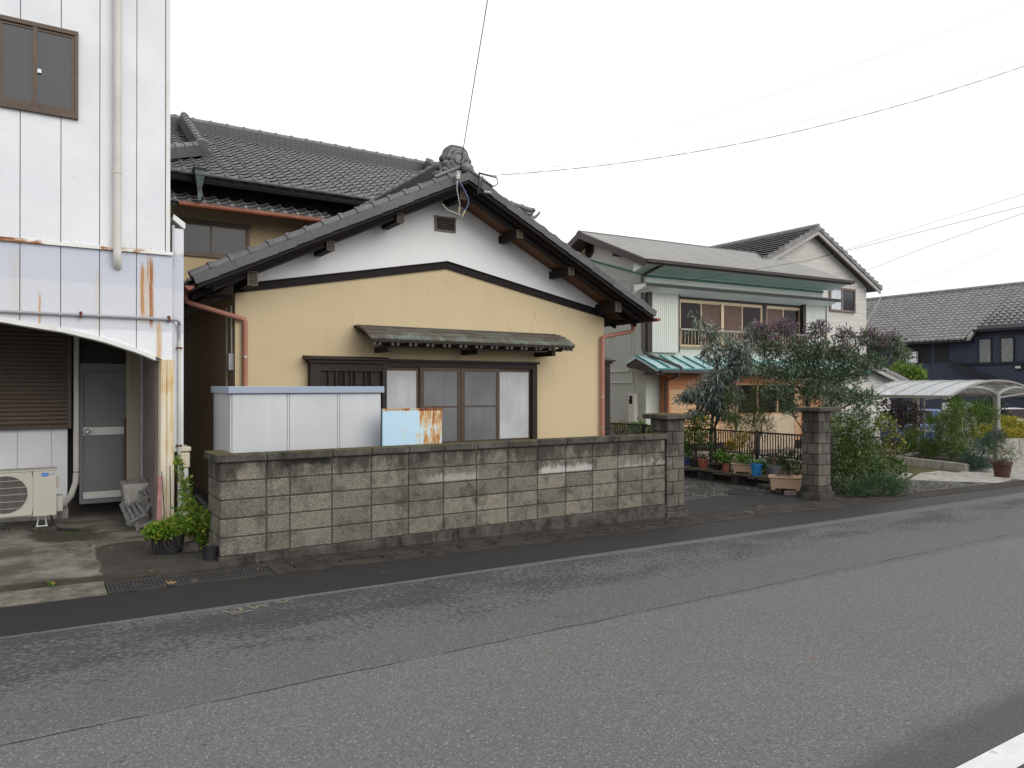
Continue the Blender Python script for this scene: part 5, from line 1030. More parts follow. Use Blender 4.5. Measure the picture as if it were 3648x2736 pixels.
# ------------------------------------------------------------------ navy building across the side street
NX, NB = 45., gz(45)
N = thing('navy_building', 'long dark navy building with grey tiled roof across the side street', 'building', (47, 22, NB))
MB().box(NX, 54, 4, 40, NB - .1, 4.6).build('wall', MT['navy'], N)
MB().prism([(44.2, 4.42), (50, 7.92), (56, 4.42), (56, 4.3), (44.2, 4.3)], 'y', 20.8, 42).build('roof_deck', MT['navytrim'], N)
MB().prism([(44.95, 5.0), (50, 7.92), (56, 5.0), (56, 4.6), (44.95, 4.6)], 'y', 3.5, 20.8).build('roof_deck', MT['navytrim'], N)
mb = MB(); n_ = 19
def NR(x): return 4.47 + (7.95 - 4.47) * (x - 44.15) / 5.85
for k in range(n_):
    xa, xb = 44.15 + 5.85 * k / n_, 44.15 + 5.85 * (k + 1) / n_; y = 8.0
    while y < 40:
        if xa > 45.1 or y > 20.75:
            for t, h0, h1 in ((0, .0, .05), (.5, .05, .0)):
                ya, yb = y + t * .34, y + (t + .5) * .34
                mb.quad((xa, ya, NR(xa) + h0 + .05), (xa, yb, NR(xa) + h1 + .05), (xb, yb, NR(xb) + h1 - .02), (xb, ya, NR(xb) + h0 - .02)); mb.quad((xa, ya, NR(xa) + h0 - .06), (xa, yb, NR(xa) + h1 - .06), (xa, yb, NR(xa) + h1 + .05), (xa, ya, NR(xa) + h0 + .05))
        y += .34
mb.build('roof_tiles', MT['navytile'], N, kind='stuff', recalc=False)
MB().tube([(50, 3.5, 8.0), (50, 42, 8.0)], .13, 8).build('ridge_cap', MT['navytile'], N); MB().tube([(49.9, 29.2, 7.95), (44.3, 27.6, 4.6)], .10, 8).build('valley_ridge', MT['navytile'], N)
MB().hexa([(44.1, 20.62, 4.35), (45.05, 20.62, 4.95), (45.05, 20.78, 4.95), (44.1, 20.78, 4.35), (44.1, 20.62, 4.55), (45.05, 20.62, 5.15), (45.05, 20.78, 5.15), (44.1, 20.78, 4.55)]).build('verge', MT['navytile'], N)
MB().box(44.9, NX, 8, 21.9, 2.98, 3.12).build('belt_band', MT['navytrim'], N); MB().box(44.6, NX, 4, 20.7, 4.85, 5.0).build('eave_board', MT['navytrim'], N)
for y0, y1 in ((19.9, 20.5), (18.77, 19.37), (17.0, 17.6)):
    w = MB()
    for bx in ((44.93, NX, y0 - .06, y0, 3.12, 4.50), (44.93, NX, y1, y1 + .06, 3.12, 4.50), (44.93, NX, y0, y1, 4.43, 4.50)): w.box(*bx)
    w = w.build('window', MT['navytrim'], N); MB().box(44.96, NX, y0, y1, 3.13, 4.43).build('pane', MT['blindgrey'], w)
for y0, y1 in ((23.2, 24.5), (22.17, 23.0)): MB().box(44.98, 45.01, y0, y1, 3.15, 4.32).build('loggia_opening', MT['navytrim'], N)
MB().hexa([(44.45, 8.5, -3.2), (44.6, 8.5, -3.2), (44.6, 21.9, 2.9), (44.45, 21.9, 2.9), (44.45, 8.5, -2.75), (44.6, 8.5, -2.75), (44.6, 21.9, 3.3), (44.45, 21.9, 3.3)]).build('stair_string', MT['navytrim'], N)
MB().box(44.85, NX, 18.3, 18.7, 2.68, 2.90).build('wall_lamp', MT['acdark'], N); MB().box(44.82, 44.85, 18.36, 18.62, 2.74, 2.87).build('lamp_glass', MT['frosted'], N)
for z in (3.55, 3.18): solo('outdoor_unit', MB().box(44.7, 44.97, 23.95, 24.55, z, z + .33), MT['labelwhite'], 'white air conditioner unit, %s of two on the navy loggia' % ('upper' if z > 3.3 else 'lower'), 'air conditioner', (44.8, 24.2, z), 'units on the navy loggia', bevel=.03)
# ------------------------------------------------------------------ black iron fence between the plots
FX = 12.06
F = thing('iron_fence', 'black iron fence of thin upright bars behind the potted plants', 'fence', (FX, 10.6, -.2))
MB().box(FX - .02, FX + .02, 8.02, 14.6, .815, .845).build('top_rail', MT['blackiron'], F); MB().box(FX - .02, FX + .02, 8.02, 14.6, .375, .40).build('bottom_rail', MT['blackiron'], F)
bm_ = MB().box(-.008, .008, -.008, .008, .401, .814).mesh('fence_bar', MT['blackiron'])
k = 0
while 8.07 + k * .062 < 14.5:
    piece('fence_bar', bm_, F, (FX, 8.07 + k * .062, 0)); k += 1
pm = MB().box(-.025, .025, -.025, .025, -.25, .86).mesh('fence_post', MT['blackiron'])
for y in (8.0, 9.62, 11.25, 12.9, 14.55): piece('fence_post', pm, F, (FX, y, 0))
solo('fence_kerb', MB().box(FX - .07, FX + .07, 7.96, 14.7, -.30, -.10), MT['basec'], 'low concrete kerb under the black iron fence', 'kerb', (FX, 10, -.3), bevel=.01)
bn = thing('plank_bench', 'low mossy plank bench on concrete blocks carrying the potted plants', 'bench', (11.85, 10.3, -.2))
for x0, x1, y0, y1 in ((11.60, 11.81, 8.75, 11.9), (11.83, 11.99, 8.9, 12.0)): MB().box(x0, x1, y0, y1, -.02, .018).build('plank', MT['plank'], bn, bevel=.006)
for y in (8.95, 9.85, 10.75, 11.6): MB().box(11.64, 11.96, y - .09, y + .09, -.24, -.021).build('support_block', MT['basec'], bn, bevel=.012)
for (xa, ya), (xb, yb), i in (((11.66, 9.25), (11.56, 8.92), 0), ((11.55, 8.88), (11.36, 8.25), 1)):
    v = Vector((xb - xa, yb - ya, 0)).normalized(); n_ = Vector((v.y, -v.x, 0)) * .07
    A, B = Vector((xa, ya, -.24)), Vector((xb, yb, -.24)); P = [A - n_, B - n_, B + n_, A + n_]
    solo('kerb_stone', MB().hexa(P + [q + Vector((0, 0, .13)) for q in P]), MT['basec'], ['short kerb stone below the bench by the grey pot', 'long kerb stone in front of the large beige planter'][i], 'kerb stone', (xa, ya, -.22), 'kerb stones edging the driveway', bevel=.015)

# ------------------------------------------------------------------ foliage helpers
nr = np.random.default_rng(11)
def leaf_mesh(name, clusters, n, L, Wd, mat, up=.2, droop=0., shell=.45, tipfn=None, curl=.15, size_var=.35, along=.0):
    """clusters: (cx, cy, cz, rx, ry, rz, weight); every leaf is a folded four-cornered blade"""
    w = np.array([c[6] for c in clusters], float); w /= w.sum(); idx = nr.choice(len(clusters), n, p=w); C = np.array([c[:6] for c in clusters])[idx]
    d = nr.normal(size=(n, 3)); d /= np.linalg.norm(d, axis=1)[:, None]
    r = (shell + (1 - shell) * nr.random(n)) ** .8 * (1 + .18 * nr.normal(size=n)); clump = nr.normal(size=(len(clusters) * 14, 3)); clump /= np.linalg.norm(clump, axis=1)[:, None]
    ci = idx * 14 + nr.integers(0, 14, n); d2 = d * .55 + clump[ci] * (.9 * nr.random(n))[:, None]; d2 /= np.maximum(np.linalg.norm(d2, axis=1), 1e-6)[:, None]
    P = C[:, :3] + d2 * r[:, None] * C[:, 3:6]
    ax = d2 * (.6 + along) + nr.normal(size=(n, 3)) * .55 + np.array([0, 0, up - droop]); ax /= np.linalg.norm(ax, axis=1)[:, None]
    sd = np.cross(ax, nr.normal(size=(n, 3))); sd /= np.linalg.norm(sd, axis=1)[:, None]; nm = np.cross(ax, sd)
    s = 1 + size_var * nr.normal(size=n); s = np.clip(s, .4, 1.8); l = (L * s)[:, None]; ww = (Wd * s)[:, None] / 2
    V = np.empty((n, 4, 3)); V[:, 0] = P; V[:, 1] = P + ax * l * .45 + sd * ww + nm * l * curl * .3; V[:, 2] = P + ax * l - nm * l * curl - np.array([0, 0, droop * .12]) * l; V[:, 3] = P + ax * l * .45 - sd * ww + nm * l * curl * .3
    tip = None if tipfn is None else np.repeat(np.clip(tipfn(P, r), 0, 1), 4)
    return V.reshape(-1, 3), tip
def leaf_obj(name, parent, V, mat, tip=None, kind=None, label=None):
    n = len(V) // 4; me = bpy.data.meshes.new(name); o = np.array(root_loc(parent)) if parent else np.zeros(3)
    me.vertices.add(4 * n); me.vertices.foreach_set('co', (V - o).ravel()); me.loops.add(4 * n); me.loops.foreach_set('vertex_index', np.arange(4 * n))
    me.polygons.add(n); me.polygons.foreach_set('loop_start', np.arange(0, 4 * n, 4)); me.polygons.foreach_set('loop_total', np.full(n, 4)); me.update(calc_edges=True)
    if tip is not None:
        a = me.attributes.new('tip', 'FLOAT', 'POINT'); a.data.foreach_set('value', tip)
    me.materials.append(mat); ob = bpy.data.objects.new(name, me); COL.objects.link(ob)
    if parent: ob.parent = parent
    return tag(ob, label, None, None, kind)
def branches(mb, root, clusters, r0=.04, twigs=8, n=7, r1=.006):
    root = Vector(root)
    for c in clusters:
        e = Vector(c[:3]); m = root.lerp(e, .5) + Vector((rng.uniform(-.1, .1), rng.uniform(-.1, .1), -.06 * (e - root).length + .05)); mb.tube(bez(root, m, e, 6), r0 * .55, n, r1)
        for k in range(twigs):
            d = Vector((rng.gauss(0, 1), rng.gauss(0, 1), rng.gauss(.2, 1))).normalized(); q = e + Vector((d.x * c[3], d.y * c[4], d.z * c[5])) * .95; s_ = root.lerp(e, rng.uniform(.55, 1)); mb.tube(bez(s_, s_.lerp(q, .5) + Vector((0, 0, .03)), q, 3), r1 * 1.2, 4, r1 * .4)
    return mb
LF = dict(
    euc=m_leaf('eucalyptus_leaf', (.085, .115, .100), (.20, .24, .215), (.36, .39, .35), .42, None, .5), acacia=m_leaf('wattle_leaf', (.058, .105, .048), (.15, .20, .13), (.26, .30, .25), .55, (.20, .09, .18)),
    hedge=m_leaf('hedge_leaf', (.035, .075, .020), (.075, .125, .038), (.16, .16, .03), .45), rosemary=m_leaf('rosemary_needle', (.030, .070, .030), (.075, .125, .060), None, .6), conifer=m_leaf('conifer_spray', (.045, .095, .022), (.11, .18, .04), (.21, .25, .045), .55), yellowgreen=m_leaf('yellow_green_leaf', (.085, .12, .022), (.19, .20, .04), (.32, .24, .035), .5),
    bluegreen=m_leaf('blue_green_needle', (.030, .066, .048), (.060, .105, .080), None, .6), golden=m_leaf('golden_leaf', (.20, .20, .02), (.34, .30, .03), (.40, .24, .03), .5), yellow=m_leaf('yellow_leaf', (.14, .14, .02), (.30, .21, .03), (.36, .20, .02), .5),
    lime=m_leaf('lime_leaf', (.08, .16, .02), (.17, .26, .045), (.25, .30, .06), .45), dark=m_leaf('dark_glossy_leaf', (.012, .035, .012), (.03, .06, .02), None, .35), dark2=m_leaf('undergrowth_leaf', (.022, .045, .018), (.06, .095, .035), (.11, .12, .05), .55), purple=m_leaf('maroon_leaf', (.06, .05, .05), (.11, .075, .09), (.08, .12, .07), .5),
    vine=m_leaf('vine_leaf', (.065, .15, .014), (.15, .25, .025), (.33, .29, .035), .45), fresh=m_leaf('fresh_leaf', (.05, .12, .02), (.11, .20, .035), None, .45), pine=m_leaf('feathery_leaf', (.05, .075, .03), (.12, .15, .055), (.17, .18, .06), .6), weed=m_leaf('weed_leaf', (.04, .09, .015), (.09, .14, .025), None, .5), strap=m_leaf('strap_leaf', (.05, .15, .04), (.13, .25, .10), None, .35),
)
def plant(name, label, cat, base, clusters, n, L, Wd, leaf, wood='bark', root=None, r0=.02, twigs=6, group=None, leafname='foliage', **k):
    t = thing(name, label, cat, base, 0, group); b = Vector(root or base)
    mb = branches(MB(), b, clusters, r0, twigs); mb.build('branches', MT[wood], t)
    V, tip = leaf_mesh(name, clusters, n, L, Wd, None, **k); leaf_obj(leafname, t, V, LF[leaf], tip); return t

# grey-leaved gum tree
E_ = [(12.50, 11.58, 3.25, .22, .22, .32, .3), (12.68, 11.45, 2.95, .26, .24, .26, .45), (13.05, 11.2, 2.72, .36, .3, .28, .8), (13.52, 10.9, 3.02, .26, .2, .16, .5), (13.30, 11.0, 2.62, .34, .26, .22, .8), (12.78, 11.4, 2.52, .28, .26, .22, .8), (13.25, 11.05, 2.30, .38, .3, .24, 1.7), (12.98, 11.25, 2.05, .36, .3, .22, 1.5),
      (12.72, 11.4, 1.86, .30, .28, .20, 1.2), (12.40, 11.62, 1.62, .30, .25, .18, 1.3), (12.74, 11.4, 1.50, .36, .3, .22, 2.0), (13.06, 11.2, 1.62, .32, .28, .26, 1.6), (12.18, 11.76, 1.52, .17, .15, .10, .4), (12.50, 11.58, 1.15, .24, .22, .13, .8), (12.92, 11.3, 1.22, .30, .25, .15, .9), (13.1, 11.15, 1.10, .2, .2, .1, .35)]
t = thing('gum_tree', 'slender tree with drooping silvery grey leaves behind the iron fence', 'tree', (12.74, 11.42, -.22))
mb = MB(); mb.tube([(12.74, 11.42, -.25), (12.73, 11.42, .6), (12.78, 11.4, 1.3), (12.9, 11.32, 2.0), (12.78, 11.42, 2.7), (12.52, 11.56, 3.4)], .05, 9, .005); mb.tube([(12.84, 11.36, -.2), (12.80, 11.38, .8), (12.95, 11.3, 1.5)], .035, 8, .02); mb.build('trunk', MT['bark'], t, smooth=True)
mb = MB()
for c in E_: branches(mb, (12.85, 11.36, max(.9, c[2] - .45)), [c], .028, 9, 6, .005)
mb.build('limbs', MT['twig'], t)
V, tip = leaf_mesh('x', E_, 5600, .145, .027, None, droop=.75, up=0, shell=.25, curl=.12); leaf_obj('crown', t, V, LF['euc'])
# purple-tipped wattle
A_ = [(12.45, 9.82, 2.86, .26, .22, .20, 1.0), (12.85, 9.56, 2.95, .30, .24, .20, 1.1), (12.62, 9.7, 2.52, .36, .3, .26, 1.7), (13.15, 9.36, 2.50, .38, .3, .30, 2.0), (13.42, 9.18, 2.90, .26, .2, .20, .8), (13.52, 9.12, 2.46, .36, .3, .26, 1.7), (13.90, 8.88, 2.78, .22, .2, .18, .6), (13.92, 8.88, 2.40, .36, .3, .24, 1.6),
      (14.32, 8.62, 2.72, .32, .26, .22, 1.3), (14.66, 8.38, 2.66, .30, .24, .22, 1.1), (14.85, 8.26, 2.42, .22, .2, .18, .6), (14.36, 8.6, 2.25, .38, .3, .22, 1.4), (12.55, 9.75, 2.10, .30, .26, .22, 1.2), (12.96, 9.48, 2.05, .40, .32, .26, 2.1), (13.45, 9.18, 2.02, .42, .34, .28, 2.3), (13.95, 8.86, 1.98, .40, .32, .24, 1.9), (12.72, 9.62, 1.66, .32, .28, .22, 1.2), (13.30, 9.26, 1.62, .42, .34, .24, 2.0), (13.85, 8.92, 1.58, .40, .32, .22, 1.6), (14.25, 8.66, 1.50, .30, .24, .20, .9), (12.95, 9.48, 1.28, .30, .26, .16, .6), (14.15, 8.74, 1.15, .26, .22, .22, .7), (13.55, 9.1, 1.25, .3, .26, .16, .5)]
t = thing('wattle_tree', 'spreading feathery wattle tree with purple tips beside the free standing gatepost', 'tree', (13.2, 9.33, -.22))
mb = MB(); mb.tube([(13.2, 9.33, -.25), (13.19, 9.34, .5), (13.22, 9.31, 1.3), (13.3, 9.26, 2.0), (13.4, 9.2, 2.6)], .06, 9, .02); mb.build('trunk', MT['bark'], t, smooth=True)
mb = MB()
for c in A_: branches(mb, (13.22, 9.31, max(.75, min(1.9, c[2] - .5))), [c], .036, 8, 6, .005)
mb.build('limbs', MT['bark'], t)
V, tip = leaf_mesh('x', A_, 19000, .070, .024, None, up=.35, shell=.25, tipfn=lambda P, r: np.where(nr.random(len(P)) < np.clip((P[:, 2] - 2.45) * 1.5 + np.clip(r - .9, 0, 1) * 1.2 + .03, 0, .85), .6 + .4 * nr.random(len(P)), 0)); leaf_obj('crown', t, V, LF['acacia'], tip)
# shrubs in and around the garden
plant('hedge_shrub', 'tall green leafy shrub grown over the back of the free standing gatepost', 'shrub', (12.5, 8.0, -.22), [(12.55, 8.12, 1.02, .34, .3, .28, 1), (12.86, 7.96, .78, .36, .3, .34, 1.4), (12.42, 8.02, .45, .36, .28, .36, 1.4), (12.80, 7.82, .30, .40, .3, .32, 1.4), (12.3, 7.95, .05, .36, .25, .26, 1)], 5200, .052, .030, 'hedge', r0=.03)
plant('rosemary_bush', 'feathery rosemary bush spilling onto the gutter beyond the gatepost', 'shrub', (12.5, 7.52, -.22), [(12.15, 7.60, -.08, .34, .18, .17, 1), (12.55, 7.52, -.06, .36, .2, .2, 1.3), (12.88, 7.40, -.04, .34, .2, .22, 1.2), (13.15, 7.36, -.06, .22, .16, .18, .6)], 4200, .085, .009, 'rosemary', 'greenstem', up=.65, along=.3, shell=.15, r0=.012)
plant('dark_undergrowth', 'low dark leafy undergrowth behind the iron fence under the wattle', 'shrub', (13.0, 9.6, -.22), [(12.7, 9.3, .15, .3, .4, .34, 1), (12.9, 9.9, .05, .4, .45, .32, 1), (13.4, 9.0, .1, .45, .4, .36, 1), (12.8, 8.7, .2, .3, .3, .4, .9), (13.4, 10.4, -.02, .4, .4, .22, .8), (12.9, 10.9, -.05, .35, .4, .2, .7), (12.6, 11.7, .0, .3, .45, .24, .8), (12.6, 12.6, .02, .3, .5, .26, .8)], 4600, .07, .03, 'dark2', r0=.02)
plant('yellowing_shrub', 'yellowing leafy shrub behind the wattle tree branches', 'shrub', (15.6, 9.0, -.27), [(15.6, 9.02, .92, .28, .26, .24, 1), (15.75, 8.9, .50, .26, .26, .26, .6), (15.4, 9.1, .2, .3, .3, .3, .6)], 1200, .045, .028, 'yellowgreen')
plant('weed_clump', 'leafy green weeds among the stones below the yellowing shrub', 'weeds', (14.3, 8.5, -.25), [(14.1, 8.5, -.02, .4, .3, .2, 1), (14.7, 8.4, .05, .4, .3, .26, 1), (14.5, 8.7, .35, .35, .3, .3, .9)], 1700, .06, .034, 'hedge', 'greenstem', r0=.012)
plant('maroon_shrub', 'maroon leaved shrub standing behind the carport post', 'shrub', (21.8, 12.2, -.38), [(21.6, 12.3, 1.15, .42, .4, .36, 1), (22.0, 12.0, .95, .4, .4, .36, 1), (21.5, 12.3, .7, .4, .4, .3, .8), (22.1, 12.0, .55, .35, .35, .3, .6)], 2200, .07, .045, 'purple', r0=.04)
plant('feathery_bush', 'loose pale green feathery bush between the grey tree and the wattle', 'shrub', (12.75, 10.5, -.22), [(12.6, 10.62, .95, .36, .3, .34, 1), (12.95, 10.42, 1.2, .34, .3, .34, 1), (13.05, 10.36, 1.62, .28, .25, .26, .7), (12.55, 10.7, 1.45, .26, .22, .24, .6), (13.1, 10.3, .85, .3, .3, .3, .7)], 3000, .10, .010, 'pine', 'greenstem', up=.7, along=.35, shell=.15, r0=.016)
plant('fence_shrub', 'small bright green shrub against the fence below the meter box', 'shrub', (12.75, 13.8, -.22), [(12.75, 13.85, .66, .3, .3, .2, 1), (13.05, 13.6, .5, .25, .25, .2, .6)], 700, .07, .04, 'fresh')
plant('yellow_fence_shrub', 'yellow leaved shrub against the fence beside the long wall', 'shrub', (12.4, 14.0, -.22), [(12.35, 14.1, .68, .22, .22, .18, 1)], 260, .06, .04, 'yellow')
pk = thing('garden_planter', 'low concrete planter kerb holding the conifer shrubs', 'planter', (20, 10, -.38))
MB().hexa([(19.6, 10.95, -.4), (19.16, 9.04, -.42), (19.28, 9.02, -.42), (19.72, 10.93, -.4), (19.6, 10.95, -.15), (19.16, 9.04, -.16), (19.28, 9.02, -.16), (19.72, 10.93, -.15)]).hexa([(19.6, 10.96, -.4), (21.4, 11.4, -.4), (21.4, 11.52, -.4), (19.6, 11.08, -.4), (19.6, 10.96, -.15), (21.4, 11.4, -.15), (21.4, 11.52, -.15), (19.6, 11.08, -.15)]).build('kerb', MT['palecon'], pk, bevel=.01)
MB().quad((19.65, 10.95, -.2), (19.25, 9.04, -.22), (22, 9.2, -.22), (21.4, 11.4, -.2)).build('soil', MT['soil'], pk)
plant('low_conifer', 'bushy dark conifer at the near corner of the concrete planter', 'shrub', (20.1, 10.7, -.2), [(20.05, 10.75, .30, .38, .36, .34, 1), (20.3, 10.5, .05, .4, .36, .26, 1), (19.95, 10.9, .05, .25, .25, .2, .5)], 4200, .075, .013, 'conifer', up=.6, along=.3, shell=.2)
plant('upright_conifer', 'tall upright green conifer in the middle of the concrete planter', 'shrub', (20.4, 10.0, -.2), [(20.35, 10.1, .35, .42, .36, .46, 1.5), (20.42, 10.02, .85, .34, .3, .36, 1.2), (20.1, 10.3, .75, .22, .2, .26, .6), (20.3, 9.8, .05, .42, .36, .26, 1.1), (20.5, 9.9, 1.15, .2, .2, .22, .4)], 8000, .075, .013, 'conifer', up=.7, along=.4, shell=.2)
plant('tall_conifer', 'yellow green feathery conifer reaching under the carport roof', 'shrub', (21.6, 10.2, -.3), [(21.6, 10.25, .55, .42, .4, .5, 1.3), (21.9, 10.1, 1.05, .42, .36, .32, 1.1), (21.4, 10.35, 1.25, .26, .24, .26, .7), (22.3, 9.95, .9, .3, .3, .3, .7)], 5600, .085, .014, 'conifer', up=.7, along=.4, shell=.2)
plant('planter_rosemary', 'blue green rosemary bush at the street end of the concrete planter', 'shrub', (19.7, 9.0, -.3), [(19.6, 9.05, -.10, .36, .3, .26, 1), (19.9, 8.95, .2, .32, .28, .3, 1), (20.15, 8.8, .45, .22, .2, .26, .6), (19.5, 8.9, -.22, .3, .25, .16, .6)], 4200, .10, .010, 'bluegreen', up=.75, along=.4, shell=.15)
plant('round_camellia', 'dense dark round shrub in front of the navy wall', 'shrub', (32.6, 14.6, -.6), [(32.6, 14.6, .62, .66, .6, .62, 1), (32.9, 14.4, .2, .6, .6, .5, .8)], 3200, .10, .06, 'dark', shell=.7)
plant('golden_bush', 'clipped golden bush behind the carport post, nearer the round dark shrub', 'shrub', (28.5, 12.55, -.5), [(28.3, 12.65, .12, .5, .5, .30, 1), (28.8, 12.35, -.05, .5, .5, .3, 1)], 3000, .07, .05, 'golden', shell=.8, group='clipped golden bushes')
plant('golden_bush', 'clipped golden bush highest at the pale low wall', 'shrub', (30.2, 12.65, -.5), [(30.1, 12.7, .25, .5, .5, .34, 1), (30.5, 12.45, 0, .6, .5, .3, 1)], 3000, .07, .05, 'golden', shell=.8, group='clipped golden bushes')
plant('golden_bush', 'clipped golden bush farthest along the pale low wall by the frame edge', 'shrub', (28.2, 11.45, -.5), [(28.15, 11.5, -.02, .45, .45, .30, 1), (28.4, 11.2, -.2, .5, .5, .26, 1)], 2600, .07, .05, 'golden', shell=.8, group='clipped golden bushes')
t = thing('lime_tree', 'light green leafy treetop between the porch roof and the navy wall', 'tree', (35.9, 19.7, -.65)); MB().tube([(35.9, 19.7, -.7), (35.85, 19.7, 2.2)], .09, 8, .04).build('trunk', MT['bark'], t)
V, tip = leaf_mesh('x', [(35.7, 19.8, 2.55, .55, .5, .42, 1), (36.2, 19.5, 2.3, .55, .5, .42, 1), (35.9, 19.7, 2.0, .6, .5, .4, .8), (36.3, 19.4, 1.8, .5, .5, .4, .6)], 2600, .13, .085, None, shell=.6); leaf_obj('crown', t, V, LF['lime'])
# loose tall weeds by the low wall behind the plant tub
plant('wall_creeper', 'bright green creeper climbing the low white wall and the block wall end', 'creeper', (1.40, 8.45, .04), [(1.32, 8.35, .40, .13, .16, .16, 1), (1.43, 8.30, .28, .16, .16, .14, 1.2), (1.50, 8.10, .34, .10, .12, .13, .8), (1.33, 8.6, .62, .06, .08, .16, .4), (1.43, 8.2, .10, .07, .07, .12, .35), (1.30, 8.9, .85, .05, .05, .12, .2)], 2300, .030, .023, 'vine', 'greenstem', r0=.006, twigs=10)

# ------------------------------------------------------------------ plant tub at the corner
tb = thing('plant_tub', 'black rubber tub overflowing with yellow green creeper by the column', 'plant tub', (1.10, 8.22, .045))
mb = MB(); mb.lathe([(0, .045), (.125, .045), (.148, .10), (.158, .235), (.166, .25), (.15, .25), (.14, .2), (0, .2)], (1.10, 8.22, 0), 24); mb.build('tub', MT['blackpot'], tb, smooth=True)
mb = MB()
for k in range(12):
    a = rng.uniform(math.pi, 2 * math.pi); x, y = 1.10 + .168 * math.cos(a), 8.22 + .168 * math.sin(a); mb.tube(bez((x, y, .25), (x + rng.uniform(-.05, .05), y - .03, .17), (x + rng.uniform(-.08, .08), y + .012, rng.uniform(.07, .13)), 5), .0022, 4)
mb.build('runner', MT['twig'], tb)
V, tip = leaf_mesh('x', [(1.03, 8.16, .29, .14, .14, .085, 1.2), (1.18, 8.2, .32, .16, .16, .085, 1.4), (1.33, 8.25, .30, .12, .14, .09, .8), (1.10, 8.12, .29, .18, .12, .06, 1.0), (.93, 8.14, .27, .05, .06, .05, .3)], 3000, .030, .026, None, shell=.5); leaf_obj('foliage', tb, V, LF['vine'])
solo('weed_sprig', MB().tube([(.06, 7.40, .02), (.065, 7.39, .06)], .003, 5), MT['greenstem'], 'tiny weed sprouting from the gutter joint', 'weed', (.06, 7.4, .02))
V, tip = leaf_mesh('x', [(.065, 7.38, .065, .035, .03, .015, 1)], 14, .028, .015, None); w_ = leaf_obj('weed_leaves', bpy.data.objects['weed_sprig'], V, LF['vine'])

# ------------------------------------------------------------------ potted plants on the bench
def pot(name, label, x, y, z, r0, r1, h, mat, rim=True, group='flower pots along the bench', n=20):
    t = thing(name, label, 'flower pot', (x, y, z), 0, group); pr = [(0, .0), (r0, 0), (r1, h * .97), (r1, h)]
    if rim: pr = [(0, 0), (r0, 0), (r1 * .96, h * .82), (r1 * 1.06, h * .83), (r1 * 1.06, h)]
    pr += [(r1 * .92, h), (r1 * .88, h * .88), (0, h * .88)]
    MB().lathe(pr, (x, y, z), n).build('pot', MT[mat], t, smooth=True); MB().lathe([(0, .002), (r1 * .88, .002)], (x, y, z + h * .885), n).build('soil', MT['soil'], t); return t
def greens(t, cl, n, L, Wd, leaf, wood='greenstem', root=None, r0=.01, twigs=5, **k):
    branches(MB(), root or t.location, cl, r0, twigs, 5, .003).build('stems', MT[wood], t); V, _ = leaf_mesh('x', cl, n, L, Wd, None, **k); leaf_obj('foliage', t, V, LF[leaf])
BZ = .019
t = pot('flower_pot', 'small blue glazed pot at the far end of the bench', 11.99, 11.45, BZ, .085, .10, .17, 'navypot'); greens(t, [(11.99, 11.45, .38, .13, .13, .18, 1), (11.98, 11.4, .58, .10, .1, .14, .5)], 240, .075, .036, 'fresh')
t = pot('flower_pot', 'black pot holding a citrus shrub dotted with orange fruit', 11.86, 11.10, BZ, .09, .11, .18, 'blackpot'); cl = [(11.88, 11.1, .72, .24, .22, .22, 1), (11.9, 10.95, .98, .2, .2, .14, .8), (11.86, 11.3, 1.0, .16, .16, .12, .5), (11.9, 10.8, .62, .2, .2, .2, .8)]; greens(t, cl, 900, .062, .030, 'hedge', 'twig', r0=.02)
for k in range(26):
    c = cl[k % 3]; q = [c[i] + c[3 + i] * rng.uniform(-.9, .9) for i in range(3)]; fo = MB().lathe([(0, -.017), (.012, -.012), (.017, 0), (.012, .012), (0, .017)], q, 8).build('fruit', MT['fruit'], t, smooth=True)
t = pot('flower_pot', 'terracotta pot with small red succulents near the middle of the bench', 11.78, 10.78, BZ, .085, .115, .20, 'terracotta'); greens(t, [(11.78, 10.78, .24, .05, .05, .05, 1)], 30, .07, .022, 'purple', up=.8)
t = pot('flower_pot', 'dark glazed bowl with a tuft of thin dark leaves', 11.84, 10.45, BZ, .07, .14, .13, 'bowl'); greens(t, [(11.84, 10.45, .25, .12, .12, .10, 1)], 260, .13, .008, 'dark', up=.9, along=.4)
t = pot('flower_pot', 'terracotta pot with round leaved green plant beside the beige planter', 11.76, 10.14, BZ, .07, .092, .17, 'terracotta'); greens(t, [(11.76, 10.14, .28, .13, .13, .10, 1), (11.8, 10.3, .33, .12, .12, .10, .7)], 260, .06, .052, 'fresh')
t = pot('flower_pot', 'bright blue plastic pot with arching strap leaves', 11.71, 9.36, BZ, .085, .108, .24, 'bluepot')
mb = MB()
for k in range(34):
    a = rng.uniform(0, 6.28); L_ = rng.uniform(.12, .22); d = Vector((math.cos(a), math.sin(a), 0)); p0 = Vector((11.71, 9.36, BZ + .21)); s_ = Vector((-d.y, d.x, 0)) * .011
    P = bez(p0, p0 + d * L_ * .4 + Vector((0, 0, L_ * .9)), p0 + d * L_ + Vector((0, 0, L_ * .25)), 5)
    for i in range(5): mb.quad(P[i] - s_, P[i + 1] - s_ * (1 if i < 4 else .1), P[i + 1] + s_ * (1 if i < 4 else .1), P[i] + s_)
mb.build('foliage', LF['strap'], t, recalc=False)
t = pot('flower_pot', 'grey plastic pot with bare brown stems next to the blue pot', 11.74, 8.98, BZ - .04, .105, .13, .26, 'greypot')
mb = MB()
for k in range(9): mb.tube(bez((11.74 + rng.uniform(-.05, .05), 8.98 + rng.uniform(-.05, .05), .2), (11.74, 8.98, .4), (11.74 + rng.uniform(-.2, .2), 8.98 + rng.uniform(-.2, .2), rng.uniform(.36, .52)), 4), .006, 5, .003)
mb.build('stems', MT['twig'], t)
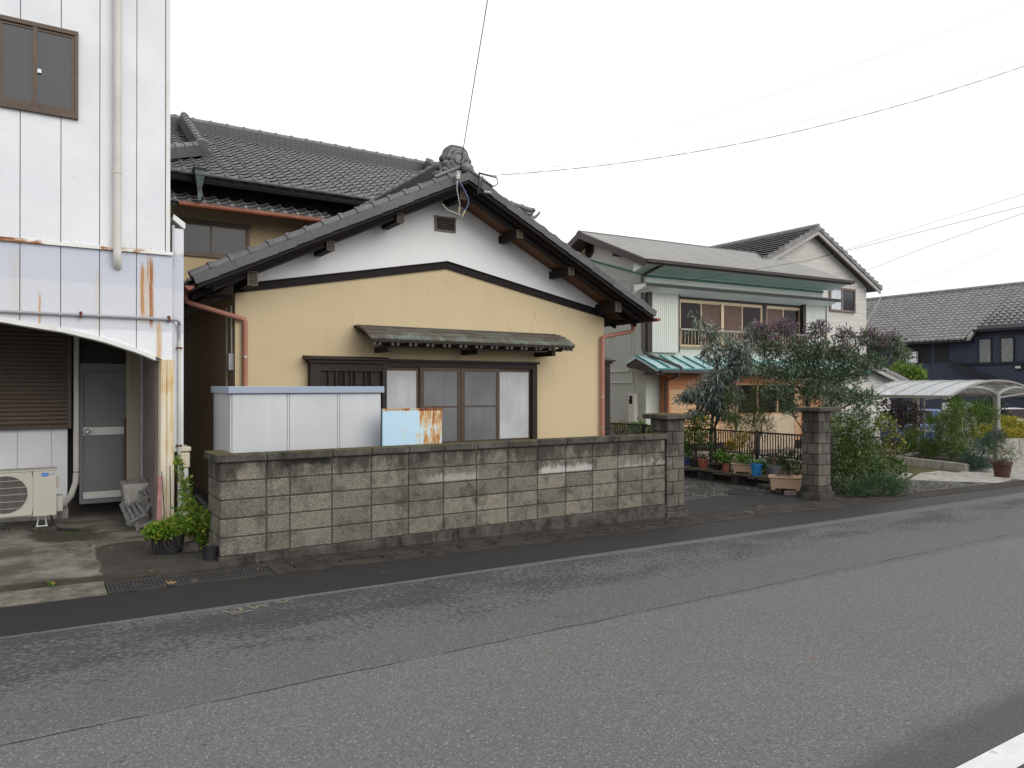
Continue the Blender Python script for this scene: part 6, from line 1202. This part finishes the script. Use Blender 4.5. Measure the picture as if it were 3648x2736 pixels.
t = pot('flower_pot', 'dark pot with tall bare twigs against the fence', 11.92, 9.62, BZ, .08, .1, .2, 'blackpot')
mb = MB()
for k in range(18): mb.tube(bez((11.92, 9.62, .2), (11.92 + rng.uniform(-.05, .05), 9.62 + rng.uniform(-.06, .06), .5), (11.92 + rng.uniform(-.16, .16), 9.62 + rng.uniform(-.28, .28), rng.uniform(.6, .98)), 5), .005, 4, .002)
mb.build('stems', MT['twig'], t)
t = pot('flower_pot', 'dark pot with yellow leaved shrub against the fence', 11.93, 10.02, BZ, .08, .1, .2, 'blackpot'); greens(t, [(11.95, 10.0, .62, .18, .2, .16, 1), (11.98, 9.86, .76, .12, .14, .10, .6), (11.92, 10.15, .52, .14, .14, .12, .6)], 620, .042, .026, 'yellow', 'twig')
def trough(label, cx, cy, z, ln, wd, h, ang, mat='beigepot'):
    t = thing('planter_box', label, 'planter', (cx, cy, z), 0, 'beige rectangular planters'); c, s_ = math.cos(ang), math.sin(ang); W2 = lambda a, b, zz: (cx + a * c - b * s_, cy + a * s_ + b * c, zz)
    def loop(a, b, zz): return [W2(-a, -b, zz), W2(a, -b, zz), W2(a, b, zz), W2(-a, b, zz)]
    L2, D2 = ln / 2, wd / 2; lv = [loop(L2 * .86, D2 * .82, z + .025), loop(L2 * .97, D2 * .95, z + h * .84), loop(L2 * 1.05, D2 * 1.08, z + h * .85), loop(L2 * 1.05, D2 * 1.08, z + h), loop(L2 * .95, D2 * .92, z + h), loop(L2 * .93, D2 * .9, z + h * .86)]
    vs = [p for l in lv for p in l]; fs = [(3, 2, 1, 0)] + [(i * 4 + k, i * 4 + (k + 1) % 4, i * 4 + 4 + (k + 1) % 4, i * 4 + 4 + k) for i in range(5) for k in range(4)] + [(20, 21, 22, 23)]
    MB().add(vs, fs).build('box', MT[mat], t, bevel=.008)
    for sx in (-1, 1):
        mb = MB(); q = [W2(sx * L2 * .86, -D2 * .8, 0), W2(sx * L2 * .62, -D2 * .8, 0), W2(sx * L2 * .62, D2 * .8, 0), W2(sx * L2 * .86, D2 * .8, 0)]; mb.hexa([(p[0], p[1], z) for p in q] + [(p[0], p[1], z + .03) for p in q]); mb.build('foot', MT[mat], t)
    so = loop(L2 * .92, D2 * .89, z + h * .865); MB().quad(*so).build('soil', MT['soil'], t); return t
t = trough('beige rectangular planter with green grass on the bench', 11.82, 9.76, BZ, .42, .22, .20, math.radians(-62)); greens(t, [(11.82, 9.76, .27, .13, .16, .07, 1)], 420, .10, .012, 'fresh', up=.7, along=.3)
t = trough('large beige planter of dead brown stems in front of the gatepost', 11.36, 8.44, -.12, .56, .30, .25, math.radians(-54))
mb = MB()
for k in range(46):
    bx, by_ = 11.36 + rng.uniform(-.13, .13), 8.44 + rng.uniform(-.17, .17); mb.tube(bez((bx, by_, .09), (bx + rng.uniform(-.04, .04), by_ + rng.uniform(-.04, .04), .16), (bx + rng.uniform(-.12, .10), by_ + rng.uniform(-.16, .10), rng.uniform(.14, .27)), 3), .004, 4, .002)
mb.build('dead_stems', MT['twig'], t)
for (x, y), lb_ in (((11.42, 8.58), 'reddish brick under the back of the large beige planter'), ((11.30, 8.30), 'reddish brick under the front of the large beige planter')): solo('brick', MB().box(x - .10, x + .10, y - .06, y + .06, -.21, -.121), MT['render'], lb_, 'brick', (x, y, -.2), 'bricks under the planter', bevel=.006)
mc = thing('manhole_cover', 'round cover with pale rim in the dark driveway near the bench', 'manhole cover', (10.75, 8.85, gz(10.75)))
MB().lathe([(.30, -.02), (.30, .012), (.335, .012), (.335, -.02)], (10.75, 8.85, gz(10.75)), 32).build('rim', MT['basec'], mc); MB().lathe([(0, .004), (.298, .004), (.298, -.02)], (10.75, 8.85, gz(10.75)), 32).build('lid', MT['strip'], mc)
for (x, y), lb_ in zip(((9.55, 7.62), (8.95, 7.30)), ('small oval water valve cover in the driveway asphalt', 'small pale oval valve cover among the gutter lids')): solo('valve_cover', MB().lathe([(0, .012), (.07, .012), (.08, -.01)], (x, y, gz(x)), 16), MT['basec'], lb_, 'valve cover', (x, y, gz(x)), 'small valve covers')
solo('garden_ornament', MB().lathe([(0, 0), (.06, 0), (.075, .05), (.06, .10), (.03, .115), (0, .115)], (11.24, 8.02, -.2), 12), MT['basec'], 'small mossy stone ornament at the foot of the gatepost', 'ornament', (11.24, 8.02, -.2), smooth=True)
t = pot('large_flower_pot', 'large terracotta pot with wispy stems on the pale concrete', 18.6, 8.0, -.34, .15, .20, .36, 'maroonpot', group=None); greens(t, [(18.6, 8.0, .35, .28, .28, .24, 1), (18.75, 7.9, .15, .3, .3, .15, .6)], 420, .07, .014, 'pine', 'twig', r0=.012, twigs=14)

# ------------------------------------------------------------------ carport, fence, walls and cars beyond
CPX, CY0_, CY1_ = 23.0, 10.0, 12.55
cp = thing('carport', 'aluminium carport with curved translucent roof on two posts', 'carport', (CPX, 11.3, gz(23)))
def cz(x): u = (x - CPX) / 2.65; return 1.93 - .43 * u * u
xs = [CPX - 2.65 + 5.3 * i / 16 for i in range(17)]
for k in range(5):
    ya, yb = CY0_ + k * .51 + .012, CY0_ + (k + 1) * .51 - .012; mb = MB()
    for a, b in zip(xs, xs[1:]): mb.hexa([(a, ya, cz(a)), (b, ya, cz(b)), (b, yb, cz(b)), (a, yb, cz(a)), (a, ya, cz(a) + .008), (b, ya, cz(b) + .008), (b, yb, cz(b) + .008), (a, yb, cz(a) + .008)])
    mb.build('roof_panel', MT['poly'], cp)
for k in range(6):
    y = CY0_ + k * .51; w = .035 if k in (0, 5) else .014; mb = MB()
    for a, b in zip(xs, xs[1:]): mb.hexa([(a, y - w, cz(a) - .03), (b, y - w, cz(b) - .03), (b, y + w, cz(b) - .03), (a, y + w, cz(a) - .03), (a, y - w, cz(a) + .02), (b, y - w, cz(b) + .02), (b, y + w, cz(b) + .02), (a, y + w, cz(a) + .02)])
    mb.build('roof_rib', MT['alum'], cp)
for x in (CPX - 2.65, CPX + 2.65): MB().box(x - .04, x + .04, CY0_, CY1_, cz(x) - .07, cz(x) + .012).build('eave_beam', MT['alum'], cp)
for x in (CPX - 1, CPX + 1, CPX): MB().box(x - .02, x + .02, CY0_, CY1_, cz(x) - .06, cz(x) - .025).build('purlin', MT['alum'], cp)
for y in (10.03, 12.32):
    MB().box(CPX - .085, CPX + .085, y - .07, y + .07, gz(23) - .05, 1.60).build('post', MT['alum'], cp, bevel=.015)
    mb = MB(); q = bez((CPX, y, 1.5), (CPX - .5, y, 1.76), (CPX - 1.7, y, 1.72), 8); mb.tube(q, .055, 8); q = bez((CPX, y, 1.5), (CPX + .5, y, 1.76), (CPX + 1.7, y, 1.72), 8); mb.tube(q, .055, 8); mb.tube([(CPX, y, 1.42), (CPX + 1.9, y, 1.55)], .03, 6); mb.build('arm', MT['alum'], cp, smooth=True)
lp = thing('arched_pipe', 'thin grey pipe stand with sprinkler head beside the carport post', 'pipe', (23.25, 12.36, gz(23))); MB().tube([(23.25, 12.2, -.4), (23.25, 12.2, 1.33), (23.30, 12.17, 1.36), (23.78, 11.9, 1.41)], .03, 7).build('pipe', MT['alum'], lp, smooth=True); MB().lathe([(0, .05), (.03, .04), (.07, -.05), (0, -.05)], (23.82, 11.88, 1.39), 10).build('nozzle', MT['alum'], lp)
f2 = thing('garden_railing', 'low black railing on a dark kerb beyond the garden soil', 'fence', (21, 11.9, -.37))
A, B = Vector((19.7, 12.6, 0)), Vector((21.9, 11.75, 0)); D_ = B - A
for z in (.255, .03): MB().tube([A + Vector((0, 0, z)), B + Vector((0, 0, z))], .018, 6).build('rail', MT['blackiron'], f2)
bq = MB().box(-.008, .008, -.008, .008, -.10, .255).mesh('railing_bar', MT['blackiron'])
for k in range(20): piece('railing_bar', bq, f2, A + D_ * (k / 19))
MB().hexa([A + Vector((0, -.08, -.42)), B + Vector((0, -.08, -.42)), B + Vector((0, .08, -.42)), A + Vector((0, .08, -.42)), A + Vector((0, -.08, -.17)), B + Vector((0, -.08, -.17)), B + Vector((0, .08, -.17)), A + Vector((0, .08, -.17))]).build('kerb', MT['basec'], f2)
solo('boundary_wall', MB().hexa([(26.9, 14.8, -.6), (29.4, 13.5, -.6), (29.4, 13.65, -.6), (26.9, 14.95, -.6), (26.9, 14.8, .70), (29.4, 13.5, .72), (29.4, 13.65, .72), (26.9, 14.95, .70)]).hexa([(26.85, 14.75, .701), (29.45, 13.42, .721), (29.45, 13.7, .721), (26.85, 15.02, .701), (26.85, 14.75, .78), (29.45, 13.42, .80), (29.45, 13.7, .80), (26.85, 15.02, .78)]), MT['palecon'], 'pale rendered boundary wall with a light coping behind the carport', 'wall', (28, 14, -.55))
solo('panel_fence', MB().hexa([(31.2, 15.55, -.6), (32.2, 14.95, -.6), (32.2, 15.05, -.6), (31.2, 15.65, -.6), (31.2, 15.55, 1.08), (32.2, 14.95, 1.08), (32.2, 15.05, 1.08), (31.2, 15.65, 1.08)]), MT['meterbox'], 'flat grey panel fence in front of the navy building', 'fence', (31.7, 15.3, -.56))
solo('low_pale_wall', MB().hexa([(26.4, 11.5, -.5), (32, 9.9, -.6), (32, 10.1, -.6), (26.4, 11.7, -.5), (26.4, 11.5, .03), (32, 9.9, -.05), (32, 10.1, -.05), (26.4, 11.7, .03)]), MT['palecon'], 'low pale wall below the clipped golden bushes', 'wall', (28, 11, -.5))
for i, (pts, lb_) in enumerate((([(15.8, 8.62), (17.0, 7.42), (18.0, 7.55), (17.3, 9.2)], 'pale concrete slab beside the strip of stones'), ([(17.4, 9.25), (18.12, 7.6), (18.3, 7.9), (18.5, 9.35)], 'narrow pale slab in front of the planter kerb'), ([(14.4, 9.6), (15.7, 8.72), (17.2, 9.3), (16.2, 10.2)], 'weathered slab half hidden behind the rosemary bush'))):
    vs = [(x, y, gz(x) - .06) for x, y in pts] + [(x, y, gz(x) + .012) for x, y in pts]; solo('paving_slab', MB().hexa(vs), MT['palecon'], lb_, 'slab', (pts[0][0], pts[0][1], gz(pts[0][0])), 'pale slabs in the garden', bevel=.006)
sp_ = MB()
for k in range(420):
    x, y = rng.uniform(12.9, 15.8), rng.uniform(7.42, 8.3); r = rng.uniform(.015, .04); z = gz(x) + .006
    sp_.add([(x - r, y, z), (x, y - r * .8, z), (x + r, y, z), (x, y + r * .8, z), (x + rng.uniform(-.3, .3) * r, y, z + r * .8)], [(0, 1, 4), (1, 2, 4), (2, 3, 4), (3, 0, 4)])
tag(sp_.build('loose_gravel', MT['gravel']), 'loose grey stones scattered between the slab and the gutter', None, None, 'stuff')
def car(name, label, x, y, rz, paint, h=1.45, L=4.0, Wd=1.66):
    z0 = gz(x); t = thing(name, label, 'car', (x, y, z0), rz)
    pf = [(-L / 2, .30), (-L / 2 + .02, .72), (-L / 2 + .25, .86), (-L * .22, .94), (-L * .10, h - .03), (L * .05, h), (L * .30, h - .06), (L * .45, .98), (L / 2, .86), (L / 2, .32), (L * .4, .22), (-L * .4, .22)]
    MB().prism(pf, 'y', -Wd / 2, Wd / 2).build('body', MT[paint], t, local=True, bevel=.06, smooth=True)
    gl = [(-L * .20, .95), (-L * .10, h - .09), (L * .05, h - .06), (L * .29, h - .12), (L * .40, .98)]
    MB().prism(gl, 'y', -Wd / 2 - .004, Wd / 2 + .004).build('side_window', MT['darkglass'], t, local=True)
    MB().hexa([(-L * .225, -.7, .97), (-L * .125, -.62, h - .06), (-L * .125, .62, h - .06), (-L * .225, .7, .97), (-L * .235, -.7, .98), (-L * .135, -.62, h - .05), (-L * .135, .62, h - .05), (-L * .235, .7, .98)]).build('windscreen', MT['darkglass'], t, local=True)
    for sx in (-1, 1):
        for sy in (-1, 1):
            wh = MB().lathe([(0, -.09), (.30, -.09), (.31, 0), (.30, .09), (0, .09)], (sx * L * .31, sy * (Wd / 2 - .06), .30), 18, 'y').build('wheel', MT['tyre'], t, local=True, smooth=True); MB().lathe([(0, -.095), (.18, -.095), (.19, 0), (.18, .095), (0, .095)], (sx * L * .31, sy * (Wd / 2 - .06), .30), 14, 'y').build('rim', MT['alum'], wh, local=True)
        MB().box(-L / 2 - .01, -L / 2 + .08, sx * .62 - .16, sx * .62 + .16, .66, .78).build('headlight', MT['frosted'], t, local=True, bevel=.02)
car('parked_car', 'blue car parked behind the shrubs by the stone house', 27.2, 14.6, R(20), 'carblue', 1.42); car('parked_car', 'white car parked at the navy wall behind the golden bushes', 38.2, 16.4, R(60), 'carwhite', 1.45)
solo('tarpaulin', MB().hexa([(30.0, 15.9, .55), (30.9, 15.5, .55), (31.0, 15.9, .55), (30.1, 16.3, .55), (30.0, 15.9, .72), (30.9, 15.5, .80), (31.0, 15.9, .72), (30.1, 16.3, .66)]).box(30.2, 30.8, 15.8, 16.0, -.6, .55), MT['bluetarp'], 'blue tarpaulin bundle seen over the boundary wall', 'tarpaulin', (30.5, 15.9, -.55))

# ------------------------------------------------------------------ wires
def wire(label, pts, r=.0065, sag=0.):
    P = [Vector(p) for p in pts]
    if len(P) == 2:
        a, b = P; P = [a.lerp(b, t) - Vector((0, 0, sag * 4 * t * (1 - t))) for t in [i / 16 for i in range(17)]]
    else:
        P = [q for i in range(len(P) - 1) for q in [P[i].lerp(P[i + 1], t / 6) for t in range(6)]] + [P[-1]]
    tag(MB().tube(P, r, 5).build('overhead_wire', MT['wire'], None, org=tuple(P[0]), loc=tuple(P[0])), label, 'wire', 'overhead wires')
wire('steep black cable rising from the gable peak out of the picture top', [(5.44, 9.93, 5.05), (3.6, 5.0, 8.2)], .006)
mb = MB(); a, b = Vector((6.1, 9.92, 5.125)), Vector((14.1, 4.3, 7.3)); n_ = 90
for ph in (0, math.pi):
    P = [a.lerp(b, i / n_) - Vector((0, 0, .42 * 4 * (i / n_) * (1 - i / n_))) + Vector((math.cos(i * .9 + ph), 0, math.sin(i * .9 + ph))) * .004 for i in range(n_ + 1)]; mb.tube(P, .0028, 4)
solo('overhead_wire', mb, MT['wire'], 'thick twisted cable sagging from the gable peak toward the far street pole', 'wire', tuple(a), 'overhead wires')
wire('thin messenger wire just above the twisted cable', [(6.08, 9.92, 5.16), (14.1, 4.3, 7.42)], .0016, .36)
wire('thin wire below the twisted cable, rising most steeply over the sky', [(5.98, 9.92, 4.92), (13.4, 5.0, 8.0)], .0016, .10)
wire('service wire from the green house canopy crossing its upper roof', [(13.85, 15.22, 4.40), (15.3, 15.2, 4.72), (15.06, 10.5, 4.70), (14.9, 5.8, 5.03)], .0045)
wire('service wire from the far end of the green roof to the street pole', [(23.8, 15.6, 5.45), (18.35, 9.58, 5.19), (14.9, 5.8, 4.93)], .0045)
wire('thin wire passing above the green roof toward the street pole', [(19.3, 13.72, 5.49), (17.0, 9.8, 5.33), (14.8, 5.85, 5.22)], .0035)
wire('faint wire in front of the stone house window', [(25.9, 17.6, 5.45), (18.41, 9.54, 4.40), (15.2, 6.6, 4.35)], .0025)

# ------------------------------------------------------------------ fallen leaves and the faded survey mark
lv_ = MB().add([(-.018, 0, 0), (0, -.009, .005), (.02, 0, .003), (0, .009, .006)], [(0, 1, 2), (0, 2, 3)]).mesh('fallen_leaf', MT['deadleaf'])
for (x, y, dz), lb_ in zip(((.62, 8.66, .05), (.66, 8.1, .05), (1.90, 7.33, .006), (.86, 7.40, .05), (2.1, 7.27, .006), (3.05, 7.36, .006), (4.3, 3.0, .006), (1.75, 7.20, .006), (12.6, 7.25, .006), (2.86, 3.95, .006)), ('dry leaf on the concrete near the manhole', 'dry leaf on the damp edge beside the manhole', 'dry leaf on the last drain grate at the wall foot', 'dry leaf on the kerb above the middle grate', 'dry leaf on the first gutter lid', 'dry leaf on gutter lids below the wall', 'orange leaf alone on the open road', 'pale leaf lying on the grate', 'brown leaf in front of the rosemary bush', 'brown leaf on the road seam')):
    o = bpy.data.objects.new('fallen_leaf', lv_); COL.objects.link(o); o.location = (x, y, gz(x) + dz + .002); o.rotation_euler = (rng.uniform(-.2, .2), rng.uniform(-.2, .2), rng.uniform(0, 6)); tag(o, lb_, 'leaf', 'fallen dry leaves')
mb = MB()
def stroke(pts):
    for (xa, ya), (xb, yb) in zip(pts, pts[1:]):
        d = Vector((xb - xa, yb - ya, 0)); n_ = Vector((-d.y, d.x, 0)).normalized() * .012; A_q, B_q = Vector((xa, ya, gz(xa) + .004)), Vector((xb, yb, gz(xb) + .004)); mb.quad(A_q - n_, B_q - n_, B_q + n_, A_q + n_)
for pts in ([(1.18, 5.98), (1.24, 5.90), (1.33, 5.93), (1.30, 6.02)], [(1.22, 5.86), (1.40, 5.88)], [(1.38, 6.02), (1.42, 5.92), (1.47, 6.0), (1.52, 5.92)], [(1.60, 6.05), (1.66, 5.98), (1.72, 6.05)]): stroke(pts)
tag(mb.build('survey_mark', MT['yellowpaint']), 'faded yellow sprayed survey mark on the road', None, None, 'structure')
